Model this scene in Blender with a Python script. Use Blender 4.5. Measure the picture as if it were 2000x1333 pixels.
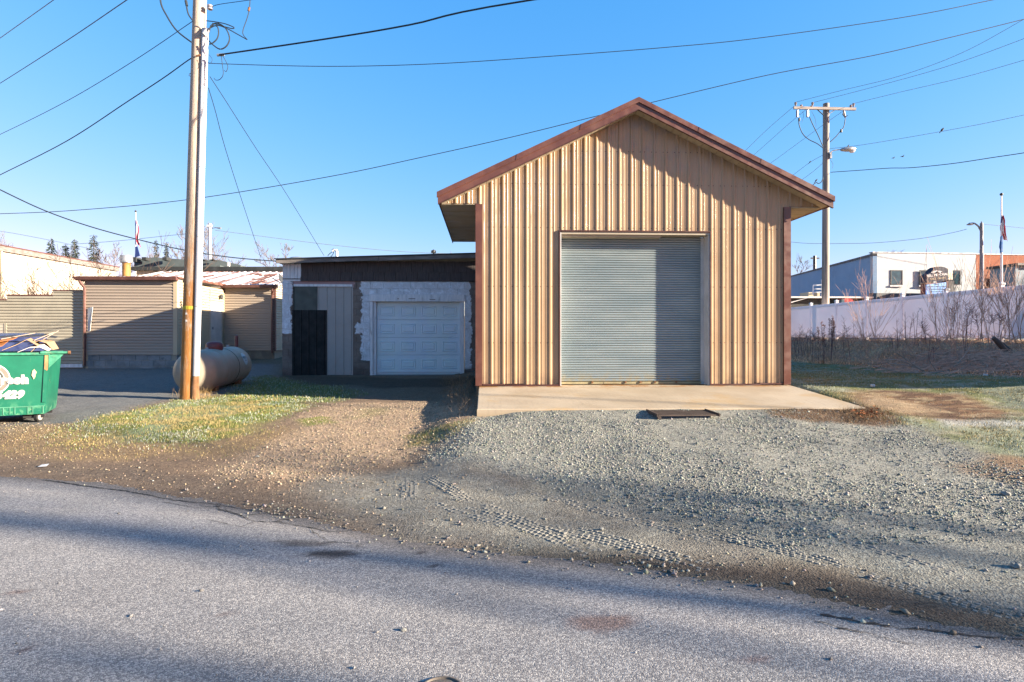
import bpy, math, random
import numpy as np
from mathutils import Vector, Matrix
random.seed(7); rng = np.random.default_rng(7)
R = math.radians
for o in list(bpy.data.objects): bpy.data.objects.remove(o)
sc = bpy.context.scene; C = sc.collection

# ---------------------------------------------------------------- camera, sky, sun, exposure
CAMZ = 1.6; F = 1150.0; YAW = math.atan(.0452); HY = 655.0
cd = bpy.data.cameras.new('camera'); cam = bpy.data.objects.new('camera', cd); C.objects.link(cam)
cd.sensor_width = 36; cd.lens = 36*F/2000; cd.shift_y = -(666.5-HY)/2000.0
cd.clip_start = .05; cd.clip_end = 3000
cam.location = (0, 0, CAMZ); cam.rotation_euler = (R(90), 0, -YAW); sc.camera = cam
sc.render.resolution_x = 1024; sc.render.resolution_y = 682

SUN_AZ = math.atan2(.961, -.276)         # clockwise from +Y
SUN_EL = math.atan(.272)
w = bpy.data.worlds.new('World'); sc.world = w; w.use_nodes = True
nt = w.node_tree; nt.nodes.clear()
wo = nt.nodes.new('ShaderNodeOutputWorld'); bg = nt.nodes.new('ShaderNodeBackground')
sky = nt.nodes.new('ShaderNodeTexSky'); sky.sky_type = 'NISHITA'; sky.sun_disc = False
sky.sun_elevation = SUN_EL; sky.sun_rotation = SUN_AZ
sky.altitude = 250; sky.air_density = 1.0; sky.dust_density = .25; sky.ozone_density = 3.2
sx = nt.nodes.new('ShaderNodeSeparateColor'); cx_ = nt.nodes.new('ShaderNodeCombineColor'); nt.links.new(sky.outputs[0], sx.inputs[0])
for k_, (a_, p_) in enumerate(((.50, 1.35), (.98, .61), (1.95, .32))):      # camera-like colour response for the clear sky
    pw = nt.nodes.new('ShaderNodeMath'); pw.operation = 'POWER'; pw.inputs[1].default_value = p_; nt.links.new(sx.outputs[k_], pw.inputs[0])
    ml = nt.nodes.new('ShaderNodeMath'); ml.operation = 'MULTIPLY'; ml.inputs[1].default_value = a_; nt.links.new(pw.outputs[0], ml.inputs[0]); nt.links.new(ml.outputs[0], cx_.inputs[k_])
nt.links.new(cx_.outputs[0], bg.inputs[0]); nt.links.new(bg.outputs[0], wo.inputs[0])
bg.inputs[1].default_value = .075
sl = bpy.data.lights.new('sun', 'SUN'); so = bpy.data.objects.new('sun', sl); C.objects.link(so)
sl.energy = 5.0; sl.angle = R(.53); sl.color = (1, .86, .68)
sd = Vector((-.961*math.cos(SUN_EL), .276*math.cos(SUN_EL), -math.sin(SUN_EL)))
so.rotation_euler = sd.to_track_quat('-Z', 'Y').to_euler(); so.location = (40, -12, 12)
sc.view_settings.view_transform = 'Standard'; sc.view_settings.look = 'None'
sc.view_settings.gamma = 1; sc.view_settings.use_curve_mapping = False
sc.view_settings.exposure = 2.35

# ---------------------------------------------------------------- measuring helpers
st, ct = math.sin(YAW), math.cos(YAW)
def wp(px, py, Y):                       # world point on the plane y = Y that the photo shows at (px, py)
    c = (px-1000)/F; v = (HY-py)/F; t = Y/(ct-c*st)
    return Vector(((st+c*ct)*t, Y, CAMZ+v*t))
def wx(px, Y): return wp(px, HY, Y).x
def wz(px, py, Y): return wp(px, py, Y).z

# ---------------------------------------------------------------- noise
def _h(ix, iy, s):
    n = (ix.astype(np.int64)*374761393 + iy.astype(np.int64)*668265263 + s*1442695041) & 0xffffffff
    n = ((n ^ (n >> 13))*1274126177) & 0xffffffff
    return ((n ^ (n >> 16)) & 0xffff)/65535.0
def vn(x, y, s=0):
    x = np.asarray(x, float); y = np.asarray(y, float)
    ix = np.floor(x); iy = np.floor(y); fx = x-ix; fy = y-iy
    fx = fx*fx*(3-2*fx); fy = fy*fy*(3-2*fy)
    a = _h(ix, iy, s); b = _h(ix+1, iy, s); c = _h(ix, iy+1, s); d = _h(ix+1, iy+1, s)
    return a*(1-fx)*(1-fy)+b*fx*(1-fy)+c*(1-fx)*fy+d*fx*fy
def fbm(x, y, sc_=1, o=4, s=0):
    r = 0; a = .5
    for k in range(o): r = r+a*vn(np.asarray(x)*sc_*2**k, np.asarray(y)*sc_*2**k, s+k*17); a *= .5
    return r/(1-.5**o)
def ss(a, b, x): t = np.clip((np.asarray(x, float)-a)/(b-a), 0, 1); return t*t*(3-2*t)

# ---------------------------------------------------------------- terrain height
_e = [wp(px, py, 1) for px, py in [(0,930),(200,945),(420,985),(600,1018),(800,1062),(1000,1085),(1200,1107),(1500,1150),(1700,1195),(2000,1250)]]
EX = []; EY = []
for q in _e:
    k = -CAMZ/(q.z-CAMZ); EX.append(q.x*k); EY.append(k)
EX = [-40]+EX+[30]; EY = [EY[0]+.33*(-EX[1]+-(-40)) * 1.0]+EY+[EY[-1]-.36*(30-EX[-1])]
def edge(x): return np.interp(x, EX, EY)
def height(x, y, fine=True):
    x = np.asarray(x, float); y = np.asarray(y, float)
    u = y-edge(x)
    # each band: interpolate between the road edge and fixed stations
    def prof(ys, zs):
        r = np.interp(y, ys, zs); e = edge(x)
        t = np.clip(u/np.maximum(ys[0]-e, .3), 0, 1)
        return np.where(y < ys[0], zs[0]*t**1.3, r)
    hd = prof([9.4,11.4,17.7,20.9,24.6,45], [.19,.29,.40,.45,.64,.9])
    hp = prof([9.1,9.5,11.45,17,30], [.43,.40,.42,.52,.7])
    hl = prof([9.1,11.45,16,30], [.43,.60,.60,.56]) + .12*ss(7,10.5,x)*np.exp(-((y-10.4)/2.6)**2)
    a = ss(-1.15, -.12, x)
    # keep the pad's west flank lower near the slab's front corner
    h = hd*(1-a)+hp*a
    b = ss(5.9, 6.35, x)
    h = h*(1-b)+hl*b
    h = h - .08*np.exp(-((x+.1)/.5)**2-((y-9.0)/.45)**2)
    bank = ss(11.6, 16.3, x)*ss(6, 10, y)
    h = h*(1-bank)+1.34*bank
    far = ss(40, 70, np.hypot(x, y)); h = h*(1-far)+1.2*far
    if fine:
        rough = .022*ss(.0, .8, u)
        h = h+rough*(fbm(x, y, 1.6, 4, 3)-.5)*2 + ss(.2,1,u)*.012*(fbm(x, y, 7, 2, 9)-.5)
        h = h+ss(6.5,8,x)*(1-bank)*.10*(fbm(x, y, .7, 3, 31)-.5)
        h = h-.05*np.exp(-(((x-9.2)/1.6)**2+((y-9.5)/.35)**2))*ss(6.5,7.5,x)
    h = np.where(u < 0, -.05+np.maximum(0, .05+u*.12*0), h) + np.where((u < .25) & (u > -.35), .012*(fbm(x,y,5,3,5)-.35), 0)
    h = np.where(u < 0, np.where(u > -.35, -.004+.030*(fbm(x,y,3.5,4,6)-.55)+.16*np.minimum(0,u), -.06), h)
    inside = (x > -.3) & (x < 6.1) & (y > 9.15) & (y < 16.4)
    return np.where(inside, np.minimum(h, .39), h)
def hz(x, y): return float(height(x, y, False))
def gp(px, py):                          # the ground point seen at (px, py)
    z = .3; q = wp(px, py, 1); d = Vector((q.x, 1, q.z-CAMZ))
    for i in range(12):
        t = (z-CAMZ)/d.z; z = .5*z+.5*max(0, hz(d.x*t, t))
    t = (z-CAMZ)/d.z
    return (d.x*t, t)
def poly_mask(x, y, pix, soft=.25, nz=.35, seed=0, raw=False):
    P = np.array(pix if raw else [gp(*p) for p in pix])
    x = x+nz*(fbm(x, y, 1.7, 4, seed+50)-.5)*2; y = y+nz*(fbm(x, y, 1.7, 4, seed+90)-.5)*2
    d = np.full(x.shape, 1e9); ins = np.zeros(x.shape, bool); n = len(P)
    for i in range(n):
        x0, y0 = P[i]; x1, y1 = P[(i+1) % n]; ex, ey = x1-x0, y1-y0
        t = np.clip(((x-x0)*ex+(y-y0)*ey)/(ex*ex+ey*ey+1e-9), 0, 1)
        d = np.minimum(d, (x-x0-t*ex)**2+(y-y0-t*ey)**2)
        cnd = ((y0 > y) != (y1 > y)) & (x < ex*(y-y0)/(ey if abs(ey) > 1e-9 else 1e-9)+x0)
        ins ^= cnd
    d = np.sqrt(d)*np.where(ins, 1, -1)
    return ss(-soft, soft, d)

# ---------------------------------------------------------------- mesh and object helpers
class MB:
    def __init__(s): s.v = []; s.f = []
    def add(s, vs, fs):
        b = len(s.v); s.v += [tuple(p) for p in vs]; s.f += [tuple(b+i for i in f) for f in fs]; return s
    def box(s, x0, y0, z0, x1, y1, z1):
        return s.add([(x0,y0,z0),(x1,y0,z0),(x1,y1,z0),(x0,y1,z0),(x0,y0,z1),(x1,y0,z1),(x1,y1,z1),(x0,y1,z1)],
              [(0,3,2,1),(4,5,6,7),(0,1,5,4),(1,2,6,5),(2,3,7,6),(3,0,4,7)])
    def cbox(s, x0, y0, z0, x1, y1, z1, c=.005):       # chamfered box
        def ring(a, z): return [(x0+a,y0,z),(x1-a,y0,z),(x1,y0+a,z),(x1,y1-a,z),(x1-a,y1,z),(x0+a,y1,z),(x0,y1-a,z),(x0,y0+a,z)]
        def rin(z): return [(x0+c,y0+c,z),(x1-c,y0+c,z),(x1-c,y0+c,z),(x1-c,y1-c,z),(x1-c,y1-c,z),(x0+c,y1-c,z),(x0+c,y1-c,z),(x0+c,y0+c,z)]
        v = rin(z0)+ring(c, z0+c)+ring(c, z1-c)+rin(z1); f = []
        for k in range(3):
            for i in range(8): j = (i+1) % 8; f.append((k*8+i, k*8+j, (k+1)*8+j, (k+1)*8+i))
        f.append(tuple(range(7,-1,-1))); f.append(tuple(range(24,32)))
        return s.add(v, f)
    def hexa(s, b, t):                                 # bottom ring of 4, top ring of 4
        return s.add(list(b)+list(t), [(3,2,1,0),(4,5,6,7),(0,1,5,4),(1,2,6,5),(2,3,7,6),(3,0,4,7)])
    def prism(s, poly, y0, y1):                        # polygon of (x, z) pushed along y
        n = len(poly)
        return s.add([(x,y0,z) for x,z in poly]+[(x,y1,z) for x,z in poly],
              [tuple(range(n)), tuple(range(2*n-1,n-1,-1))]+[(i,(i+n),(i+1)%n+n,(i+1)%n) for i in range(n)])
    def prismx(s, poly, x0, x1):                       # polygon of (y, z) pushed along x
        n = len(poly)
        return s.add([(x0,y,z) for y,z in poly]+[(x1,y,z) for y,z in poly],
              [tuple(range(n)), tuple(range(2*n-1,n-1,-1))]+[(i,(i+n),(i+1)%n+n,(i+1)%n) for i in range(n)])
    def tube(s, pts, r, n=6, cap=True):
        pts = [Vector(p) for p in pts]; m = len(pts); rr = r if hasattr(r, '__len__') else [r]*m
        vs = []; up = None
        for i, p in enumerate(pts):
            t = (pts[min(i+1,m-1)]-pts[max(i-1,0)])
            if t.length < 1e-9: t = Vector((0,0,1))
            t.normalize()
            if up is None: up = Vector((1,0,0)) if abs(t.x) < .8 else Vector((0,1,0))
            a = t.cross(up)
            if a.length < 1e-6: a = t.orthogonal()
            a.normalize(); b = t.cross(a); up = -b if False else up
            for k in range(n):
                w_ = 2*math.pi*k/n; vs.append(p+(a*math.cos(w_)+b*math.sin(w_))*rr[i])
        fs = [(i*n+k, i*n+(k+1)%n, (i+1)*n+(k+1)%n, (i+1)*n+k) for i in range(m-1) for k in range(n)]
        if cap: fs += [tuple(range(n-1,-1,-1)), tuple(range((m-1)*n, m*n))]
        return s.add(vs, fs)
    def lathe(s, prof, n=24, M=None):                  # (radius, z) spun about z, then moved by M
        vs = []
        for r_, z in prof:
            for k in range(n):
                p = Vector((r_*math.cos(2*math.pi*k/n), r_*math.sin(2*math.pi*k/n), z)); vs.append(M@p if M else p)
        m = len(prof)
        fs = [(i*n+k, i*n+(k+1)%n, (i+1)*n+(k+1)%n, (i+1)*n+k) for i in range(m-1) for k in range(n)]
        fs += [tuple(range(n-1,-1,-1)), tuple(range((m-1)*n, m*n))]
        return s.add(vs, fs)
    def mesh(s, name, mat, off=(0,0,0), smooth=False):
        me = bpy.data.meshes.new(name)
        me.from_pydata([(a-off[0], b-off[1], c-off[2]) for a,b,c in s.v], [], s.f)
        if mat: me.materials.append(mat)
        if smooth:
            me.shade_smooth()
            try: me.set_sharp_from_angle(angle=R(38))
            except Exception: pass
        me.update(); return me
OFF = {}
def tag(o, label=None, cat=None, group=None, kind=None):
    if label: o['label'] = label
    if cat: o['category'] = cat
    if group: o['group'] = group
    if kind: o['kind'] = kind
    return o
def thing(name, label, cat, loc=(0,0,0), group=None, rz=0):
    o = bpy.data.objects.new(name, None); C.objects.link(o); o.location = loc; o.rotation_euler = (0,0,rz)
    o.empty_display_size = .3; OFF[o.name] = tuple(loc) if rz == 0 else (0,0,0)
    return tag(o, label, cat, group)
def part(name, mb, mat, parent, smooth=False, label=None, kind=None):
    off = OFF[parent.name]; o = bpy.data.objects.new(name, mb.mesh(name, mat, off, smooth)); C.objects.link(o)
    o.parent = parent; OFF[o.name] = off
    return tag(o, label, kind=kind)
def solo(name, mb, mat, label, cat, loc=(0,0,0), group=None, smooth=False, kind=None):
    o = bpy.data.objects.new(name, mb.mesh(name, mat, loc, smooth)); C.objects.link(o); o.location = loc
    return tag(o, label, cat, group, kind)
def setting(name, mb, mat, smooth=False, kind='structure'):
    o = bpy.data.objects.new(name, mb.mesh(name, mat, (0,0,0), smooth)); C.objects.link(o); o['kind'] = kind; OFF[o.name] = (0,0,0)
    return o
def inst(name, me, parent, loc, rot=(0,0,0), scale=(1,1,1), mat=None):
    o = bpy.data.objects.new(name, me); C.objects.link(o); o.parent = parent
    f_ = OFF[parent.name]; o.location = (loc[0]-f_[0], loc[1]-f_[1], loc[2]-f_[2]); o.rotation_euler = rot; o.scale = scale; OFF[o.name] = (0,0,0)
    return o
def np_obj(name, V, Fq, mat, col=None, kind=None, smooth=False):
    V = np.asarray(V, np.float32); Fq = np.asarray(Fq, np.int32); k = Fq.shape[1]
    me = bpy.data.meshes.new(name); me.vertices.add(len(V)); me.vertices.foreach_set('co', V.ravel())
    me.loops.add(Fq.size); me.loops.foreach_set('vertex_index', Fq.ravel())
    me.polygons.add(len(Fq)); me.polygons.foreach_set('loop_start', np.arange(0, Fq.size, k, dtype=np.int32))
    me.polygons.foreach_set('loop_total', np.full(len(Fq), k, np.int32))
    me.update(calc_edges=True)
    if col is not None:
        a = me.attributes.new('Col', 'FLOAT_COLOR', 'POINT')
        a.data.foreach_set('color', np.hstack([col, np.ones((len(col),1))]).astype(np.float32).ravel())
    me.materials.append(mat)
    if smooth: me.shade_smooth()
    o = bpy.data.objects.new(name, me); C.objects.link(o); OFF[o.name] = (0,0,0)
    if kind: o['kind'] = kind
    return o

# ---------------------------------------------------------------- materials
ALB = .66
class NG:
    def __init__(s, name):
        s.m = bpy.data.materials.new(name); s.m.use_nodes = True; s.t = s.m.node_tree; s.t.nodes.clear()
        s.o = s.n('ShaderNodeOutputMaterial'); s.b = s.n('ShaderNodeBsdfPrincipled'); s.t.links.new(s.b.outputs[0], s.o.inputs[0])
        s.geo = s.n('ShaderNodeNewGeometry'); s.tc = s.n('ShaderNodeTexCoord')
    def n(s, t): return s.t.nodes.new(t)
    def l(s, a, b): s.t.links.new(a, b)
    def put(s, inp, v):
        if hasattr(v, 'is_output') or isinstance(v, bpy.types.NodeSocket): s.l(v, inp)
        else: inp.default_value = v
    def P(s): return s.geo.outputs['Position']
    def scale(s, v, xyz):
        m = s.n('ShaderNodeVectorMath'); m.operation = 'MULTIPLY'; s.put(m.inputs[0], v); m.inputs[1].default_value = xyz; return m.outputs[0]
    def noise(s, scale, detail=4, vec=None, rough=.55, dist=0):
        q = s.n('ShaderNodeTexNoise'); q.inputs['Scale'].default_value = scale; q.inputs['Detail'].default_value = detail
        q.inputs['Roughness'].default_value = rough; q.inputs['Distortion'].default_value = dist
        s.l(vec if vec else s.P(), q.inputs['Vector']); return q.outputs[0]
    def voro(s, scale, vec=None, out='Distance'):
        q = s.n('ShaderNodeTexVoronoi'); q.inputs['Scale'].default_value = scale; s.l(vec if vec else s.P(), q.inputs['Vector']); return q.outputs[out]
    def ramp(s, f, a, b, ca=0., cb=1.):
        q = s.n('ShaderNodeMapRange'); q.interpolation_type = 'SMOOTHSTEP'; s.put(q.inputs[0], f)
        for i, v in enumerate((a,b,ca,cb)): q.inputs[i+1].default_value = v
        return q.outputs[0]
    def mix(s, f, a, b, mode='MIX'):
        q = s.n('ShaderNodeMix'); q.data_type = 'RGBA'; q.blend_type = mode
        s.put(q.inputs[0], f)
        for i, v in ((6,a),(7,b)):
            if isinstance(v, tuple) and len(v) == 3: v = v+(1,)
            s.put(q.inputs[i], v)
        return q.outputs[2]
    def math(s, op, a, b=0., clamp=False):
        q = s.n('ShaderNodeMath'); q.operation = op; q.use_clamp = clamp; s.put(q.inputs[0], a); s.put(q.inputs[1], b); return q.outputs[0]
    def sep(s, v):
        q = s.n('ShaderNodeSeparateXYZ'); s.l(v, q.inputs[0]); return q.outputs
    def bump(s, h, strength=.4, dist=.01):
        q = s.n('ShaderNodeBump'); q.inputs['Strength'].default_value = strength; q.inputs['Distance'].default_value = dist
        s.l(h, q.inputs['Height']); s.l(q.outputs[0], s.b.inputs['Normal'])
    def done(s, col=None, rough=.7, metal=0., spec=.4):
        if col is not None:
            if isinstance(col, tuple): col = tuple(c*ALB for c in col[:3])
            else: col = s.mix(1, col, (ALB, ALB, ALB), 'MULTIPLY')
            if isinstance(col, tuple): s.b.inputs['Base Color'].default_value = col+(1,) if len(col) == 3 else col
            else: s.l(col, s.b.inputs['Base Color'])
        s.put(s.b.inputs['Roughness'], rough); s.b.inputs['Metallic'].default_value = metal
        s.b.inputs['Specular IOR Level'].default_value = spec
        return s.m
def wear(name, col, rough=.6, var=.25, sc_=2.5, dirt=(.12,.09,.06), dirt_amt=.25, fine=.15, bump=.15, metal=0., spec=.4, bscale=60, bdist=.004, stretch=(1,1,1)):
    g = NG(name); v = g.scale(g.P(), stretch)
    lo = tuple(c*(1-var) for c in col); hi = tuple(min(1, c*(1+var*.6)) for c in col)
    c = g.mix(g.ramp(g.noise(sc_, 5, v), .3, .7), lo, hi)
    c = g.mix(g.ramp(g.noise(sc_*.7, 6, v, .7), .52, .78, 0, dirt_amt), c, dirt)
    c = g.mix(g.ramp(g.noise(bscale*.8, 3, v), .35, .7, 0, fine), c, tuple(x*.5 for x in col))
    g.bump(g.noise(bscale, 4, v), bump, bdist)
    return g.done(c, g.ramp(g.noise(sc_*2, 3, v), .3, .7, max(.02, rough-.12), min(1, rough+.12)), metal, spec)

def m_ground():
    g = NG('ground_mix'); a = g.n('ShaderNodeAttribute'); a.attribute_name = 'Col'
    n1 = g.noise(38, 6, rough=.7); n2 = g.noise(9, 5); vo = g.voro(70); n3 = g.noise(160, 2)
    c = g.mix(g.ramp(n1, .32, .68), g.mix(1, a.outputs[0], (.52,.50,.50), 'MULTIPLY'), g.mix(1, a.outputs[0], (1.42,1.42,1.4), 'MULTIPLY'))
    c = g.mix(g.ramp(n2, .35, .7, 0, .35), c, g.mix(1, a.outputs[0], (.62,.58,.55), 'MULTIPLY'))
    c = g.mix(g.ramp(n3, .62, .8, 0, .5), c, g.mix(1, a.outputs[0], (1.9,1.85,1.8), 'MULTIPLY'))
    h = g.math('ADD', g.math('MULTIPLY', n1, .8), g.math('MULTIPLY', vo, .5))
    g.bump(g.math('ADD', h, g.math('MULTIPLY', n3, .3)), .75, .022)
    return g.done(c, .95, 0, .15)
def m_asphalt():
    g = NG('asphalt_road'); a = g.n('ShaderNodeAttribute'); a.attribute_name = 'Col'
    vc = g.voro(125, out='Color'); s_ = g.sep(vc)[0]; n1 = g.noise(210, 3); n2 = g.noise(1.3, 5); vd = g.voro(125)
    c = g.mix(g.ramp(s_, .25, .95), g.mix(1, a.outputs[0], (.55,.55,.57), 'MULTIPLY'), g.mix(1, a.outputs[0], (1.4,1.37,1.32), 'MULTIPLY'))
    c = g.mix(g.ramp(n1, .40, .62, 0, .55), g.mix(1, c, (.45,.45,.48), 'MULTIPLY'), c)
    c = g.mix(g.ramp(n1, .3, .46, .75, 0), c, g.mix(1, a.outputs[0], (.30,.31,.36), 'MULTIPLY'))
    c = g.mix(g.ramp(n2, .3, .7, 0, .3), c, g.mix(1, c, (.78,.76,.76), 'MULTIPLY'))
    g.bump(g.math('ADD', g.math('MULTIPLY', vd, -1.0), n1), .5, .005)
    return g.done(c, .9, 0, .25)
def m_col(name, rough=.9, nscale=40, amt=.4, spec=.2, bump=.3):
    g = NG(name); a = g.n('ShaderNodeAttribute'); a.attribute_name = 'Col'
    c = g.mix(g.ramp(g.noise(nscale, 3), .3, .7, 0, amt), a.outputs[0], g.mix(1, a.outputs[0], (.55,.55,.55), 'MULTIPLY'))
    g.bump(g.noise(nscale*2, 2), bump, .004); return g.done(c, rough, 0, spec)
def m_blockwall():
    g = NG('painted_block'); p = g.sep(g.P()); n = g.noise(5.5, 5, rough=.65); nn = g.math('MULTIPLY', g.math('SUBTRACT', n, .5), .34)
    x = g.math('ADD', p[0], nn); z = g.math('ADD', p[2], g.math('MULTIPLY', nn, .8))
    Y = 17.75
    def bx_(px0, px1, py0, py1):
        x0, x1 = wx(px0, Y), wx(px1, Y); z0, z1 = wz(px0, py1, Y), wz(px0, py0, Y)
        a = g.math('MULTIPLY', g.ramp(x, x0-.01, x0+.01), g.ramp(x, x1-.01, x1+.01, 1, 0))
        b = g.math('MULTIPLY', g.ramp(z, z0-.01, z0+.01), g.ramp(z, z1-.01, z1+.01, 1, 0)); return g.math('MULTIPLY', a, b)
    m = g.math('MAXIMUM', bx_(540,570,546,652), bx_(706,918,546,600))
    m = g.math('MAXIMUM', m, bx_(706,733,590,704)); m = g.math('MAXIMUM', m, bx_(893,920,590,722)); m = g.math('MAXIMUM', m, bx_(694,708,632,652))
    pk = bx_(571,692,546,562)
    worn = g.ramp(g.noise(14, 6, rough=.7), .44, .56); m2 = g.math('MULTIPLY', m, g.math('MAXIMUM', worn, .72))
    bare = g.mix(g.ramp(g.noise(2.2, 5), .35, .65), (.20,.16,.135), (.33,.27,.23)); bare = g.mix(g.ramp(g.noise(90, 3), .4, .65, 0, .5), bare, (.12,.10,.09))
    wt = g.mix(g.ramp(g.noise(7, 5), .4, .7), (.98,1.06,1.14), (.80,.85,.90))
    c = g.mix(m2, bare, wt); c = g.mix(g.math('MULTIPLY', pk, .8), c, (.52,.33,.33))
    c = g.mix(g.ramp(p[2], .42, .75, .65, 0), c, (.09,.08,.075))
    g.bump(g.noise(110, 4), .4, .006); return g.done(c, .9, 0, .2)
def m_pole(name, base, dark, worn, seamscale=1):
    g = NG(name); v = g.scale(g.P(), (9, 9, .35)); n = g.noise(6, 6, v, .7); v2 = g.scale(g.P(), (30, 30, 1.2)); n2 = g.noise(5, 5, v2, .7)
    v3 = g.scale(g.P(), (5, 5, .9)); z = g.sep(g.P())[2]
    c = g.mix(g.ramp(n2, .3, .7), dark, base)
    low = g.math('MULTIPLY', g.ramp(z, 2.0, 4.8, 1, 0), g.ramp(g.noise(1.6, 6, v3, .75), .42, .54))
    low = g.math('MAXIMUM', low, g.math('MULTIPLY', g.ramp(z, .6, 2.4, 1, 0), .85)); c = g.mix(g.math('MULTIPLY', g.ramp(n, .56, .62), g.ramp(z, 2.0, 6.0, .8, .0)), c, (.30,.15,.06))
    c = g.mix(low, c, g.mix(g.ramp(n, .3, .7), worn, tuple(x*1.6 for x in worn)))
    c = g.mix(g.ramp(g.noise(3, 5, v2), .60, .66, 0, .7), c, tuple(x*.4 for x in dark))
    g.bump(g.math('ADD', n2, n), .6, .012); return g.done(c, .85, 0, .2)
def m_roof_snow():
    g = NG('rusty_snowy_roof'); n = g.noise(1.1, 5, g.scale(g.P(), (1,.5,1)), .6); s_ = g.ramp(n, .40, .47)
    w_ = g.n('ShaderNodeTexWave'); w_.inputs['Scale'].default_value = 2.4; g.l(g.scale(g.P(), (1,-.8,0)), w_.inputs['Vector']); w_.inputs['Distortion'].default_value = 1.2
    s_ = g.math('MULTIPLY', s_, g.ramp(w_.outputs[1], .05, .35))
    rust = g.mix(g.ramp(g.noise(6, 5), .3, .7), (.13,.05,.035), (.24,.12,.09))
    g.bump(g.noise(12, 4), .4, .03); return g.done(g.mix(s_, rust, (.80,.78,.80)), .8, 0, .2)
def m_brick():
    g = NG('far_brick'); b = g.n('ShaderNodeTexBrick'); b.inputs['Scale'].default_value = 4.2
    b.inputs['Color1'].default_value = (.42,.13,.06,1); b.inputs['Color2'].default_value = (.34,.10,.05,1); b.inputs['Mortar'].default_value = (.45,.30,.22,1)
    b.inputs['Mortar Size'].default_value = .014
    s_ = g.sep(g.P()); cb = g.n('ShaderNodeCombineXYZ'); g.l(g.math('ADD', s_[0], g.math('MULTIPLY', s_[1], .5)), cb.inputs[0]); g.l(s_[2], cb.inputs[1]); g.l(cb.outputs[0], b.inputs['Vector'])
    return g.done(g.mix(g.ramp(g.noise(1, 4), .3, .7, 0, .3), b.outputs[0], (.25,.08,.05)), .9, 0, .2)
def m_glass(name, col=(.02,.05,.06)):
    g = NG(name); return g.done(g.mix(g.ramp(g.noise(1.5, 3), .3, .7), col, tuple(x*2.5 for x in col)), .12, 0, .8)
def m_concrete():
    g = NG('apron_concrete'); v = g.scale(g.P(), (1,1,1)); p = g.sep(g.P())
    w_ = g.n('ShaderNodeTexWave'); w_.inputs['Scale'].default_value = 3.1; w_.inputs['Distortion'].default_value = 7; w_.inputs['Detail'].default_value = 3
    g.l(g.scale(g.P(), (1,.75,0)), w_.inputs['Vector'])
    c = g.mix(g.ramp(g.noise(1.1, 6), .3, .7), (.43,.34,.23), (.56,.46,.33))
    c = g.mix(g.math('MULTIPLY', g.ramp(w_.outputs[1], .72, 1, 0, .18), g.ramp(g.noise(1.7, 3), .42, .62)), c, (.27,.23,.18))
    c = g.mix(g.ramp(g.noise(.8, 6, rough=.7), .50, .66, 0, .6), c, (.50,.33,.14))
    c = g.mix(g.ramp(g.noise(120, 3), .4, .7, 0, .35), c, (.24,.2,.16))
    c = g.mix(g.math('MULTIPLY', g.ramp(p[1], 11.15, 11.45), g.ramp(g.noise(3, 4), .4, .6)), c, (.36,.17,.05))
    c = g.mix(g.math('MULTIPLY', g.ramp(p[2], .44, .30), .55), c, (.33,.23,.11))
    g.bump(g.noise(80, 3), .25, .006); return g.done(c, .85, 0, .25)
def m_curtain():
    g = NG('galvanised_slats'); n = g.noise(1.4, 5, g.scale(g.P(), (.5,1,2.0)))
    c = g.mix(g.ramp(n, .3, .7), (.27,.34,.36), (.38,.44,.44))
    c = g.mix(g.ramp(g.noise(2.6, 6, rough=.7), .55, .75, 0, .3), c, (.22,.26,.27))
    c = g.mix(g.math('MULTIPLY', g.ramp(g.sep(g.P())[2], .61, .95, 1, 0), g.ramp(g.noise(9, 4), .4, .6)), c, (.42,.38,.26))
    return g.done(c, .42, .35, .5)
def m_tan():
    g = NG('tan_ribbed_metal'); z = g.sep(g.P())[2]
    c = g.mix(g.ramp(g.noise(.9, 5), .3, .7), (.43,.275,.145), (.50,.335,.19))
    c = g.mix(g.ramp(g.noise(1.2, 6, g.scale(g.P(), (3,1,.5)), .6), .48, .72, 0, .35), c, (.36,.225,.13))
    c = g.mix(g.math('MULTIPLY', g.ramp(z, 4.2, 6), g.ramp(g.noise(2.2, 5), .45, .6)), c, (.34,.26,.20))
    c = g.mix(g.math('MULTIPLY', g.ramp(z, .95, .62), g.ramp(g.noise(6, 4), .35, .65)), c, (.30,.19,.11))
    c = g.mix(g.ramp(g.noise(70, 3), .5, .75, 0, .25), c, (.25,.17,.11))
    g.bump(g.noise(1.5, 3, g.scale(g.P(), (4,1,1))), .08, .02)
    return g.done(c, g.ramp(g.noise(3, 4), .3, .7, .32, .52), 0, .5)

M = {}
M['ground'] = m_ground(); M['asphalt'] = m_asphalt(); M['stone'] = m_col('loose_stone', .9, 60, .3); M['blade'] = m_col('grass_blade', .85, 5, .25, .1, 0)
M['tan'] = m_tan(); M['brown'] = wear('brown_trim_metal', (.155,.058,.038), .4, .2, 3, dirt_amt=.15, fine=.1, bump=.05, spec=.5)
M['brown2'] = wear('brown_trim_shade', (.10,.04,.03), .45, .2, 3, dirt_amt=.15, fine=.1, bump=.05)  # darker brown than the other trim
M['soffit'] = wear('cream_soffit', (.52,.45,.33), .5, .12, 2, dirt_amt=.1, fine=.05, bump=.03)
M['white'] = wear('white_painted_wood', (.68,.68,.66), .6, .12, 4, dirt_amt=.3, fine=.1)
M['curtain'] = m_curtain(); M['rust'] = wear('rusty_steel', (.26,.12,.05), .8, .4, 9, bump=.4)
M['concrete'] = m_concrete(); M['block'] = m_blockwall()
M['blockgrey'] = wear('foundation_block', (.30,.32,.33), .9, .3, 3, dirt=(.03,.035,.03), dirt_amt=.85, fine=.4, bump=.5)
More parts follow.
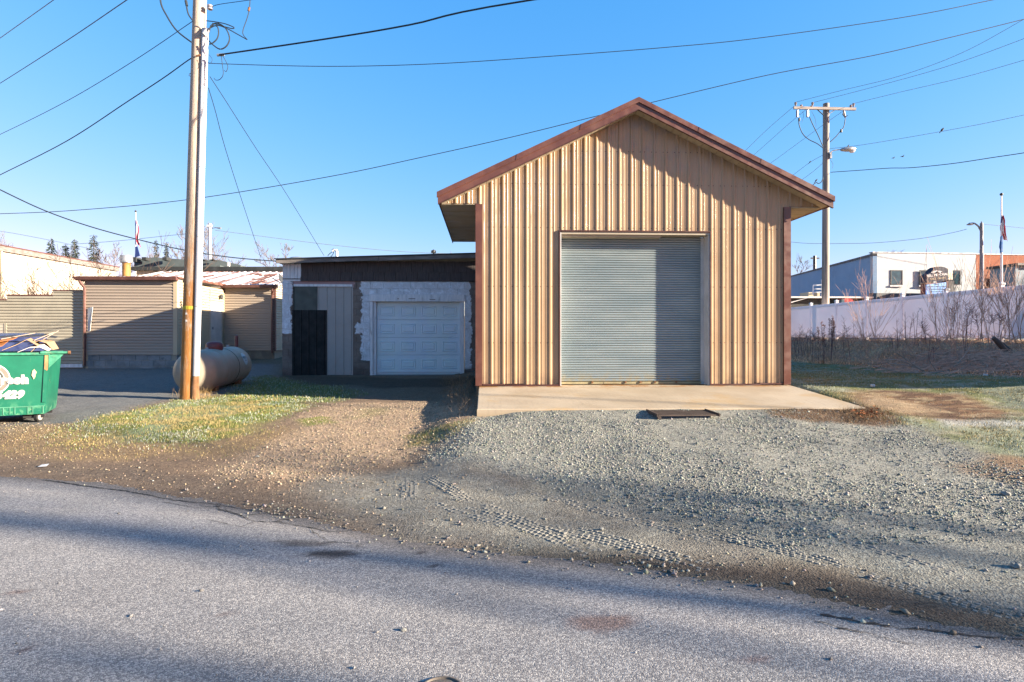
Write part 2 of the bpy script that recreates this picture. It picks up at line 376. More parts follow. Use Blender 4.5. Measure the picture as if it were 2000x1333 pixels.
M['siding'] = wear('taupe_vinyl', (.42,.34,.265), .55, .08, 1.2, dirt_amt=.10, fine=.04, bump=.03, stretch=(.4,1,2))
M['siding2'] = wear('olive_vinyl', (.42,.38,.29), .6, .12, 1.2, dirt=(.25,.24,.17), dirt_amt=.35, fine=.06, bump=.03)
M['siding3'] = wear('cream_vinyl', (.62,.50,.33), .55, .07, 1.2, dirt_amt=.08, fine=.03, bump=.03)  # sun-facing copy of the taupe siding, sunlight put into its colour
M['cream'] = wear('cream_wall_metal', (.66,.58,.47), .5, .06, .6, dirt_amt=.08, fine=.03, bump=.02)
M['gutter'] = wear('maroon_gutter', (.17,.075,.06), .4, .25, 4, dirt=(.35,.28,.24), dirt_amt=.3)
M['roofdark'] = wear('dark_roofing', (.035,.04,.042), .8, .4, 2, dirt=(.15,.16,.16), dirt_amt=.3, bump=.3)
M['shinglegrey'] = wear('grey_shingle', (.13,.16,.16), .9, .2, 1.5, dirt_amt=.1, bump=.3, bscale=25)
M['snowroof'] = m_roof_snow()
M['shake'] = wear('charcoal_shingle', (.105,.085,.08), .95, .35, 5, dirt=(.13,.10,.08), dirt_amt=.45, fine=.4, bump=.6, stretch=(6,6,.6))
M['fasciawood'] = wear('weathered_fascia', (.26,.23,.21), .9, .4, 4, dirt=(.05,.04,.035), dirt_amt=.7, bump=.5, stretch=(.6,1,5))
M['oldwhite'] = wear('peeling_white_board', (.92,.96,1.0), .8, .15, 6, dirt=(.20,.17,.14), dirt_amt=.6, bump=.4, stretch=(3,1,.6))
M['greypanel'] = wear('light_grey_panel', (.44,.43,.41), .5, .08, 2, dirt_amt=.2, fine=.05, bump=.04)
M['blackpanel'] = wear('black_green_panel', (.006,.010,.011), .75, .3, 3, dirt=(.05,.06,.06), dirt_amt=.5)
M['tealboard'] = wear('grey_green_board', (.11,.13,.115), .8, .3, 5, dirt=(.22,.22,.2), dirt_amt=.4, fine=.4)
M['garagedoor'] = wear('garage_door_white', (.80,.96,1.08), .45, .05, 2, dirt_amt=.12, fine=.03, bump=.03)
M['tank'] = wear('tan_tank_paint', (.42,.36,.27), .5, .14, 2.2, dirt=(.22,.20,.17), dirt_amt=.5, fine=.08, bump=.06)
M['dome'] = wear('maroon_dome', (.16,.035,.035), .45, .2, 5, dirt=(.35,.3,.3), dirt_amt=.4)
M['seam'] = wear('dark_seam', (.05,.045,.04), .7)
M['pole'] = m_pole('pole_wood', (.66,.56,.44), (.42,.33,.26), (.36,.16,.045))
M['polegrey'] = wear('grey_pole_wood', (.36,.32,.28), .9, .35, 2, dirt=(.10,.08,.07), dirt_amt=.6, bump=.5, stretch=(6,6,.4))
M['arm'] = wear('crossarm_wood', (.50,.44,.38), .9, .3, 4, bump=.4, stretch=(.5,6,6))
M['guard'] = wear('white_conduit', (.66,.67,.68), .45, .06, 2, dirt_amt=.2, fine=.03)
M['cableorange'] = wear('weathered_cable_cover', (.36,.18,.08), .8, .4, 5, dirt=(.6,.58,.55), dirt_amt=.5)
M['wire'] = wear('wire_black', (.022,.034,.045), .6, .1); M['wiregrey'] = wear('wire_aluminium', (.24,.30,.34), .5, .1)
M['porcelain'] = wear('porcelain', (.45,.40,.40), .3, .2); M['steel'] = wear('galvanised', (.42,.44,.46), .4, .15, metal=.5)
M['vinyl'] = wear('white_vinyl_fence', (.70,.67,.72), .45, .05, .8, dirt=(.45,.42,.40), dirt_amt=.18, fine=.02, bump=.02)
def m_vinyl():
    g = NG('white_vinyl_fence'); c = g.mix(g.ramp(g.noise(.8, 4), .3, .7), (.78,.75,.80), (.84,.82,.86))
    z = g.sep(g.P())[2]; c = g.mix(g.ramp(z, 1.75, 1.4, 0, .35), c, (.62,.56,.52))
    g.done(c, .45, 0, .3); g.b.inputs['Base Color'].links[0].from_node.inputs[7].default_value = (.97,.97,.97,1)
    tr = g.n('ShaderNodeBsdfTranslucent'); tr.inputs[0].default_value = (.90,.84,.86,1); mx = g.n('ShaderNodeMixShader'); mx.inputs[0].default_value = .14
    g.l(g.b.outputs[0], mx.inputs[1]); g.l(tr.outputs[0], mx.inputs[2]); g.l(mx.outputs[0], g.o.inputs[0]); return g.m
M['vinyl'] = m_vinyl()
M['postcap'] = wear('white_cap', (.80,.79,.79), .4, .04)
M['green'] = wear('green_paint', (.008,.26,.125), .42, .14, 3, dirt=(.02,.16,.10), dirt_amt=.5, fine=.06, bump=.08, spec=.5)
def m_green():
    g = NG('scratched_green_paint'); c = g.mix(g.ramp(g.noise(3, 5), .3, .7), (.008,.135,.080), (.012,.18,.105))
    v = g.scale(g.P(), (22, 22, 2.2)); c = g.mix(g.ramp(g.noise(1.7, 5, v, .7), .66, .72, 0, .6), c, (.38,.46,.28))
    c = g.mix(g.ramp(g.noise(4.2, 6, rough=.75), .68, .72), c, (.45,.42,.22))
    c = g.mix(g.math('MULTIPLY', g.ramp(g.sep(g.P())[2], .60, .35), g.ramp(g.noise(12, 5), .5, .6)), c, (.10,.30,.17))
    g.bump(g.noise(2.2, 3), .25, .03); return g.done(c, .42, 0, .5)
M['green'] = m_green()
M['rim'] = wear('worn_green_rim', (.06,.30,.18), .5, .3, 10, dirt=(.45,.35,.22), dirt_amt=.9, bump=.3)
M['bluebin'] = wear('navy_bin', (.012,.03,.12), .4, .3, 3, dirt=(.06,.03,.12), dirt_amt=.8, bump=.1, spec=.5)
M['bluelid'] = wear('blue_lid', (.012,.028,.12), .4, .3, 3, dirt=(.20,.20,.32), dirt_amt=.5, spec=.5)
M['card'] = wear('cardboard', (.46,.31,.18), .9, .15, 4, dirt=(.25,.16,.09), dirt_amt=.5)
M['orange'] = wear('orange_board', (.62,.22,.04), .7, .2, 5); M['paper'] = wear('white_sheet', (.72,.66,.62), .8, .1, 5)
M['rubber'] = wear('black_rubber', (.02,.02,.02), .8); M['wheelhub'] = wear('pale_wheel', (.45,.42,.38), .7, .2)
M['decalwhite'] = wear('decal_white', (.80,.76,.74), .5, .04); M['decalgrey'] = wear('decal_grey', (.10,.11,.10), .5, .1); M['decaldark'] = wear('decal_dark', (.07,.09,.09), .5, .1)
M['decalpink'] = wear('decal_maroon', (.10,.03,.05), .5, .1); M['decalring'] = wear('decal_ring', (.26,.23,.19), .5, .05)
M['tanklabel'] = wear('tank_label', (.60,.72,.74), .4, .05); M['decalblue'] = wear('decal_blue', (.04,.12,.18), .5, .1)
M['libwhite'] = wear('painted_brick', (.52,.56,.58), .8, .06, 1.2, dirt=(.33,.34,.33), dirt_amt=.3, fine=.12, bump=.3, bscale=9, stretch=(1,1,3))
M['brick'] = m_brick(); M['glass'] = m_glass('window_glass'); M['darkframe'] = wear('dark_frame', (.05,.055,.06), .5)
M['signdark'] = wear('sign_charcoal', (.028,.032,.06), .75, .1); M['signtan'] = wear('sign_tan', (.45,.38,.28), .7, .12); M['signred'] = wear('sign_maroon', (.12,.03,.03), .6)
M['lamppole'] = wear('lamp_pole', (.22,.24,.27), .5, .1); M['redflag'] = wear('flag_red', (.52,.03,.05), .8, .1); M['whiteflag'] = wear('flag_white', (.75,.72,.74), .8, .05)
M['blueflag'] = wear('flag_blue', (.02,.05,.20), .8, .1); M['midblue'] = wear('flag_midblue', (.02,.13,.38), .8, .1); M['black'] = wear('matte_black', (.015,.015,.018), .8)
M['bark'] = wear('grey_bark', (.16,.12,.10), .9, .3, 4, bump=.4); M['twig'] = wear('dry_twig', (.72,.42,.29), .9, .3, 8); M['pale'] = wear('pale_branch', (.42,.33,.26), .9, .2, 8)
M['twigred'] = wear('reddish_twig', (.26,.13,.11), .9, .3, 6); M['fartwig'] = wear('far_twig', (.22,.185,.175), .9, .2, 4)
M['sunbranch'] = wear('sunlit_branch', (.20,.135,.10), .9, .2, 4)
M['conifer'] = wear('conifer_needles', (.045,.07,.045), .95, .5, 3, dirt=(.16,.12,.07), dirt_amt=.5)
M['arbor'] = wear('dark_arborvitae', (.018,.035,.02), .95, .4, 6)
M['redcar'] = wear('red_paint', (.45,.04,.04), .3, .1, spec=.6); M['bird'] = wear('bird_feathers', (.02,.02,.025), .8)
M['yellow'] = wear('yellow_tag', (.60,.50,.04), .6, .1); M['grate'] = wear('rusty_grate', (.10,.07,.055), .75, .3, 8, bump=.4)
M['iron'] = wear('cast_iron', (.22,.19,.16), .7, .3, 14, dirt=(.35,.18,.08), dirt_amt=.5, bump=.5)
M['crack'] = wear('crack_tar', (.03,.028,.026), .95, .2, 20)
M['slate'] = wear('blue_grey_clapboard', (.20,.29,.36), .7, .1, 2); M['leaf'] = wear('dead_leaf', (.42,.13,.03), .8, .3, 20)

# ================================================================ SETTING
def axis(parts):
    r = []
    for a, b, n in parts: r += list(np.linspace(a, b, n, endpoint=False))
    return np.array(r+[parts[-1][1]])
def sheet(name, xs, ys, zf, cf, mat):
    X, Y = np.meshgrid(xs, ys); x = X.ravel(); y = Y.ravel(); V = np.stack([x, y, zf(x, y)], 1)
    nx = len(xs); ny = len(ys); i = np.arange(nx-1)[None,:]+np.arange(ny-1)[:,None]*nx; i = i.ravel()
    return np_obj(name, V, np.stack([i, i+1, i+1+nx, i+nx], 1), mat, cf(x, y), 'structure', True)
def mixc(c, m, col): return c*(1-m[:,None])+np.array(col)[None,:]*m[:,None]
LAWN = [gp(*p) for p in [(1545,775),(1640,797),(1720,812),(1770,832),(1850,862),(1930,884),(2060,900)]]+[(30,3),(30,60),(-2,60),(6.0,16)]
def ground_col(x, y):
    n = fbm(x, y, 1.2, 4, 11); n2 = fbm(x, y, 4.5, 4, 21); n3 = fbm(x, y, .5, 3, 41)
    c = np.tile(np.array([.155,.15,.115]), (len(x),1))                                   # far turf
    # frosted lawn on the right
    lawn = poly_mask(x, y, LAWN, .3, .25, 1, True)
    c = mixc(c, lawn, (.20,.215,.085)); c = mixc(c, lawn*ss(.5,.72,n2), (.36,.34,.22)); c = mixc(c, lawn*ss(.48,.62,n)*.6, (.33,.36,.28))
    # driveway strip: brown dirt
    dirt = poly_mask(x, y, [(-30,6),(-8,5.5),(0,3),(1,8.9),(-.1,11),(-.2,17.8),(-6.6,17.8),(-7,12),(-12,8.4),(-30,9)], .4, .3, 2, True)
    c = mixc(c, dirt, (.23,.165,.115))
    c = mixc(c, poly_mask(x, y, [(0,735),(120,716),(350,708),(545,712),(520,745),(430,770),(350,779),(250,800),(130,832),(0,850)], .35, .25, 3), (.20,.205,.20))
    g1 = poly_mask(x, y, [(120,848),(215,812),(300,796),(350,784),(470,776),(600,783),(585,800),(545,822),(480,846),(400,862),(280,868),(170,868)], .3, .3, 4)
    c = mixc(c, g1, (.22,.245,.06)); c = mixc(c, g1*ss(.52,.66,n2)*.8, (.40,.33,.17)); c = mixc(c, g1*ss(.55,.7,n)*.6, (.30,.36,.24))
    c = mixc(c, poly_mask(x, y, [(0,835),(130,830),(230,855),(380,868),(560,835),(600,845),(480,885),(250,895),(0,888)], .3, .35, 5)*.7, (.34,.235,.125))
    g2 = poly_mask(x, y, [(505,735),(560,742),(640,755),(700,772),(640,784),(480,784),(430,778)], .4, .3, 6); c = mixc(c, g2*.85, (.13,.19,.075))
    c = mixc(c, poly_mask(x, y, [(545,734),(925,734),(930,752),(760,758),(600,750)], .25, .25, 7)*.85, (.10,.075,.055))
    tan = poly_mask(x, y, [(430,910),(540,862),(600,815),(640,790),(830,786),(915,800),(900,836),(870,866),(760,905),(650,930),(560,945),(450,935)], .35, .3, 8)
    c = mixc(c, tan, (.44,.325,.22)); c = mixc(c, tan*ss(.55,.7,n2)*.6, (.27,.20,.15))
    c = mixc(c, poly_mask(x, y, [(580,822),(640,815),(650,826),(600,834)], .12, .2, 9), (.22,.24,.06))
    c = mixc(c, poly_mask(x, y, [(700,800),(770,795),(740,812),(690,818)], .2, .3, 10)*.6, (.25,.24,.10))
    c = mixc(c, poly_mask(x, y, [(790,850),(850,832),(905,835),(860,858),(800,875)], .15, .25, 12)*.8, (.33,.26,.10))
    # compacted greenish grey fines
    comp = poly_mask(x, y, [(560,965),(640,935),(760,920),(900,905),(1100,960),(1330,1010),(1560,1075),(1800,1130),(2000,1190),(2000,1230),(1700,1185),(1300,1105),(1000,1080),(800,1055),(640,1015)], .35, .3, 13)
    c = mixc(c, comp*.9, (.30,.29,.245)); c = mixc(c, comp*ss(.5,.66,n)*.6, (.22,.20,.17))
    grav = poly_mask(x, y, [(850,868),(900,835),(935,812),(1000,805),(1500,800),(1700,818),(1800,842),(1900,890),(2040,940),(2080,1215),(1800,1140),(1560,1075),(1330,1000),(1100,960),(960,925),(860,905)], .3, .28, 14)
    c = mixc(c, grav, (.30,.30,.26)); c = mixc(c, grav*ss(.5,.68,n)*.5, (.22,.225,.205)); c = mixc(c, grav*ss(.55,.7,n3)*.5, (.36,.355,.30))
    dk = poly_mask(x, y, [(1080,1080),(1300,1080),(1500,1092),(1640,1112),(1760,1142),(2020,1222),(2020,1262),(1700,1200),(1500,1150),(1200,1108),(1050,1088)], .2, .15, 15)
    c = mixc(c, dk*.9, (.115,.085,.062))
    c = mixc(c, poly_mask(x, y, [(0,905),(300,915),(560,960),(760,1020),(800,1052),(600,1012),(420,980),(200,940),(0,922)], .25, .2, 16)*.6, (.17,.135,.105))
    c = mixc(c, poly_mask(x, y, [(1490,797),(1640,795),(1760,812),(1720,832),(1600,824),(1500,815)], .12, .15, 17)*.9, (.20,.12,.07))
    c = mixc(c, poly_mask(x, y, [(1640,768),(1740,762),(1880,768),(1960,792),(1990,812),(1880,826),(1760,806),(1680,790)], .3, .3, 18)*.95, (.235,.13,.07))
    pm_ = poly_mask(x, y, [(1640,768),(1740,762),(1880,768),(1960,792),(1990,812),(1880,826),(1760,806),(1680,790)], .4, .4, 23); c = mixc(c, pm_*ss(.50,.60,fbm(x, y*2.2, 2.6, 4, 24))*.85, (.115,.065,.04)); c = mixc(c, pm_*ss(.55,.66,fbm(x, y*2.5, 3.4, 4, 25))*.7, (.44,.34,.20))
    c = mixc(c, poly_mask(x, y, [(1680,772),(1760,782),(1850,805),(1780,812),(1690,792)], .2, .3, 19)*.6, (.48,.36,.22))
    c = mixc(c, poly_mask(x, y, [(1850,905),(1950,895),(2040,905),(2040,950),(1900,930)], .2, .3, 20)*.8, (.30,.19,.11))
    c = mixc(c, poly_mask(x, y, [(1830,818),(2030,822),(2030,834),(1850,832)], .12, .15, 22)*.7, (.50,.50,.46))
    bank = ss(11.3, 12.2, x)*ss(6,9,y); c = mixc(c, bank*.95, (.66,.36,.20)); c = mixc(c, bank*ss(.5,.65,n2), (1.0,.66,.34))
    c = c*(.86+.28*fbm(x, y, 9, 3, 77))[:,None]
    return c
xs = axis([(-500,-60,14),(-60,-16,40),(-16,-9,80),(-9,13,280),(13,24,60),(24,70,30),(70,500,14)])
ys = axis([(-60,0,12),(0,2.6,14),(2.6,12.5,165),(12.5,26,110),(26,60,34),(60,800,20)])
ground = sheet('ground', xs, ys, height, ground_col, M['ground'])
def road_col(x, y):
    n = fbm(x, y, .8, 4, 61); c = np.tile(np.array([.64,.615,.565]), (len(x),1)); c = c*(.88+.26*n)[:,None]
    u = edge(x)-y
    c = mixc(c, (1-ss(.05,.45,u))*.35, (.40,.34,.28))
    c = mixc(c, (1-ss(.0,.22,u+.12*(n-.5)))*.5, (.15,.12,.10))
    c = mixc(c, ss(.3,.8,u)*ss(1.5,.7,u)*ss(.4,.65,n)*.35, (.62,.61,.62))
    def spot(px, py, rx, ry, col, a, s):
        g_ = wp(px, py, 1); k = -CAMZ/(g_.z-CAMZ); X0, Y0 = g_.x*k, k
        d = np.hypot((x-X0)/rx, (y-Y0)/ry)+.9*(fbm(x, y, 5, 4, s)-.5); return (1-ss(.6,1.1,d))*min(1,a*1.15), col
    for q in [(655,1082,.24,.085,(.17,.145,.125),.9,1),(610,1062,.30,.07,(.22,.19,.165),.7,2),(560,1057,.14,.03,(.24,.2,.18),.6,3),(700,1066,.1,.03,(.13,.11,.1),.6,3),(1183,1216,.24,.10,(.56,.34,.24),.6,4),(1470,1286,.09,.03,(.58,.36,.28),.5,5),
              (825,1080,.035,.015,(.08,.06,.05),.9,6),(845,1106,.05,.015,(.12,.09,.07),.7,7),(446,1198,.05,.02,(.3,.2,.17),.5,8),(52,1266,.05,.03,(.25,.14,.12),.6,9),(40,1155,.06,.03,(.28,.15,.12),.5,9)]:
        m, col = spot(*q); c = mixc(c, m, col)
    return c
def roadz(x, y): return .003*(fbm(x, y, 3, 3, 71)-.5)+.012*np.exp(-((x-9)/9)**2)*0
xr = axis([(-60,-9,26),(-9,9,300),(9,60,26)]); yr = axis([(-12,2,18),(2,8,120),(8,26,24)])
def road_sheet():
    X, Y = np.meshgrid(xr, yr); x = X.ravel(); y = Y.ravel(); nx = len(xr); ny = len(yr)
    i = (np.arange(nx-1)[None,:]+np.arange(ny-1)[:,None]*nx).ravel(); Fq = np.stack([i, i+1, i+1+nx, i+nx], 1)
    u = edge(x)-y; keep = (u[Fq].max(1) > -.35) & (u[Fq].min(1) < 9); Fq = Fq[keep]
    us, inv = np.unique(Fq, return_inverse=True); Fq = inv.reshape(Fq.shape); x = x[us]; y = y[us]
    return np_obj('road', np.stack([x, y, roadz(x, y)], 1), Fq, M['asphalt'], road_col(x, y), 'structure', True)
road_sheet()
def rp(px, py):
    g_ = wp(px, py, 1); k = -CAMZ/(g_.z-CAMZ); return g_.x*k, k
# cracks along the crumbling edge of the road
def crack(pix, w0=.010):
    P = [rp(*p) for p in pix]; Q = []
    for (a, b), (c, d) in zip(P[:-1], P[1:]):
        n = max(2, int(math.hypot(c-a, d-b)/.035))
        for i in range(n): t = i/n; Q.append((a+(c-a)*t+random.uniform(-.012,.012), b+(d-b)*t+random.uniform(-.012,.012)))
    Q.append(P[-1]); mb = MB(); vs = []
    for i, (x, y) in enumerate(Q):
        t = i/(len(Q)-1); wd = w0*(.35+.9*random.random())*(1-.6*t); vs += [(x, y-wd*.6, .0048), (x, y+wd*.6, .0048)]
    mb.add(vs, [(2*i, 2*i+2, 2*i+3, 2*i+1) for i in range(len(Q)-1)]); return mb
allc = MB()
for pc, w_ in [([(90,938),(180,952),(260,962),(340,978),(420,985),(480,996),(560,1008)],.012),([(420,986),(430,995),(470,1008),(500,1020),(540,1020),(600,1030),(650,1040),(700,1036)],.010),([(500,1020),(470,1030),(440,1024),(400,1015)],.006),
              ([(540,1018),(600,1010),(660,1018),(720,1030)],.009),([(600,1028),(620,1045),(640,1060),(690,1062)],.007),([(470,1008),(520,1004),(580,1012)],.006),([(320,982),(380,992),(430,990)],.005),
              ([(1600,1200),(1680,1216),(1760,1228),(1850,1236),(1940,1246),(2000,1250)],.012),([(1580,1210),(1640,1228),(1720,1245),(1790,1262)],.007),([(1800,1208),(1840,1218),(1860,1236)],.006)]:
    c_ = crack(pc, w_*1.8); allc.add(c_.v, c_.f)
setting('road_cracks', allc, M['crack'])

# loose stones: real little rocks
OCT = np.array([(1,0,0),(0,1,0),(-1,0,0),(0,-1,0),(0,0,1),(0,0,-1)], float); OF = np.array([(0,1,4),(1,2,4),(2,3,4),(3,0,4),(1,0,5),(2,1,5),(3,2,5),(0,3,5)])
def stones(name, x, y, r, cols, mat=None, sink=.25, zf=None):
    n = len(x); V = OCT[None]*(1+rng.uniform(-.35,.35,(n,6,3)))*r[:,None,None]*rng.uniform(.6,1.3,(n,1,3))
    V[:,:,2] *= .75; a = rng.uniform(0,6.28,n); b = rng.uniform(-.5,.5,n)
    z_ = V[:,:,2]*np.cos(b)[:,None]+V[:,:,1]*np.sin(b)[:,None]; y_ = V[:,:,1]*np.cos(b)[:,None]-V[:,:,2]*np.sin(b)[:,None]
    xr_ = V[:,:,0]*np.cos(a)[:,None]-y_*np.sin(a)[:,None]; yr_ = V[:,:,0]*np.sin(a)[:,None]+y_*np.cos(a)[:,None]
    zz = (zf or height)(x, y)+r*sink
    P = np.stack([xr_+x[:,None], yr_+y[:,None], z_+zz[:,None]], 2).reshape(-1,3)
    Fq = (OF[None]+(np.arange(n)*6)[:,None,None]).reshape(-1,3)
    return np_obj(name, P, Fq, mat or M['stone'], np.repeat(cols, 6, 0), 'stuff')
def scatter(n, x0, x1, y0, y1, dens):
    x = rng.uniform(x0, x1, n); y = rng.uniform(y0, y1, n); k = rng.random(n) < dens(x, y); return x[k], y[k]
PADPIX = [(850,868),(900,835),(935,812),(1000,805),(1500,800),(1700,818),(1800,842),(1900,890),(2040,940),(2080,1215),(1800,1140),(1560,1075),(1330,1000),(1100,960),(960,925),(860,905)]
def slabfree(x, y): return ~((x > -.14) & (x < 6.06) & (y > 9.08))
def dpad(x, y):
    return poly_mask(x, y, PADPIX, .35, .3, 14)*(.25+.75*ss(.36,.6,fbm(x, y, 1.1, 4, 33)))*slabfree(x, y)
x, y = scatter(150000, -1.6, 10.5, 4.2, 9.2, dpad); n = len(x)
cols = np.array([.31,.312,.268])[None]*rng.uniform(.5,1.5,(n,1))*(1+rng.uniform(-.09,.09,(n,3)))
stones('grey_gravel', x, y, rng.gamma(2.6, .0019, n)+.0022, cols)
def dtan(x, y): return (poly_mask(x, y, [(430,910),(540,862),(600,815),(640,790),(830,786),(915,800),(900,836),(870,866),(760,905),(650,930),(560,945),(450,935)], .4, .3, 8)*.9+.08*poly_mask(x, y, [(0,850),(0,925),(420,975),(700,1010),(900,1000),(900,880)], .3, .3, 4)+.35*poly_mask(x, y, [(0,830),(160,822),(160,850),(0,860)], .2, .2, 4))*slabfree(x, y)
x, y = scatter(70000, -9, 0, 5.0, 11.5, dtan); n = len(x)
cols = np.array([.40,.31,.215])[None]*rng.uniform(.4,1.4,(n,1))*(1+rng.uniform(-.08,.08,(n,3)))
stones('tan_gravel', x, y, rng.gamma(3, .0017, n)+.0024, cols)
def dedge(x, y):
    u = y-edge(x); return np.exp(-((u-.05)/.16)**2)*(.15+.85*ss(.45,.7,fbm(x, y, 1.6, 3, 37)))*ss(-5,-1,x)+.05*(u > 0)*(u < 1.6)*ss(-4,0,x)
x, y = scatter(60000, -6, 8, 2.4, 7, dedge); n = len(x)
cols = np.array([.33,.31,.26])[None]*rng.uniform(.45,1.5,(n,1))*(1+rng.uniform(-.09,.09,(n,3)))
stones('edge_gravel', x, y, rng.gamma(2.5, .0026, n)+.003, cols, zf=lambda a, b: np.maximum(height(a, b), 0))
x, y = scatter(1500, -6, 7, 2.0, 6.5, lambda a, b: .5*(edge(a)-b > .05)); n = len(x)
stones('road_grit', x, y, rng.gamma(2, .0018, n)+.002, np.array([.32,.31,.30])[None]*rng.uniform(.4,2.0,(n,1)), zf=lambda a, b: a*0+.002)
# single rocks worth naming
def rock(px, py, r, label, col='iron', road=False):
    X, Y = rp(px, py) if road else gp(px, py); z = 0 if road else float(height(X, Y)); mb = MB(); vs = []; n1, n2 = 8, 5
    for i in range(n2+1):
        for k in range(n1):
            th = math.pi*i/n2; ph = 2*math.pi*k/n1; q = r*(1+random.uniform(-.22,.22)); vs.append((X+q*1.2*math.sin(th)*math.cos(ph), Y+q*math.sin(th)*math.sin(ph), z+r*.45+q*.7*math.cos(th)))
    mb.add(vs, [(i*n1+k, (i+1)*n1+k, (i+1)*n1+(k+1)%n1, i*n1+(k+1)%n1) for i in range(n2) for k in range(n1)])
    return solo('rock', mb, M['rockgrey'], label, 'rock', (X, Y, z), 'loose rocks lying on the gravel lot')
M['rockgrey'] = wear('rock_grey', (.30,.30,.27), .9, .3, 20, bump=.4)
rock(1983,1114,.030,'largest loose grey rock, at the right edge of the gravel lot with a long shadow')
rock(1966,967,.036,'pale grey rock on the gravel near the brown grass at the right')
rock(1545,1066,.020,'small pale stone above the tyre tread marks on the right')
rock(1175,1036,.016,'small tan stone beside the tyre tracks in the middle of the lot')
rock(1316,968,.018,'small grey stone on smooth gravel below the metal grate')
rock(1353,1012,.018,'grey stone on smooth gravel, lowest of the two under the grate')
rock(787,1232,.014,'tiny white stone alone on the asphalt road', road=True)
rock(1218,1075,.014,'tiny tan stone at the end of the middle tyre tread')
rock(503,892,.020,'dark stone on the tan dirt below the utility pole')

# tyre tread marks: raised lugs of packed fines
tt = MB()
def tread(pix, width, cols_, step=.055, hgt=.010, skew=.35):
    P = [gp(*p) for p in pix]; Q = []
    for (a, b), (c, d) in zip(P[:-1], P[1:]):
        L = math.hypot(c-a, d-b); n = max(1, int(L/step))
        for i in range(n): Q.append((a+(c-a)*i/n, b+(d-b)*i/n, (c-a)/L, (d-b)/L))
    N_ = len(Q)
    for i, (x, y, tx, ty) in enumerate(Q):
        fade = min(1, 3*i/N_+.3, 3*(N_-i)/N_+.3)
        for k in range(cols_):
            if random.random() > .86*fade+.05: continue
            o_ = ((k+.5)/cols_-.5)*width; o_ += random.uniform(-.006,.006); lx, ly = x-ty*o_+tx*skew*abs(o_), y+tx*o_+ty*skew*abs(o_)
            a_ = step*.44*random.uniform(.8,1.15); w_ = width/cols_*.44; h_ = hgt*.38*fade*random.uniform(.3,1.4); z = float(height(lx, ly))-.004
            b4 = [(lx+sx*tx*a_-sy*ty*w_, ly+sx*ty*a_+sy*tx*w_, z) for sx, sy in ((-1,-1),(1,-1),(1,1),(-1,1))]
            t4 = [(lx+sx*tx*a_*.6-sy*ty*w_*.7, ly+sx*ty*a_*.6+sy*tx*w_*.7, z+.004+h_) for sx, sy in ((-1,-1),(1,-1),(1,1),(-1,1))]
            tt.hexa(b4, t4)
tread([(800,935),(800,978)], .17, 4, .05, .013)
tread([(835,930),(880,955),(925,985)], .15, 4, .045, .014); tread([(925,985),(1000,1012),(1080,1045),(1160,1080)], .22, 5, .045, .015)
tread([(1080,1025),(1180,1052),(1300,1085),(1380,1108)], .20, 5, .045, .014); tread([(1030,965),(1130,985),(1250,1015),(1400,1062)], .13, 3, .05, .010)
tread([(1370,1038),(1460,1060),(1560,1082),(1650,1108)], .17, 5, .042, .014); tread([(1650,1108),(1760,1142),(1900,1185),(1990,1210)], .14, 4, .042, .007)
tread([(1400,972),(1480,998),(1560,1020),(1680,1062)], .12, 3, .055, .009); tread([(830,975),(900,1000),(1000,1030)], .10, 2, .05, .010)
tread([(1640,1055),(1760,1090),(1900,1135)], .12, 3, .06, .009)
o = setting('tyre_tracks', tt, wear('packed_fines', (.235,.225,.195), .95, .2, 12, bump=.4), kind='stuff')

# grass
def grass(name, x, y, hgt, wdt, cols, lean=.6):
    n = len(x); z = height(x, y)-.004; a = rng.uniform(0, 6.28, n); la = rng.uniform(0, 6.28, n); ln = rng.uniform(0, lean, n)*hgt
    P = np.zeros((n,5,3)); dx = np.cos(a)*wdt; dy = np.sin(a)*wdt; mx = x+np.cos(la)*ln*.45; my = y+np.sin(la)*ln*.45
    P[:,0] = np.stack([x-dx, y-dy, z], 1); P[:,1] = np.stack([x+dx, y+dy, z], 1)
    P[:,2] = np.stack([mx-dx*.7, my-dy*.7, z+hgt*.62], 1); P[:,3] = np.stack([mx+dx*.7, my+dy*.7, z+hgt*.62], 1)
    P[:,4] = np.stack([x+np.cos(la)*ln*1.2, y+np.sin(la)*ln*1.2, z+hgt], 1)
    Fq = np.array([[0,1,3],[0,3,2],[2,3,4]])[None]+(np.arange(n)*5)[:,None,None]
    return np_obj(name, P.reshape(-1,3), Fq.reshape(-1,3), M['blade'], np.repeat(cols, 5, 0), 'stuff')
def gcols(n, dead=.3, frost=.15, green=(.17,.235,.05), xy=None):
    k = rng.random(n)
    if xy is not None: k = np.clip(k-.75*(ss(.45,.62,fbm(xy[0], xy[1], 1.3, 4, 57))-.35), 0, 1)
    base = np.tile(np.array(green), (n,1)); base[k < dead] = (.42,.33,.15); base[(k > 1-frost)] = (.48,.52,.46)
    return base*rng.uniform(.55,1.35,(n,1))
GL = [(110,856),(215,812),(300,794),(350,782),(470,775),(605,783),(585,802),(545,824),(480,848),(400,868),(280,876),(170,876)]
def dgl(x, y): return poly_mask(x, y, GL, .35, .3, 4)*(.2+.8*ss(.38,.6,fbm(x, y, 2.6, 4, 44)))
x, y = scatter(95000, -9.5, -3, 8, 13, dgl); n = len(x)
grass('left_grass', x, y, rng.uniform(.012,.042,n), np.full(n,.0028), gcols(n, .42, .10, xy=(x, y)))
x, y = scatter(16000, -9.5, -3, 7, 10.5, lambda a, b: poly_mask(a, b, [(0,835),(130,830),(230,855),(380,868),(560,835),(600,845),(480,885),(250,895),(0,888)], .3, .35, 5)*.6); n = len(x)
grass('dead_verge_grass', x, y, rng.uniform(.01,.03,n), np.full(n,.003), gcols(n, .85, .03))
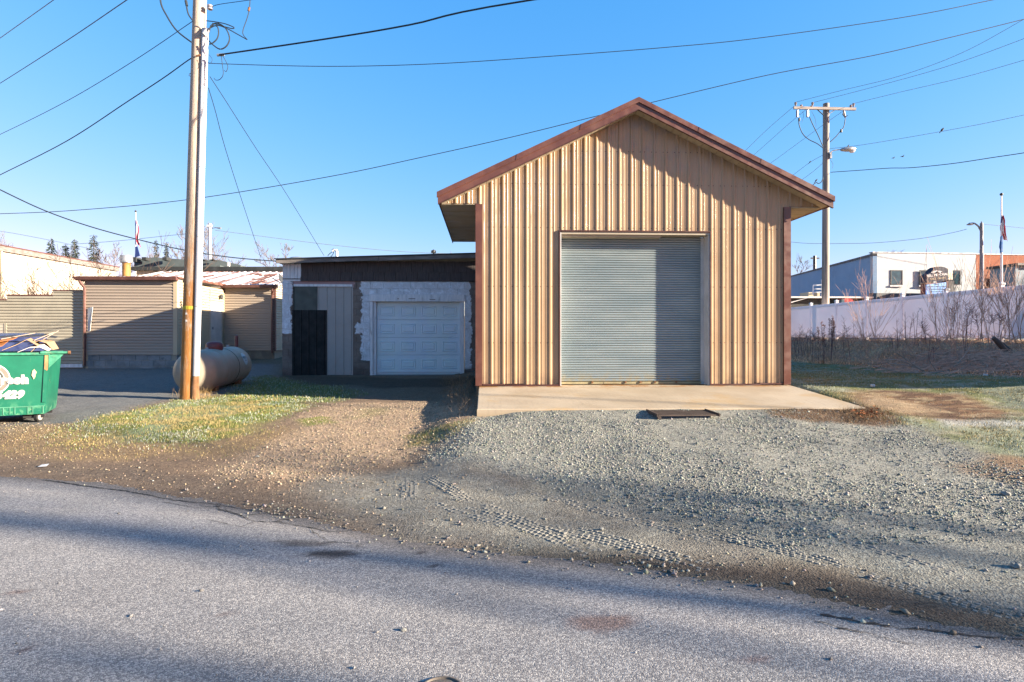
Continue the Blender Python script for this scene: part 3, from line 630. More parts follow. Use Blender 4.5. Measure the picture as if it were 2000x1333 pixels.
x, y = scatter(30000, -8, -2.5, 11, 17.7, lambda a, b: poly_mask(a, b, [(505,735),(560,742),(640,755),(700,772),(640,784),(480,784),(430,778)], .4, .3, 6)); n = len(x)
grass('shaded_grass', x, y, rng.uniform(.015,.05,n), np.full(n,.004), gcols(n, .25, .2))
def dgr(x, y):
    m = poly_mask(x, y, LAWN, .3, .25, 1, True)*((x > 6.1) | (y < 9.0))
    return m*(1-.93*poly_mask(x, y, [(1640,768),(1740,762),(1880,768),(1960,792),(1990,812),(1880,826),(1760,806),(1680,790)], .3, .3, 18))*(.15+.85*ss(.4,.62,fbm(x, y, 2.2, 4, 48)))*np.clip(9/np.maximum(y,1),.3,1)
x, y = scatter(190000, 5.6, 12.6, 5.6, 22, dgr); n = len(x)
grass('right_lawn', x, y, rng.uniform(.012,.04,n), np.full(n,.003)*(1+np.maximum(0,y-10)*.08), gcols(n, .48, .20, (.17,.21,.06), xy=(x, y)))
# patches of dead fringe by the slab and along its west flank
def fringe(name, pix, n0, h0, h1, cols=None, seed=3, lean=1.2):
    G = np.array([gp(*p) for p in pix]); x, y = scatter(n0, G[:,0].min()-.3, G[:,0].max()+.3, G[:,1].min()-.3, G[:,1].max()+.3, lambda a, b: poly_mask(a, b, pix, .15, .15, seed)*slabfree(a, b))
    n = len(x); c = np.array([.34,.225,.13])[None]*rng.uniform(.3,1.5,(n,1)) if cols is None else cols(n); grass(name, x, y, h0+(h1-h0)*rng.random(n)**2.5, np.full(n,.0014), c, lean)
fringe('dead_fringe', [(1480,797),(1640,795),(1760,808),(1740,830),(1600,824),(1500,812)], 30000, .008, .05, seed=17)
fringe('dead_fringe', [(1640,800),(1710,800),(1730,822),(1650,824)], 12000, .02, .12, seed=18)
fringe('dead_fringe', [(860,738),(928,735),(932,800),(905,815),(880,790)], 14000, .02, .15, seed=19)
fringe('dead_fringe', [(790,852),(860,832),(925,815),(900,845),(820,872)], 12000, .01, .05, lambda n: gcols(n, .6, .02), 20)
fringe('pole_base_grass', [(345,778),(385,786),(410,780),(405,768),(350,766)], 3500, .03, .26, lambda n: np.array([.50,.34,.16])[None]*rng.uniform(.5,1.4,(n,1)), 21, .9)
fringe('pole_base_grass', [(400,776),(450,772),(455,782),(405,790)], 4000, .01, .10, lambda n: gcols(n, .3, .0), 22)

# ================================================================ BARN
YB = 11.45; XL, XR = wx(930, YB), wx(1541.5, YB); ZB = .61; XC = (XL+XR)/2; ZE = 4.14; YBK = 16.15
OV = .70; SL = (6.0-4.16)/(XC-XL+OV)
def rake(x): return 6.0-abs(x-XC)*SL
DX0, DX1, DZ = wx(1095, YB), wx(1385, YB), 3.62
barn = thing('barn', 'tan ribbed metal garage with a brown gable roof and grey roll-up door', 'garage', (XC, YB, ZB))
PIT = .2286
def rib_section(a, b):                    # (x, depth) across the sheet
    pts = [(a, 0)]; k0 = int((a-XL)/PIT)-1
    for k in range(k0, int((b-XL)/PIT)+2):
        xr_ = XL+.07+k*PIT
        for dx, dd in ((-.030,0),(-.013,.020),(.013,.020),(.030,0),(.068,0),(.073,.004),(.083,.004),(.088,0),(.142,0),(.147,.004),(.157,.004),(.162,0)):
            if a < xr_+dx < b: pts.append((xr_+dx, dd))
    pts.append((b, pts[-1][1] if False else 0)); return pts
def ribbed(a, b, z0, z1, Y=YB, gable=True):
    P = rib_section(a, b)
    if a < XC < b and gable: P = sorted(P+[(XC, .0)])
    n = len(P); top = [(min(z1, rake(x)-.01) if gable else z1) for x, _ in P]
    v = [(x, Y-d, z0) for x, d in P]+[(P[i][0], Y-P[i][1], top[i]) for i in range(n)]+[(a, Y+.006, z0), (b, Y+.006, z0)]
    f = [(i, i+1, n+i+1, n+i) for i in range(n-1)]
    return MB().add(v, f)
xb = XL+.005
sheets = [XL+.005+.9144*k for k in range(1, 8)]
segs = []
cuts = sorted(set([XL+.005]+[s for s in sheets if s < XR-.05]+[DX0, DX1, XR-.005]))
for a, b in zip(cuts[:-1], cuts[1:]):
    mid = (a+b)/2; z0 = DZ if DX0-.01 < mid < DX1+.01 else (ZB+.03 if mid > XL+.55 and mid < XR-.6 else ZB+.045)
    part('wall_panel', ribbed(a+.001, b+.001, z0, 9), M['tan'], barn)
# small gable returns beyond the corners
for s in (-1, 1):
    a, b = (XL-OV, XL+.005) if s < 0 else (XR-.005, XR+OV)
    part('wall_panel', ribbed(a, b, ZE+.015, 9), M['tan'], barn)
# screws
scr = MB()
for zr in (1.45, 2.55, 3.70, 4.55, 5.2):
    k = 0
    while XL+.07+k*PIT < XR:
        for dx in (.045, .185):
            x = XL+.07+k*PIT+dx-.01
            if zr < rake(x)-.1 and not (DX0-.02 < x < DX1+.02 and zr < DZ): scr.box(x-.008, YB-.007, zr-.008, x+.008, YB-.0005, zr+.008)
        k += 1
part('screws', scr, M['brown2'], barn, kind='stuff')
# core walls
core = MB().box(XL+.01, YB+.03, ZB, DX0-.03, YB+.13, ZE).box(DX1+.03, YB+.03, ZB, XR-.01, YB+.13, ZE)
core.prism([(DX0-.03, DZ+.06), (DX1+.03, DZ+.06), (DX1+.03, ZE), (XR-.01, ZE), (XR-.01, rake(XR)-.05), (XC, 5.93), (XL+.01, rake(XL)-.05), (XL+.01, ZE), (DX0-.03, ZE)], YB+.03, YB+.10)
part('wall', core, M['tan'], barn)
for X, nm in ((XL, 0), (XR-.1, 1)): part('side_wall', MB().box(X+.002, YB+.135, ZB-.3, X+.098, YBK, ZE), M['tan'], barn)
part('back_wall', MB().prism([(XL,ZB-.3),(XR,ZB-.3),(XR,ZE),(XC,5.9),(XL,ZE)], YBK+.003, YBK+.1), M['tan'], barn)
# trims
for (a, b) in ((XL-.012, XL+.118), (XR-.128, XR+.012)):
    part('corner_trim', MB().box(a, YB-.045, ZB+.01, b, YB-.022, ZE-.002).box(a, YB-.0225, ZB+.01, a+.012, YB+.14, ZE-.002).box(b-.012, YB-.0225, ZB+.01, b, YB-.001, ZE-.002), M['brown'], barn)
for a_, b_, z_ in ((XL+.13,XL+.55,.012),(XL+.551,DX0-.036,-.004),(DX1+.029,XR-.6,-.002),(XR-.599,XR-.13,.012)): part('base_trim', MB().box(a_, YB-.031, ZB+z_, b_, YB+.02, ZB+z_+.032), M['brown2'], barn)
# roof
YF = YB-.30
def roofband(dz0, dz1, y0, y1, xo=0.0, mat='brown', name='roof', smooth=False):
    L, Rr = XL-OV-xo, XR+OV+xo
    mb = MB()
    for (a, b) in ((L, XC), (XC, Rr)):
        za, zb = rake(a), rake(b)
        mb.hexa([(a,y0,za+dz0),(b,y0,zb+dz0),(b,y1,zb+dz0),(a,y1,za+dz0)], [(a,y0,za+dz1),(b,y0,zb+dz1),(b,y1,zb+dz1),(a,y1,za+dz1)])
    return mb
roof = part('roof', roofband(.085, .115, YF+.02, YBK+.05, .03), M['brown'], barn)
rr_ = MB(); k = 0
while YF+.15+k*.2286 < YBK:
    y0 = YF+.15+k*.2286
    for s in (-1, 1):
        e = XC+s*(XC-XL+OV+.04); zc, ze = rake(XC)+.115, rake(e)+.115
        p = [(XC,y0,zc),(e,y0,ze),(e,y0+.05,ze),(XC,y0+.05,zc)]; rr_.hexa(p, [(a,b+(.012 if i < 2 else -.012),c+.022) for i, (a,b,c) in enumerate(p)])
    k += 1
part('roof_ribs', rr_, M['brown'], roof, kind='stuff')
part('ridge_cap', MB().prism([(XC-.16, 6.0+.125-.16*SL+.012), (XC, 6.0+.15), (XC+.16, 6.0+.125-.16*SL+.012), (XC+.16, 6.0+.115-.16*SL), (XC, 6.0+.13), (XC-.16, 6.0+.115-.16*SL)], YF-.02, YBK+.07), M['brown'], roof)
# rake fascia in two profiles, each slope its own piece
for s in (-1, 1):
    e = XC+s*(XC-XL+OV+.015); ze = rake(e)
    def band(d0, d1, y0, y1, ee=e):
        ze_ = rake(ee); q = [(XC,y0,6.0+d0),(ee,y0,ze_+d0),(ee,y1,ze_+d0),(XC,y1,6.0+d0)]; t = [(XC,y0,6.0+d1),(ee,y0,ze_+d1),(ee,y1,ze_+d1),(XC,y1,6.0+d1)]
        return MB().hexa(q, t) if s > 0 else MB().hexa([q[1],q[0],q[3],q[2]], [t[1],t[0],t[3],t[2]])
    part('rake_fascia', band(-.075, .050, YF-.010, YF+.02), M['brown'], barn)
    part('rake_trim', band(.050, .150, YF-.035, YF+.02, e+s*.02), M['brown'], barn)
    part('drip_edge', band(-.088, -.077, YF-.018, YF+.03), M['brown2'], barn)
    # the two overlapping joints on the trim
    for f_ in (.30, .62):
        xj = XC+s*f_*(XC-XL+OV); part('trim_joint', MB().hexa([(xj,YF-.039,rake(xj)+.048),(xj+.012,YF-.039,rake(xj)+.048),(xj+.012,YF-.0355,rake(xj)+.048),(xj,YF-.0355,rake(xj)+.048)], [(xj+.02,YF-.039,rake(xj+.02)+.152),(xj+.032,YF-.039,rake(xj+.03)+.152),(xj+.032,YF-.0355,rake(xj+.03)+.152),(xj+.02,YF-.0355,rake(xj+.02)+.152)]), M['brown2'], barn)
    # rake soffit in short pieces
    sw = .145; n = int((XC-XL+OV)/sw*1.05)
    for i in range(n):
        a = XC+s*(i*sw+.004); b = XC+s*((i+1)*sw-.004)
        if abs(b-XC) > XC-XL+OV: break
        lo, hi = min(a,b), max(a,b)
        mb = MB().hexa([(lo,YF+.032,rake(lo)-.055),(hi,YF+.032,rake(hi)-.055),(hi,YB-.001,rake(hi)-.055),(lo,YB-.001,rake(lo)-.055)], [(lo,YF+.032,rake(lo)-.040),(hi,YF+.032,rake(hi)-.040),(hi,YB-.001,rake(hi)-.040),(lo,YB-.001,rake(lo)-.040)])
        part('soffit_strip', mb, M['soffit'], barn)
    part('soffit_backing', band(-.040, -.030, YF+.03, YB-.002), M['brown2'], barn)
    # eave soffit slats running across, and the eave fascia
    x0, x1 = (XL-OV, XL-.02) if s < 0 else (XR+.02, XR+OV)
    yy = YB+.004; i = 0; sl_ = MB().box(0, 0, 0, x1-x0, .206, .012).mesh('soffit_slat', M['soffit'])
    while yy+.21 < YBK: inst('soffit_slat', sl_, barn, (x0, yy, ZE-.004-(i % 2)*.004)); yy += .2245; i += 1
    part('soffit_backing', MB().box(x0-.01, YB+.002, ZE+.010, x1, YBK, ZE+.016), M['brown2'], barn)
    xf = XL-OV-.02 if s < 0 else XR+OV+.002
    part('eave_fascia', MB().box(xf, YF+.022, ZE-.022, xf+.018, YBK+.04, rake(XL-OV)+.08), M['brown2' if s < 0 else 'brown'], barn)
# roll-up door
YD = YB+.27
door = part('roller_door', MB(), None, barn)
cur = MB(); prof = []; zz = ZB+.06; pitch = .0475
while zz < DZ:
    for q, d in ((0,.0),(.10,.009),(.28,.017),(.5,.019),(.72,.017),(.90,.009)): prof.append((YD-d, zz+pitch*q))
    zz += pitch
n = len(prof); cur.add([(DX0+.015,a,b) for a,b in prof]+[(DX1-.075,a,b) for a,b in prof], [(i, n+i, n+i+1, i+1) for i in range(n-1)])
part('curtain', cur, M['curtain'], door, True)
part('bottom_bar', MB().box(DX0+.015, YD-.03, ZB+.012, DX1-.07, YD-.001, ZB+.055).box(DX0+.9, YD-.034, ZB+.02, DX0+1.2, YD-.031, ZB+.05), wear('rusty_yellow_bar', (.42,.36,.20), .7, .2, 6, dirt=(.30,.11,.03), dirt_amt=.9), door)
lk = MB()
for x in (DX0+.65, DX0+1.32, DX0+1.62, DX0+1.92, DX0+2.35): lk.box(x, YD-.05, ZB+.03, x+.035, YD-.031, ZB+.065)
part('bar_brackets', lk, M['rust'], door)
part('door_jamb', MB().box(DX0-.01, YB-.012, ZB, DX0+.012, YD+.02, DZ-.005), M['white'], barn)
part('door_jamb', MB().box(DX1-.012, YB-.012, ZB, DX1+.004, YD+.02, DZ-.005).box(DX1-.075, YD-.02, ZB+.001, DX1-.0125, YD+.02, DZ-.055), M['white'], barn, label='dented white jamb plate')
part('door_header', MB().box(DX0+.013, YB-.010, DZ-.045, DX1-.013, YD+.02, DZ+.004).box(DX0+.013, YB+.05, DZ-.085, DX0+2.0, YD-.02, DZ-.046), M['soffit'], barn)
part('door_trim', MB().box(DX0-.035, YB-.034, ZB, DX0-.011, YB-.001, DZ+.03).box(DX1+.005, YB-.034, ZB, DX1+.028, YB-.001, DZ+.03).box(DX0-.010, YB-.034, DZ+.005, DX1+.004, YB-.001, DZ+.03), M['brown2'], barn)
# concrete apron
ap = MB(); nx_ = 24; zt0, zt1 = .46, .605; Yf = 9.10; XA0, XA1 = -.13, XR+.02
ap.add([(XA0,Yf,.05),(XA1,Yf,.05),(XA1,YB+.5,.05),(XA0,YB+.5,.05),(XA0+.012,Yf+.012,zt0),(XA1-.01,Yf+.012,zt0-.015),(XA1-.01,YB,zt1),(XA0+.012,YB,zt1),(XA0,Yf,zt0-.015),(XA1,Yf,zt0-.03),(XA1,YB+.5,zt1-.012),(XA0,YB+.5,zt1-.012),(XA1-.01,YB+.5,zt1),(XA0+.012,YB+.5,zt1)],
       [(0,1,9,8),(1,2,10,9),(2,3,11,10),(3,0,8,11),(8,9,5,4),(4,5,6,7),(7,6,12,13),(9,10,12,6,5),(11,8,4,7,13)])
setting('concrete_apron', ap, M['concrete'])
setting('garage_floor', MB().box(XL+.12, YB+.51, .3, XR-.12, YBK-.01, .6), M['concrete'])
# steel grate
ga, gb = gp(1262, 798), gp(1405, 812)
gx0, gx1 = wx(1284, 8.5), wx(1402, 8.5); gy0, gy1 = 8.47, 9.02; gz = .420
gr = thing('steel_grate', 'dark rusty steel grating lying on the gravel before the concrete apron', 'grate', (gx0, gy0, gz-.05))
lat = MB(); nxg, nyg = 26, 11
for i in range(nxg+1):
    x = gx0+(gx1-gx0)*i/nxg; lat.box(x-.0035, gy0, gz, x+.0035, gy1, gz+.018)
for j in range(nyg+1):
    y = gy0+(gy1-gy0)*j/nyg; lat.box(gx0+.004, y-.003, gz-.001, gx1-.004, y+.003, gz+.0185)
part('bars', lat, M['grate'], gr, kind='stuff')
part('frame', MB().box(gx0-.02, gy0-.015, gz-.01, gx0-.004, gy1+.015, gz+.034).box(gx1+.004, gy0-.015, gz-.01, gx1+.02, gy1+.015, gz+.034), M['grate'], gr)
part('foot', MB().box(gx0, gy0, gz-.08, gx0+.05, gy0+.03, gz-.002), M['grate'], gr)

# ================================================================ BLOCK GARAGE
YG = 17.75; GX0 = wx(551, YG); GX1 = 1.6; GZ = .41
garage = thing('block_garage', 'low concrete block garage with peeling white paint and a shingled band under its flat roof', 'garage', (GX0, YG, GZ))
def gx(px): return wx(px, YG)
def gzz(px, py): return wz(px, py, YG)
holes = [(gx(571.5), gx(688), GZ-.1, gzz(600,559.5)), (gx(723), gx(907.5), GZ-.1, gzz(800,576))]
topz = gzz(600, 549.5); full = {}
def blockmesh(w_, h_):
    k = (round(w_,3), round(h_,3))
    if k not in full: full[k] = MB().cbox(0,0,0,w_-.014,.19,h_-.014,.005).mesh('block', M['block'])
    return full[k]
part('mortar_core', MB().box(GX0+.012, YG+.012, GZ-.2, gx(571.5), YG+.18, topz).box(gx(688), YG+.012, GZ-.2, gx(723), YG+.18, topz).box(gx(907.5), YG+.012, GZ-.2, GX1, YG+.18, topz).box(gx(571.5)+.002, YG+.014, holes[0][3], gx(688)-.002, YG+.18, topz).box(gx(723)+.002, YG+.014, holes[1][3], gx(907.5)-.002, YG+.18, topz), M['block'], garage)
r = 0; z = GZ-.02
while z < topz-.04:
    hh = min(.2, topz-z); x = GX0-(.2 if r % 2 else 0)
    while x < .15:
        spans = [(max(x, GX0), x+.4)]
        for hx0, hx1, hz0, hz1 in holes:
            if z+.05 < hz1:
                ns = []
                for a, b in spans:
                    if b <= hx0 or a >= hx1: ns.append((a,b)); continue
                    if a < hx0-.04: ns.append((a,hx0))
                    if b > hx1+.04: ns.append((hx1,b))
                spans = ns
        for a, b in spans:
            if b-a > .05: inst('block', blockmesh(b-a, hh), garage, (a, YG+random.uniform(-.0025,.0025), z+.004))
        x += .4
    z += .2; r += 1
part('side_wall', MB().box(GX0+.002, YG+.195, GZ-.2, GX0+.19, 26, 3.55), M['block'], garage)
part('back_wall', MB().box(GX0+.2, 25.8, GZ-.2, GX1, 26, 3.55), M['block'], garage)
# boards, shingles
def vboards(pxs, py0, py1, mat, name, Y, proud=.02):
    for a, b in zip(pxs[:-1], pxs[1:]): part(name, MB().cbox(gx(a)+.004, Y-proud, gzz(a,py1), gx(b)-.004, Y+.012, gzz(a,py0), .004), M[mat], garage)
vboards([552.5,561,567,575,581,588.5], 514.5, 544.5, 'oldwhite', 'board', YG)
part('backing', MB().box(GX0+.01, YG+.014, topz+.005, GX1, YG+.1, gzz(600,512)), M['shake'], garage)
part('backing', MB().box(GX0+.01, YG+.0135, gzz(560,546), gx(589), YG+.02, topz+.004), M['oldwhite'], garage)
for row, (p0, p1) in enumerate(((511, 532), (530, 549.5))):
    px = 589-(10 if row else 0); k = 0
    while px < 940:
        a, b = max(px, 588.8 if not row else 587), px+21.5
        part('shingle', MB().hexa([(gx(a)+.004, YG-.022-row*.006, gzz(a,p1)+random.uniform(-.006,.006)), (gx(b)-.004, YG-.022-row*.006, gzz(b,p1)+random.uniform(-.006,.006)), (gx(b)-.004, YG+.010, gzz(b,p1)), (gx(a)+.004, YG+.010, gzz(a,p1))],
             [(gx(a)+.004, YG-.008, gzz(a,p0)), (gx(b)-.004, YG-.008, gzz(b,p0)), (gx(b)-.004, YG+.010, gzz(b,p0)), (gx(a)+.004, YG+.010, gzz(a,p0))]), M['shake'], garage)
        px += 21.5
# roof
zl, zr_ = gzz(546,508), gzz(928,497); xl_, xr2 = gx(545)-.02, GX1+.2; sl2 = (zr_-zl)/(gx(928)-gx(546))
def gr_z(x): return zl+(x-xl_)*sl2
rf = part('roof', MB().hexa([(xl_,YG-.22,zl-.10),(xr2,YG-.22,gr_z(xr2)-.10),(xr2,26.2,gr_z(xr2)-.10),(xl_,26.2,zl-.10)], [(xl_,YG-.22,zl),(xr2,YG-.22,gr_z(xr2)),(xr2,26.2,gr_z(xr2)),(xl_,26.2,zl)]), M['roofdark'], garage)
part('fascia_board', MB().hexa([(xl_+.03,YG-.245,zl-.135),(gx(741),YG-.245,gr_z(gx(741))-.135),(gx(741),YG-.222,gr_z(gx(741))-.135),(xl_+.03,YG-.222,zl-.135)], [(xl_+.01,YG-.245,zl-.025),(gx(741),YG-.245,gr_z(gx(741))-.025),(gx(741),YG-.222,gr_z(gx(741))-.025),(xl_+.01,YG-.222,zl-.025)]), M['fasciawood'], rf)
part('fascia_board', MB().hexa([(gx(742),YG-.248,gr_z(gx(741))-.145),(xr2,YG-.248,gr_z(xr2)-.145),(xr2,YG-.222,gr_z(xr2)-.145),(gx(742),YG-.222,gr_z(gx(741))-.145)], [(gx(742),YG-.248,gr_z(gx(741))-.03),(xr2,YG-.248,gr_z(xr2)-.03),(xr2,YG-.222,gr_z(xr2)-.03),(gx(742),YG-.222,gr_z(gx(741))-.03)]), M['fasciawood'], rf)
part('drip_edge', MB().hexa([(xl_-.04,YG-.27,zl-.020),(xr2,YG-.27,gr_z(xr2)-.020),(xr2,YG-.2,gr_z(xr2)-.001),(xl_-.04,YG-.2,zl-.001)], [(xl_-.04,YG-.27,zl+.012),(xr2,YG-.27,gr_z(xr2)+.012),(xr2,YG-.2,gr_z(xr2)+.012),(xl_-.04,YG-.2,zl+.012)]), M['darkframe'], rf)
# infill panels
def corr(px0, px1, py0, py1, mat, name, proud, ribs, label=None):
    a, b = gx(px0), gx(px1); z0, z1 = gzz(px0,py1), gzz(px0,py0); pts = [(a, 0)]
    for k in ribs:
        c = gx(k)
        for dx, d in ((-.018,0),(-.008,.018),(.008,.018),(.018,0)):
            if a+.001 < c+dx < b-.001: pts.append((c+dx, d))
    pts.append((b, 0)); n = len(pts); Y = YG-proud
    return part(name, MB().add([(x,Y-d,z0) for x,d in pts]+[(x,Y-d,z1) for x,d in pts]+[(a,Y+.02,z0),(b,Y+.02,z0),(a,Y+.02,z1),(b,Y+.02,z1)], [(i,i+1,n+i+1,n+i) for i in range(n-1)]+[(2*n,0,n,2*n+2),(n-1,2*n+1,2*n+3,2*n-1),tuple(range(n,2*n))+(2*n+3,2*n+2),tuple(range(n-1,-1,-1))+(2*n,2*n+1)]), M[mat], garage, label=label)
part('infill_backing', MB().box(gx(571.5), YG+.05, GZ-.1, gx(688), YG+.1, holes[0][3]), M['tealboard'], garage)
corr(619.5, 687, 560, 733, 'greypanel', 'metal_panel', -.02, [621.5,638,654.5,670.5,685.5], 'light grey ribbed metal panel')
corr(571, 638.5, 606, 734.5, 'blackpanel', 'metal_panel', .015, [574,588.5,603,618,633], 'black ribbed metal panel covering the lower doorway')
part('board_panel', MB().box(gx(576), YG+.0, gzz(576,606), gx(619.3), YG+.03, gzz(576,560)), M['tealboard'], garage, label='weathered grey green board')
part('lintel', MB().box(gx(574), YG-.018, gzz(600,560), gx(688), YG+.0, gzz(600,555.5)), M['oldwhite'], garage)
part('edge_board', MB().box(gx(687.2), YG-.012, GZ+.0, gx(689.5), YG+.03, gzz(688,559)), M['greypanel'], garage)
# garage door frame and sectional door
part('door_lintel', MB().cbox(gx(722), YG-.045, gzz(800,589.5), gx(908), YG-.002, gzz(800,575.5), .005), M['oldwhite'], garage)
part('door_jamb', MB().cbox(gx(723), YG-.03, GZ-.08, gx(728.5), YG+.10, gzz(723,589.6), .004), M['oldwhite'], garage)
part('door_jamb', MB().cbox(gx(728.8), YG+.02, GZ-.02, gx(734.5), YG+.16, gzz(723,589.6), .004), M['oldwhite'], garage)
part('door_jamb', MB().cbox(gx(898), YG-.02, GZ-.02, gx(906.5), YG+.16, gzz(800,589.6), .004), M['oldwhite'], garage)
gd = part('garage_door', MB().box(gx(732), YG+.155, GZ-.02, gx(900), YG+.16, gzz(800,588)), M['garagedoor'], garage)
dz0, dz1 = gzz(800,728.5), gzz(800,590.2); dx0, dx1 = gx(734.8), gx(898); sh = (dz1-dz0)/4
for i in range(4):
    za = dz0+i*sh; part('door_section', MB().cbox(dx0, YG+.115, za+.004, dx1, YG+.15, za+sh-.004, .004), M['garagedoor'], gd)
    for j in range(4):
        wv = (dx1-dx0)/4; xa = dx0+j*wv+wv*.14; xb_ = dx0+(j+1)*wv-wv*.14; zb, zc = za+sh*.20, za+sh*.76
        mb = MB(); fr = [(0,.0),(.022,.012),(.05,.012),(.075,.003)]
        # recessed moulding round a raised field, built proud of the section
        v = []
        for ins, dep in ((0,-.001),(.018,-.014),(.036,-.002),(.05,-.002),(.075,-.013)):
            v += [(xa+ins,YG+.115+dep,zb+ins),(xb_-ins,YG+.115+dep,zb+ins),(xb_-ins,YG+.115+dep,zc-ins),(xa+ins,YG+.115+dep,zc-ins)]
        f = [(k*4+i_, k*4+(i_+1)%4, (k+1)*4+(i_+1)%4, (k+1)*4+i_) for k in range(4) for i_ in range(4)]+[(16,17,18,19)]
        part('raised_panel', mb.add(v, f), M['garagedoor'], gd)
part('threshold', MB().cbox(gx(733), YG-.05, GZ-.12, gx(905), YG+.2, GZ+.005, .006), M['blockgrey'], garage)
for px, py, w_ in ((778,584,.05),(805,584,.2),(845,585.5,.17)): part('paint_scar', MB().box(gx(px)-w_/2, YG-.0475, gzz(px,py)-.012, gx(px)+w_/2, YG-.046, gzz(px,py)+.010), M['fasciawood'], garage)
# things on its roof
vt = thing('roof_vent', 'low round galvanised turbine vent on the left end of the block garage roof', 'vent', (wx(580,18.05), 18.05, 3.80))
part('base', MB().lathe([(.20,-.03),(.20,.02),(.29,.03),(.29,.06)], 20, Matrix.Translation(Vector(vt.location))), M['steel'], vt, True)
part('cap', MB().lathe([(.30,.06),(.27,.10),(.17,.145),(.05,.165),(.01,.165)], 20, Matrix.Translation(Vector(vt.location))), M['steel'], vt, True)
pp = wp(658, 504, 19.5); q = wp(658, 489, 19.5)
vp_ = thing('service_mast', 'white gooseneck service pipe with black wires on the block garage roof', 'pipe', (pp.x, 19.5, pp.z-.2))
part('pipe', MB().tube([(pp.x,19.5,pp.z-.2),(pp.x,19.5,q.z-.06),(pp.x-.03,19.5,q.z),(pp.x-.09,19.5,q.z+.02),(pp.x-.15,19.5,q.z-.03)], .045, 10), M['guard'], vp_, True)
wq = [wp(652,492,19.5), wp(650,498,19.5), wp(645,503,19.5)]; part('wire', MB().tube(wq, .012, 5), M['wire'], vp_)
part('wire', MB().tube([wp(652,490,19.5), wp(645,495,19.5), wp(640,500,19.5)], .012, 5), M['wire'], vp_)

# ================================================================ SIDED BUILDING (left)
def siding(x0, x1, z0, z1, Y, pitch=.1016, flip=False, axis_='x', top=None):
    mb = MB(); z = z0; prof = []
    while z < z1-.001:
        h_ = min(pitch, z1-z); prof += [(-.034, z), (-.034, z+h_*.12), (-.014, z+h_*.80), (.006, z+h_*.82), (.006, z+h_)]; z += pitch
    n = len(prof)
    if axis_ == 'x': v = [(x0,Y+d,zz) for d,zz in prof]+[(x1,Y+d,zz) for d,zz in prof]
    else: v = [(Y-d,x0,zz) for d,zz in prof]+[(Y-d,x1,zz) for d,zz in prof]      # faces +X
    return mb.add(v, [(i, n+i, n+i+1, i+1) for i in range(n-1)])
Y1 = 20.9; Y3 = 24.6
sh_ = thing('sided_building', 'low taupe vinyl sided building with maroon gutters and a rusty snow dusted roof', 'building', (wx(345,Y1), Y1, .45))
X10, X11 = wx(166,Y1), wx(345,Y1); zf1 = wz(250,693,Y1); ze1 = wz(250,549,Y1)
part('siding', siding(X10, X11, zf1, ze1, Y1), M['siding'], sh_, label='taupe front siding')
part('siding', siding(Y1, Y3, zf1, ze1, X11+.0, axis_='y'), M['siding3'], sh_, label='sunlit cream side siding')
part('corner_post', MB().box(X11-.10, Y1-.035, zf1-.02, X11+.03, Y1+.10, ze1+.05), M['siding3'], sh_)
X31 = wx(536,Y3); zf3 = wz(490,685,Y3); ze3 = wz(490,563,Y3)
part('siding', siding(X11, X31, zf3, ze3, Y3), M['siding'], sh_, label='taupe siding of the recessed bay')
part('corner_post', MB().box(X31-.05, Y3-.03, zf3-.02, X31+.06, Y3+.1, ze3), M['gutter'], sh_)
part('siding', siding(Y3, 31, zf3, ze3+.2, X31+.04, axis_='y'), M['siding3'], sh_)
part('wall_core', MB().box(X10+.01, Y1+.01, .2, X11-.01, Y3+.5, ze1).box(X10, Y3+.01, .3, X31, 32, ze3), M['siding2'], sh_)
part('foundation', MB().box(X11+.02, Y3-.01, .3, X31, Y3+.009, zf3), wear('tan_foundation', (.30,.26,.20), .9, .3, 3), sh_)
bm = MB().cbox(0,0,0,.392,.15,.192,.005).mesh('block', M['blockgrey'])
part('foundation_core', MB().box(X10, Y1+.012, .0, X11+.0, Y1+.15, zf1), M['blockgrey'], sh_)
z = zf1-.2; r = 0
while z > .05:
    x = X10-(.2 if r % 2 else 0)+.1
    while x < X11-.3: inst('block', bm, sh_, (x, Y1+random.uniform(-.006,.004), z)); x += .4
    z -= .2; r += 1
part('eave_gutter', MB().prismx([(Y1-.20,ze1+.02),(Y1-.22,ze1+.13),(Y1-.05,ze1+.13),(Y1-.05,ze1+.0)], X10-.25, X11+.08), M['gutter'], sh_)
part('eave_soffit', MB().box(X10-.2, Y1-.05, ze1-.01, X11+.05, Y1+.3, ze1+.05), M['soffit'], sh_)
dsp = MB().tube([(X10-.07,Y1-.14,ze1+.03),(X10-.07,Y1-.14,ze1-.06),(X10+.02,Y1-.06,ze1-.25),(X10+.02,Y1-.06,.55)], .045, 8)
part('downspout', dsp, M['gutter'], sh_)
part('roof_wing', MB().hexa([(X10-.2,Y1-.12,ze1+.10),(X11+.08,Y1-.12,ze1+.10),(X11+.08,Y3+.1,ze1+.12),(X10-.2,Y3+.1,ze1+.12)], [(X10-.2,Y1-.12,ze1+.15),(X11+.08,Y1-.12,ze1+.15),(X11+.08,Y3+.1,ze1+.22),(X10-.2,Y3+.1,ze1+.22)]), M['snowroof'], sh_)
zr3 = wz(400, 531, 29.5)
rp_ = MB(); x0_, x1_ = wx(150,29.5), X31+.12
part('roof', MB().hexa([(X10-2.0,Y3-.18,ze3+.05),(x1_,Y3-.18,ze3+.05),(x1_,29.5,zr3-.06),(X10-2.0+1.2,29.5,zr3-.06)], [(X10-2.0,Y3-.18,ze3+.10),(x1_,Y3-.18,ze3+.10),(x1_,29.5,zr3),(X10-2.0+1.2,29.5,zr3)]), M['snowroof'], sh_)
rbm = MB(); x = X10-1.9
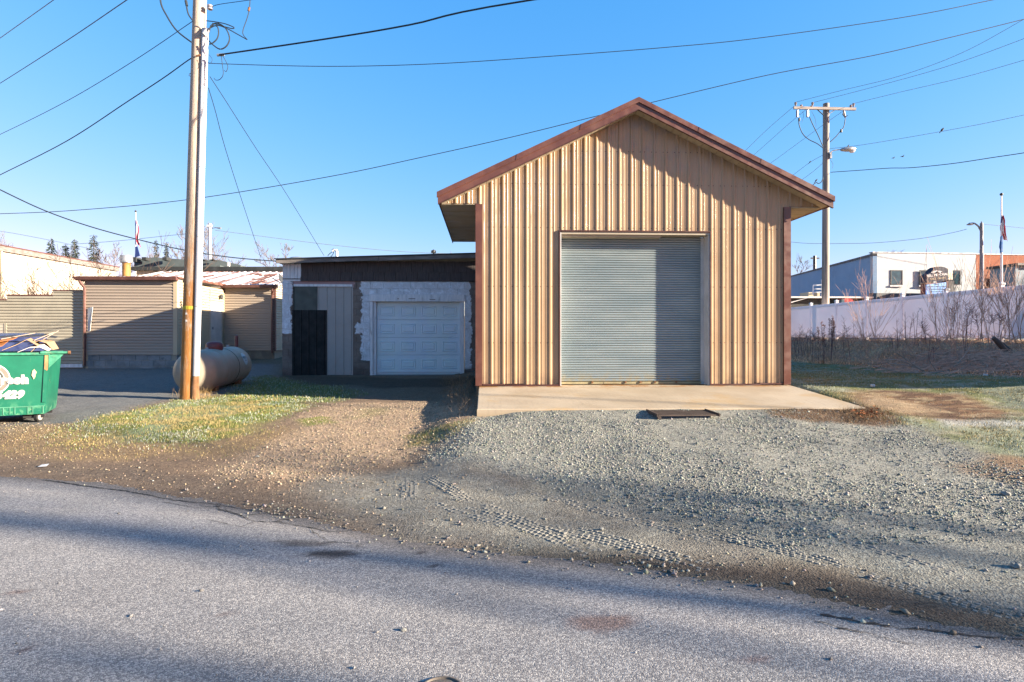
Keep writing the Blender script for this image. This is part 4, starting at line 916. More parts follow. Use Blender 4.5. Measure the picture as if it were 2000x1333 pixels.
while x < x1_:
    rbm.hexa([(x,Y3-.18,ze3+.10),(x+.03,Y3-.18,ze3+.10),(x+.03,29.5,zr3),(x,29.5,zr3)], [(x+.005,Y3-.18,ze3+.125),(x+.025,Y3-.18,ze3+.125),(x+.025,29.5,zr3+.025),(x+.005,29.5,zr3+.025)]); x += .3
part('roof_ribs', rbm, M['snowroof'], sh_, kind='stuff')
part('eave_gutter', MB().prismx([(Y3-.28,ze3+.0),(Y3-.30,ze3+.11),(Y3-.15,ze3+.11),(Y3-.15,ze3-.02)], X11-.02, X31+.2), M['gutter'], sh_)
part('downspout', MB().tube([(X31+.02,Y3-.2,ze3),(X31-.02,Y3-.2,ze3-.12),(X31-.06,Y3-.08,ze3-.3),(X31-.06,Y3-.08,zf3-.1)], .05, 8), M['gutter'], sh_)
part('eave_soffit', MB().box(X11, Y3-.15, ze3-.02, X31+.1, Y3+.2, ze3+.045), M['soffit'], sh_)
# door in the side wall
yd0, yd1 = 23.35, 24.25; zd0, zd1 = zf3-.05, wz(430, 597, 24)
dr = part('door', MB().box(X11+.012, yd0, zd0, X11+.05, yd1, zd1), M['white'], sh_); part('handle', MB().box(X11+.051, yd0+.08, zd0+.9, X11+.09, yd0+.14, zd0+1.0), M['steel'], dr)
part('door_frame', MB().box(X11+.01, yd0-.08, zd0, X11+.06, yd0-.002, zd1+.08).box(X11+.01, yd1+.002, zd0, X11+.06, yd1+.08, zd1+.08).box(X11+.01, yd0-.001, zd1+.002, X11+.06, yd1+.001, zd1+.08), M['cream'], sh_)
part('wall_lamp', MB().lathe([(.02,-.1),(.07,-.06),(.07,.06),(.02,.09)], 10, Matrix.Translation((X11+.12, 24.1, zd1+.35))), M['darkframe'], sh_)
part('conduit', MB().tube([(X11+.05,23.3,ze1-.1),(X11+.05,23.3,zd1+.1)], .018, 6), M['steel'], sh_)
part('antenna_bracket', MB().tube([(X11+.05,21.8,ze1-.1),(X11+.12,22.8,ze1-.7)], .012, 5), M['steel'], sh_)
# narrow sign by the downspout
q0, q1 = wp(171,600,Y1-.1), wp(178,648,Y1-.1)
part('leaning_trellis', MB().hexa([(q0.x-.02,Y1-.06,q1.z),(q0.x+.08,Y1-.10,q1.z),(q0.x+.08,Y1-.08,q1.z),(q0.x-.02,Y1-.04,q1.z)], [(q0.x-.02,Y1-.06,q0.z-.04),(q0.x+.17,Y1-.10,q0.z),(q0.x+.17,Y1-.08,q0.z),(q0.x-.02,Y1-.04,q0.z-.04)]), M['white'], sh_)
# chimney pipe
cpx = wx(247, 25.3); cz0, cz1, cz2 = wz(247,544,25.3), wz(247,514,25.3), wz(247,500,25.3)
chm = thing('flue_pipe', 'rusty tan flue pipe with a silver cap on the left end of the snowy roof', 'flue', (cpx, 25.3, cz0-.3))
part('pipe', MB().tube([(cpx,25.3,cz0-.3),(cpx,25.3,cz1)], .155, 14), wear('rusty_tan_pipe', (.42,.22,.06), .7, .3, 5), chm, True)
part('cap', MB().lathe([(.20,0),(.235,.01),(.235,cz2-cz1),(.05,cz2-cz1+.02)], 14, Matrix.Translation((cpx,25.3,cz1))), M['steel'], chm, True)
# satellite dish at right eave
dq = wp(547, 548, 24.3)
dish = thing('satellite_dish', 'small grey satellite dish at the eave beside the block garage', 'dish', (dq.x, 24.3, dq.z-.4))
part('bowl', MB().lathe([(.02,0),(.14,.02),(.25,.07),(.255,.075),(.14,.03),(.02,.01)], 16, Matrix.Translation((dq.x,24.3,dq.z))@Matrix.Rotation(R(70),4,'Y')), M['darkframe'], dish, True)
part('arm', MB().tube([(dq.x-.3,24.2,dq.z+.1),(dq.x,24.3,dq.z-.1),(dq.x,24.3,dq.z-.4)], .02, 6), M['steel'], dish)

# stepped parapet wall, far left
Y0 = 20.95
sw_ = thing('stepped_wall', 'olive vinyl sided wall with a stepped top at the far left', 'building', (wx(163,Y0), Y0, .45))
xa_, xb2, xc_, xd_ = wx(-130,Y0), wx(14,Y0), wx(104,Y0), wx(164.5,Y0); zb_ = wz(80,717,Y0)
zt_ = [wz(7,587,Y0), wz(60,578,Y0), wz(130,569,Y0)]
for (a, b, t) in ((xa_,xb2,zt_[0]),(xb2,xc_,zt_[1]),(xc_,xd_,zt_[2])):
    part('siding', siding(a, b, zb_+.02, t, Y0), M['siding2'], sw_); part('wall_core', MB().box(a, Y0+.01, .3, b, Y0+.25, t-.005), M['siding2'], sw_)
    part('coping', MB().box(a-.02, Y0-.03, t, b+.02, Y0+.27, t+.04), M['gutter'], sw_)
part('door_panel', MB().box(wx(-60,Y0), Y0-.03, zb_+.3, wx(9,Y0), Y0-.018, wz(5,634,Y0)), M['cream'], sw_); part('door_trim', MB().box(wx(9.3,Y0), Y0-.04, zb_+.3, wx(14.5,Y0), Y0-.018, wz(5,632,Y0)), M['siding2'], sw_)
part('base_board', MB().box(wx(95,Y0), Y0-.05, zb_-.02, wx(163,Y0), Y0-.018, zb_+.10), M['oldwhite'], sw_)

# long cream metal building
XW = wx(0, 27.0); YW0, YW1 = 16, 35.2
cb = thing('cream_metal_building', 'long overexposed cream metal building with a brown eave behind the sided wall', 'building', (XW, 27, .8))
zw = wz(0, 491, 27.0); zwt = wz(0, 481, 27.0)
part('wall', MB().box(XW-8, YW0, .3, XW, YW1, zw), M['cream'], cb)
rbs = MB(); y = YW0+.1
while y < YW1: rbs.box(XW+.001, y, .35, XW+.02, y+.03, zw-.01); y += .3048
part('wall_ribs', rbs, M['cream'], cb, kind='stuff')
part('eave_trim', MB().box(XW-8.1, YW0-.1, zw+.002, XW+.12, YW1+.1, zwt), M['fasciawood'], cb)
part('roof', MB().hexa([(XW-8.1,YW0-.1,zwt+.003),(XW+.15,YW0-.1,zwt+.003),(XW+.15,YW1+.1,zwt+.003),(XW-8.1,YW1+.1,zwt+.003)], [(XW-8.1,YW0-.1,zwt+.9),(XW+.15,YW0-.1,zwt+.05),(XW+.15,YW1+.1,zwt+.05),(XW-8.1,YW1+.1,zwt+.9)]), M['gutter'], cb)
part('downspout', MB().tube([(XW+.06,wp(3,600,27).y,zw),(XW+.06,27.1,.5)], .05, 8), M['soffit'], cb)

# dark roofed building behind
YK = 33; kb = thing('dark_roof_building', 'building with black fascia and grey shingle hip roof behind the snowy roof', 'building', (wx(400,YK), YK, .8))
part('wall', MB().box(wx(262,YK), YK+.2, .5, wx(620,YK), YK+8, wz(400,526,YK)), M['siding'], kb)
part('roof_slab', MB().hexa([(wx(255,YK),YK,wz(400,529,YK)),(wx(640,YK),YK,wz(400,529,YK)),(wx(640,YK),YK+9,wz(400,529,YK)),(wx(255,YK),YK+9,wz(400,529,YK))], [(wx(256,YK),YK,wz(400,522,YK)),(wx(640,YK),YK,wz(400,520,YK)),(wx(640,YK),YK+9,wz(400,520,YK)),(wx(256,YK),YK+9,wz(400,522,YK))]), M['roofdark'], kb)
YK2 = 44
zk = wz(400,522,YK2); hip = MB()
pk = [(268,522),(262,508),(300,503),(345,507),(375,509),(430,519)]
hip.prism([(wx(a,YK2), wz(a,b,YK2)) for a, b in [(430,524),(262,524),(262,508),(300,503),(330,505),(372,508),(430,519)]][::-1], YK2, YK2+9)
part('hip_roof', hip, M['shinglegrey'], kb)
part('hip_roof', MB().prism([(wx(a,YK2+2), wz(a,b,YK2+2)) for a, b in [(470,524),(395,524),(395,509),(425,508),(470,518)]][::-1], YK2+2, YK2+9), M['shinglegrey'], kb)
for a in (268, 287, 327, 400, 418): part('roof_box', MB().box(wx(a-4,YK2-.4), YK2-.8, wz(a,510 if a > 270 else 513,YK2-.4), wx(a+4,YK2-.4), YK2-.2, wz(a,504 if a < 400 else 508,YK2-.4)), M['roofdark'], kb)
part('roof_pipe', MB().box(wx(446,YK2-.4), YK2-.6, wz(448,521,YK2-.4), wx(449.5,YK2-.4), YK2-.4, wz(448,513,YK2-.4)), M['white'], kb)

# ================================================================ DUMPSTERS
DA = R(26)
dl = Vector((-6.96, 9.72, .235))
dm = thing('green_dumpster', 'worn green steel dumpster with white lettering overflowing with cardboard', 'dumpster', dl, rz=DA)
W_ = 1.85; D_ = 1.05; zb0, zt0_ = .16, 1.065
bd = MB().hexa([(-W_+.05,.02,zb0),(-.045,.02,zb0),(-.045,D_-.15,zb0),(-W_+.05,D_-.15,zb0)], [(-W_,0,zt0_),(0,0,zt0_),(0,D_,zt0_),(-W_,D_,zt0_)])
bd.f = [f for i, f in enumerate(bd.f) if i != 1]                       # open top
part('body', bd, M['green'], dm)
part('inner_wall', MB().hexa([(-W_+.09,.05,zb0+.02),(-.08,.05,zb0+.02),(-.08,D_-.2,zb0+.02),(-W_+.09,D_-.2,zb0+.02)], [(-W_+.03,.03,zt0_-.15),(-.03,.03,zt0_-.15),(-.03,D_-.05,zt0_-.15),(-W_+.03,D_-.05,zt0_-.15)]), M['decaldark'], dm)
part('rim', MB().box(-W_-.02,-.03,zt0_-.01,.02,.02,zt0_+.025).box(-W_-.02,D_-.02,zt0_-.01,.02,D_+.03,zt0_+.025).box(-.03,.021,zt0_-.01,.02,D_-.021,zt0_+.024), M['rim'], dm)
part('lift_bar', MB().tube([(-.1,-.03,zt0_+.02),(.26,-.03,zt0_+.02)], .020, 8), M['rim'], dm)
part('bar_end', MB().tube([(.255,-.03,zt0_+.02),(.285,-.03,zt0_+.02)], .030, 8), M['rust'], dm)
part('gusset', MB().hexa([(.0,-.02,zt0_-.22),(.004,-.02,zt0_-.22),(.004,.0,zt0_-.22),(.0,.0,zt0_-.22)], [(.0,-.02,zt0_-.012),(.19,-.02,zt0_-.012),(.19,.0,zt0_-.012),(.0,.0,zt0_-.012)]), M['rim'], dm)
part('corner_strip', MB().hexa([(-.085,-.004,zb0+.14),(-.037,-.004,zb0+.14),(-.037,.018,zb0+.14),(-.085,.018,zb0+.14)], [(-.052,-.012,zt0_-.012),(.004,-.012,zt0_-.012),(.004,-.002,zt0_-.012),(-.052,-.002,zt0_-.012)]), M['green'], dm)
part('rust_patch', MB().add([(-.048,-.0145,zt0_-.02),(.003,-.0145,zt0_-.02),(-.002,-.0145,zt0_-.10),(-.010,-.0135,zt0_-.25),(-.024,-.0133,zt0_-.27),(-.040,-.0133,zt0_-.25),(-.055,-.0133,zt0_-.24)][::1], [(0,6,5,4,3,2,1)]), wear('bare_rust_paint', (.50,.28,.12), .8, .3, 12), dm)
part('skirt', MB().hexa([(-W_+.06,-.001,zb0-.045),(-.055,-.001,zb0-.045),(-.055,D_-.16,zb0-.045),(-W_+.06,D_-.16,zb0-.045)], [(-W_+.045,-.006,zb0+.09),(-.04,-.006,zb0+.09),(-.04,D_-.14,zb0+.09),(-W_+.045,D_-.14,zb0+.09)]), M['green'], dm)
sk = MB()
for x in (-.07,-.20,-.26,-.42,-.48,-.56,-.64,-.95,-1.3): sk.box(x-.006,-.012,zb0-.03,x+.006,-.004,zb0+.075)
sk.box(-W_+.05,-.013,zb0+.075,-.045,-.005,zb0+.088)
part('weld_beads', sk, wear('weld_bead', (.10,.34,.22), .6, .3, 9), dm)
for q_ in ((-.34,.08,-.08,.14),(-.34,D_-.35,-.08,D_-.28),(-W_+.1,.08,-W_+.4,.14)): part('under_frame', MB().box(q_[0],q_[1],zb0-.11,q_[2],q_[3],zb0-.047), M['black'], dm)
for (x, y) in ((-.15,.10),(-.42,.75),(-W_+.2,.10),(-W_+.2,.72)):
    wh = part('wheel', MB().lathe([(.062,-.03),(.072,-.022),(.072,.022),(.062,.03)], 16, Matrix.Translation((x,y,.055))@Matrix.Rotation(R(65),4,'Z')@Matrix.Rotation(R(90),4,'X')), M['rubber'], dm, True)
    part('hub', MB().lathe([(.045,-.036),(.05,-.031),(.05,.031),(.045,.036)], 14, Matrix.Translation((x,y,.055))@Matrix.Rotation(R(65),4,'Z')@Matrix.Rotation(R(90),4,'X')), M['wheelhub'], wh, True)
    part('fork', MB().box(x-.012,y-.045,.05,x+.012,y-.038,zb0-.045), M['rust'], wh)
def text_mesh(s, size, offset=0., extrude=.0, shear=0., align='RIGHT', spacing=1.0):
    cu = bpy.data.curves.new('lettering', 'FONT'); cu.body = s; cu.size = size; cu.offset = offset; cu.extrude = extrude; cu.shear = shear; cu.align_x = align; cu.space_character = spacing; cu.resolution_u = 3
    ob = bpy.data.objects.new('tmp', cu); C.objects.link(ob); dg = bpy.context.evaluated_depsgraph_get(); dg.update()
    me = bpy.data.meshes.new_from_object(ob.evaluated_get(dg)); bpy.data.objects.remove(ob); me.name = 'lettering'; return me
def letter(s, size, parent, loc, rot, mat, **k):
    me = text_mesh(s, size, **k); me.materials.clear(); me.materials.append(mat)
    o = bpy.data.objects.new('lettering', me); C.objects.link(o); o.parent = parent; f_ = OFF[parent.name]
    o.location = (loc[0]-f_[0], loc[1]-f_[1], loc[2]-f_[2]); o.rotation_euler = rot; return o
def decal(parent, s, size, x, z, shear=0):
    for k, (off_, mt, dy) in enumerate(((.013,'decalwhite',-.010),(.0055,'decalpink',-.0125),(.001,'decalwhite',-.015))):
        letter(s, size, parent, (x, .02*(1-(z-zb0)/(zt0_-zb0))+dy-.004, z), (R(90)-R(1.2),0,0), M[mt], offset=off_, extrude=.001, shear=shear, spacing=1.13)
def disc(cx, cz, r0, r1, y, a0=0, a1=360, n=40):
    mb = MB(); v = []
    for i in range(n+1):
        a = R(a0+(a1-a0)*i/n); v += [(cx+r0*math.cos(a), y+.02*(1-(cz+r0*math.sin(a)-zb0)/(zt0_-zb0)), cz+r0*math.sin(a)), (cx+r1*math.cos(a), y+.02*(1-(cz+r1*math.sin(a)-zb0)/(zt0_-zb0)), cz+r1*math.sin(a))]
    return mb.add(v, [(2*i+1, 2*i+3, 2*i+2, 2*i) for i in range(n)][::-1])
lcx, lcz = -.72, .685
part('badge', disc(lcx, lcz, .0, .245, -.0035), M['decalwhite'], dm); part('badge_ring', disc(lcx, lcz, .175, .230, -.0055), M['decalring'], dm); part('badge_disc', disc(lcx, lcz, .0, .165, -.0058), M['decalgrey'], dm)
# the can in the badge, standing above its rim
part('badge_can', MB().hexa([(lcx-.07,-.009,lcz-.03),(lcx+.09,-.009,lcz-.03),(lcx+.09,.006,lcz-.03),(lcx-.07,.006,lcz-.03)], [(lcx-.10,-.010,lcz+.215),(lcx+.125,-.010,lcz+.215),(lcx+.125,.0,lcz+.215),(lcx-.10,.0,lcz+.215)]), M['decalwhite'], dm)
for k in range(4): part('can_rib', MB().box(lcx-.03+k*.032,-.0125,lcz+.0,lcx-.022+k*.032,-.0105,lcz+.19), M['decalgrey'], dm)
decal(dm, '-Trash', .178, -.255, .61); decal(dm, '-6429', .155, -.325, .385, .25)
part('paint_chip', MB().add([(-.205,-.007,.80),(-.18,-.007,.83),(-.165,-.007,.80),(-.15,-.007,.78),(-.165,-.007,.74),(-.17,-.007,.70),(-.19,-.007,.665),(-.20,-.007,.70),(-.215,-.007,.73)], [tuple(range(8,-1,-1))]), wear('bare_chip', (.50,.55,.30), .8), dm)
def sheet_piece(name, pts, mat, label, cat):
    base = dl; Rm = Matrix.Rotation(DA, 4, 'Z'); P = [Vector(base)+Rm@Vector(p) for p in pts]; n = len(P)
    v = [tuple(p) for p in P]+[(p.x, p.y, p.z-.008) for p in P]; m = n//2
    f = []
    for i in range(m-1): f.append((2*i,2*i+1,2*i+3,2*i+2)); f.append((n+2*i+2,n+2*i+3,n+2*i+1,n+2*i))
    for i in range(m-1): f.append((2*i,2*i+2,n+2*i+2,n+2*i)); f.append((2*i+3,2*i+1,n+2*i+1,n+2*i+3))
    f += [(1,0,n,n+1), (2*m-2,2*m-1,n+2*m-1,n+2*m-2)]
    mb = MB().add(v, f); return solo(name, mb, M[mat], label, cat, tuple(P[0]))
sheet_piece('cardboard_sheet', [(-.60,.10,1.13),(-.62,.6,1.16),(-.42,.12,1.22),(-.44,.6,1.28),(-.30,.12,1.30),(-.34,.6,1.32),(-.16,.10,1.20),(-.2,.6,1.22),(-.24,.08,1.10),(-.3,.5,1.12)], 'card', 'large folded tan cardboard sheet on top of the green dumpster', 'cardboard')
sheet_piece('cardboard_sheet', [(-.32,.30,1.22),(-.32,.8,1.24),(-.18,.30,1.28),(-.18,.8,1.30),(-.08,.30,1.24),(-.06,.8,1.26),(.0,.32,1.13),(.0,.8,1.14)], 'card', 'curled brown cardboard at the right corner of the green dumpster', 'cardboard')
sheet_piece('paper_sheet', [(-.40,.05,1.10),(-.40,.5,1.14),(-.26,.05,1.17),(-.26,.5,1.22),(-.12,.05,1.18),(-.12,.5,1.24),(-.02,.06,1.12),(-.02,.5,1.15)], 'paper', 'white crumpled sheet poking out of the green dumpster', 'paper')
sheet_piece('orange_board', [(-.95,.10,1.12),(-.95,.5,1.20),(-.60,.12,1.20),(-.60,.5,1.28)], 'orange', 'orange board sticking out at the left of the dumpster load', 'board')
sheet_piece('orange_board', [(-.90,.30,1.22),(-.90,.55,1.26),(-.52,.35,1.30),(-.5,.6,1.34)], 'orange', 'second orange strip of the load, lying above the first', 'board')
sheet_piece('grey_lid_flap', [(-1.3,.55,1.26),(-1.3,.9,1.30),(-.7,.55,1.33),(-.7,.9,1.36),(-.2,.55,1.35),(-.2,.9,1.38),(-.02,.6,1.32),(-.02,.9,1.34)], 'seam', 'thin dark flap lying across the top of the dumpster load', 'flap')
for k, (a, b) in enumerate((((-.25,.35,1.28),(-.05,.8,1.42)), ((-.12,.3,1.30),(-.02,.9,1.44)), ((-.7,.5,1.30),(-.3,.7,1.40)))):
    Rm = Matrix.Rotation(DA, 4, 'Z'); p, q = dl+Rm@Vector(a), dl+Rm@Vector(b)
    solo('lath', MB().tube([p, q], .008, 5), M['pale'], ['pale lath lying at the right end of the dumpster load', 'thin pale lath rising at the far right of the load', 'pale lath across the middle of the dumpster load'][k], 'stick', tuple(p))
# blue bin behind
bl = Vector((-8.93, 12.35, .27)); bb = thing('blue_dumpster', 'navy blue dumpster with a plastic lid behind the green one', 'dumpster', bl, rz=R(37))
zt5 = 1.20
part('body', MB().hexa([(-1.7,.0,.12),(-.05,.0,.12),(-.05,1.1,.12),(-1.7,1.1,.12)], [(-1.75,-.02,zt5),(0,-.02,zt5),(0,1.15,zt5),(-1.75,1.15,zt5)]), M['bluebin'], bb)
part('lid', MB().add([(-1.8,-.08,zt5+.01),(.04,-.08,zt5+.01),(.04,1.2,zt5+.05),(-1.8,1.2,zt5+.05),(-1.8,-.08,zt5+.10),(.0,-.08,zt5+.10),(.04,-.05,zt5+.07),(.02,1.2,zt5+.17),(-1.8,1.2,zt5+.17)], [(0,1,6,5,4),(3,2,1,0),(4,5,7,8),(5,6,7),(6,1,2,7),(7,2,3,8),(8,3,0,4)]), M['bluelid'], bb)
for k in range(5): part('lid_rib', MB().box(-1.7+k*.4,-.085,zt5+.02,-1.6+k*.4,-.0805,zt5+.09), M['bluebin'], bb)
for (x, y) in ((-.2,.1),(-1.5,.1),(-.2,.95),(-1.5,.95)): part('foot', MB().box(x-.05,y-.05,-.02,x+.05,y+.05,.119), M['black'], bb)

# ================================================================ PROPANE TANK
A_ = Vector((-6.36, 13.05, .78)); B_ = Vector((-6.66, 16.05, .83)); ax = (B_-A_).normalized(); Lt = (B_-A_).length
tank = thing('propane_tank', 'large tan horizontal propane tank with a maroon dome behind the utility pole', 'tank', (A_.x, A_.y, .32))
TM = Matrix.Translation(A_)@ax.to_track_quat('Z','Y').to_matrix().to_4x4(); rt = .475; prof = []
for i in range(0, 10): a = R(90*i/9); prof.append((max(.004, rt*math.sin(a)), -.30*math.cos(a)+.30-.02))
prof += [(rt, Lt*.35), (rt, Lt*.68)]
for i in range(0, 10): a = R(90*i/9); prof.append((max(.004, rt*math.cos(a)), Lt-.30+.30*math.sin(a)))
part('shell', MB().lathe(prof, 48, TM), M['tank'], tank, True)
part('weld_seam', MB().lathe([(rt+.001, Lt*.575),(rt+.006, Lt*.578),(rt+.006, Lt*.583),(rt+.001, Lt*.586)], 48, TM), M['seam'], tank, True)
for f_ in (.12, .30, .90): part('weld_seam', MB().lathe([(rt+.0005, Lt*f_),(rt+.003, Lt*f_+.006),(rt+.0005, Lt*f_+.014)], 48, TM), M['tank'], tank, True)
mc = A_+ax*Lt*.46+Vector((0,0,rt-.03))
part('dome', MB().lathe([(.185,-.02),(.195,.06),(.19,.12),(.16,.17),(.10,.195),(.01,.20)], 24, Matrix.Translation(mc)), M['dome'], tank, True)
g1_ = A_+ax*Lt*.80+Vector((0,0,rt-.02)); lug = part('lifting_lug', MB().lathe([(.012,-.01),(.04,-.01),(.04,.01),(.012,.01)], 12, Matrix.Translation(g1_+Vector((-.02,0,.035)))@Matrix.Rotation(R(90),4,'X')), M['steel'], tank)
part('lifting_lug', MB().lathe([(.012,-.01),(.035,-.01),(.035,.01),(.012,.01)], 12, Matrix.Translation(A_+ax*Lt*.32+Vector((-.02,0,rt+.01)))@Matrix.Rotation(R(90),4,'X')), M['steel'], tank)
g2_ = Vector((wx(462,17.2), 17.2, wz(462,655,17.2)))
for f_ in (.22, .78):
    c0 = A_+ax*Lt*f_; side = ax.cross(Vector((0,0,1))).normalized()
    for s in (-1, 1):
        b_ = c0+side*s*.26; part('leg', MB().box(b_.x-.05, b_.y-.08, .22, b_.x+.05, b_.y+.08, .45), M['rust'], tank)
# round label near the far end, wrapped on the shell
up = Vector((0,0,1)); side = ax.cross(up).normalized(); side = side if side.x > 0 else -side
def on_tank(s_, h_, lift=.004):                                    # s along the axis, h arc height on the camera side
    a = h_/rt; p = A_+ax*s_+(side*math.cos(a)+up*math.sin(a))*(rt+lift); return p
lab = MB(); v = []; cs, chh = Lt*.755, .19; ra = .165
rings = 5
v = [on_tank(cs, chh, .005)]
for r_ in range(1, rings+1):
    for i in range(28):
        a = 2*math.pi*i/28; v.append(on_tank(cs+ra*r_/rings*math.cos(a), chh+ra*r_/rings*math.sin(a), .005))
f = [(0, 1+i, 1+(i+1)%28) for i in range(28)]
for r_ in range(rings-1): f += [(1+r_*28+i, 1+(r_+1)*28+i, 1+(r_+1)*28+(i+1)%28, 1+r_*28+(i+1)%28) for i in range(28)]
part('round_label', lab.add(v, f), M['tanklabel'], tank, True)
def tank_text(s, size, s0, h0, mat):
    me = text_mesh(s, size, offset=.002, align='CENTER')
    for vv in me.vertices:
        p = on_tank(s0+vv.co.x, h0+vv.co.y, .0085); vv.co = (p.x-OFF[tank.name][0], p.y-OFF[tank.name][1], p.z-OFF[tank.name][2])
    me.materials.clear(); me.materials.append(mat); o = bpy.data.objects.new('lettering', me); C.objects.link(o); o.parent = tank
tank_text('FERCO', .085, cs, chh+.0, M['decalblue']); tank_text('LP GAS', .045, cs, chh-.065, M['decalblue'])
pst = thing('steel_post', 'short rusty steel post standing behind the far end of the propane tank', 'post', (g2_.x, 17.2, .40))
part('shaft', MB().tube([(g2_.x,17.2,.38),(g2_.x,17.2,1.55)], .045, 10), M['dome'], pst, True); part('cap', MB().lathe([(.046,0),(.046,.01),(.03,.04),(.004,.05)], 10, Matrix.Translation((g2_.x,17.2,1.55))), M['dome'], pst, True)

# ================================================================ UTILITY POLES
YP = 12.2
pb = wp(368, 784, YP); pt = wp(390.5, 0, YP); ptop = pb+(pt-pb)*1.45
pole = thing('utility_pole', 'near wooden utility pole with orange worn base and white conduit beside the tank', 'utility pole', (pb.x, YP, .25))
def pc(t): return pb+(ptop-pb)*t
part('shaft', MB().tube([pc(-.06)]+[pc(i/14) for i in range(15)], [.160]+[.158-.05*i/14 for i in range(15)], 18), M['pole'], pole, True)
def pole_x(z):                                                     # pole centre at height z
    return pb.x+(ptop.x-pb.x)*(z-pb.z)/(ptop.z-pb.z)
def pole_r(z): return .158-.05*(z-pb.z)/(ptop.z-pb.z)
zg0, zg1 = wz(395,735,YP-.1), wz(400,55,YP-.1)
def guard(z0, z1, w_, mat, name, dx=0., w2=None):
    mb = MB(); N = 12; v = []
    for i in range(N+1):
        z = z0+(z1-z0)*i/N; x = pole_x(z)+pole_r(z)*.80+.045+dx; y = YP-pole_r(z)*.55; ww = (w_+((w2 or w_)-w_)*i/N)/2
        v += [(x-ww-.012,y-.0,z),(x-ww,y-.005,z),(x-ww*.8,y-.05,z),(x-ww*.2,y-.062,z),(x+ww*.4,y-.06,z),(x+ww*.85,y-.045,z),(x+ww,y+.0,z),(x+ww,y+.07,z)]
    n = 8; f = [(i*n+k, i*n+k+1, (i+1)*n+k+1, (i+1)*n+k) for i in range(N) for k in range(n-1)]
    return part(name, mb.add(v, f), M[mat], pole)
nseg = 5
for k in range(nseg): guard(zg0+(zg1-zg0)*k/nseg, zg0+(zg1-zg0)*(k+1)/nseg-.006, .088, 'guard', 'conduit_guard', .0)
guard(pb.z-.05, zg0-.005, .15, 'cableorange', 'cable_cover', -.01, .075)
part('tag', MB().lathe([(pole_r(2.2)+.002,-.035),(pole_r(2.2)+.006,-.03),(pole_r(2.2)+.006,.03),(pole_r(2.2)+.002,.035)], 18, Matrix.Translation((pole_x(2.15),YP,wz(368,602,YP)))), M['yellow'], pole)
for dz in (-.14,-.28): part('tag', MB().box(pole_x(2)-.03, YP-pole_r(2)-.006, wz(368,602,YP)+dz, pole_x(2)+.0, YP-pole_r(2)+.02, wz(368,602,YP)+dz+.04), M['white'], pole)
def P12(pts, Y=YP-.2): return [wp(a, b, Y) for a, b in pts]
def smooth_path(P, n=6):
    P = [Vector(p) for p in P]; out = []
    for i in range(len(P)-1):
        p0 = P[max(i-1,0)]; p1 = P[i]; p2 = P[i+1]; p3 = P[min(i+2,len(P)-1)]
        for k in range(n):
            t = k/n; out.append(.5*((2*p1)+(p2-p0)*t+(2*p0-5*p1+4*p2-p3)*t*t+(3*p1-p0-3*p2+p3)*t**3))
    out.append(P[-1]); return out
for pts, r_ in (([(313,-30),(314,5),(325,30),(345,60),(374,83)],.016), ([(362,-10),(364,10),(368,28),(376,40)],.014), ([(403,41),(420,43),(440,47),(457,54),(452,56),(430,50),(415,46)],.010),
                ([(409,60),(413,50),(425,46),(440,55),(448,72),(446,85),(438,94),(428,96),(416,88),(408,80)],.013), ([(408,58),(414,52),(424,52),(427,64),(424,76),(416,84),(409,87)],.012),
                ([(411,55),(425,50),(445,57),(465,68),(483,78)],.010), ([(489,-10),(487,18),(482,38),(475,58),(475,68),(483,78)],.008),
                ([(432,107),(434,125),(436,145),(430,155),(422,157),(418,153)],.006), ([(434,108),(440,118),(445,130),(442,140),(438,138)],.006), ([(408,107),(414,115),(413,122),(408,125)],.004)):
    part('jumper_cable', MB().tube(smooth_path(P12(pts)), r_, 6), M['wire'], pole, True)
part('connector', MB().tube(P12([(487,15),(485.5,22)]), .022, 7), M['rust'], pole)
part('connector', MB().tube(P12([(363,2),(365,12)]), .026, 7), M['wire'], pole)
ins_ = Matrix.Translation(wp(410,14,YP-.1)); part('insulator', MB().lathe([(.02,-.06),(.05,-.05),(.05,-.02),(.03,-.01),(.05,0),(.05,.03),(.02,.05)], 14, ins_), M['porcelain'], pole, True)
part('clamp', MB().tube(P12([(424,108),(438,107)]), .028, 7), M['steel'], pole); part('clamp', MB().tube(P12([(383,110),(391,108)], YP-.2), .02, 7), M['rust'], pole)
part('weatherhead', MB().lathe([(.05,-.09),(.055,-.02),(.045,.04),(.01,.07)], 12, Matrix.Translation(wp(404,61,YP-.15))@Matrix.Rotation(R(40),4,'Y')), M['guard'], pole, True)
part('hook', MB().tube(P12([(374,143),(370,145),(369,148),(373,150)]), .006, 5), M['wire'], pole)
# the pole's crossarm stands above the frame
part('crossarm', MB().box(pole_x(9.4)-1.2, YP-.22, 9.3, pole_x(9.4)+1.2, YP-.12, 9.42), M['arm'], pole)

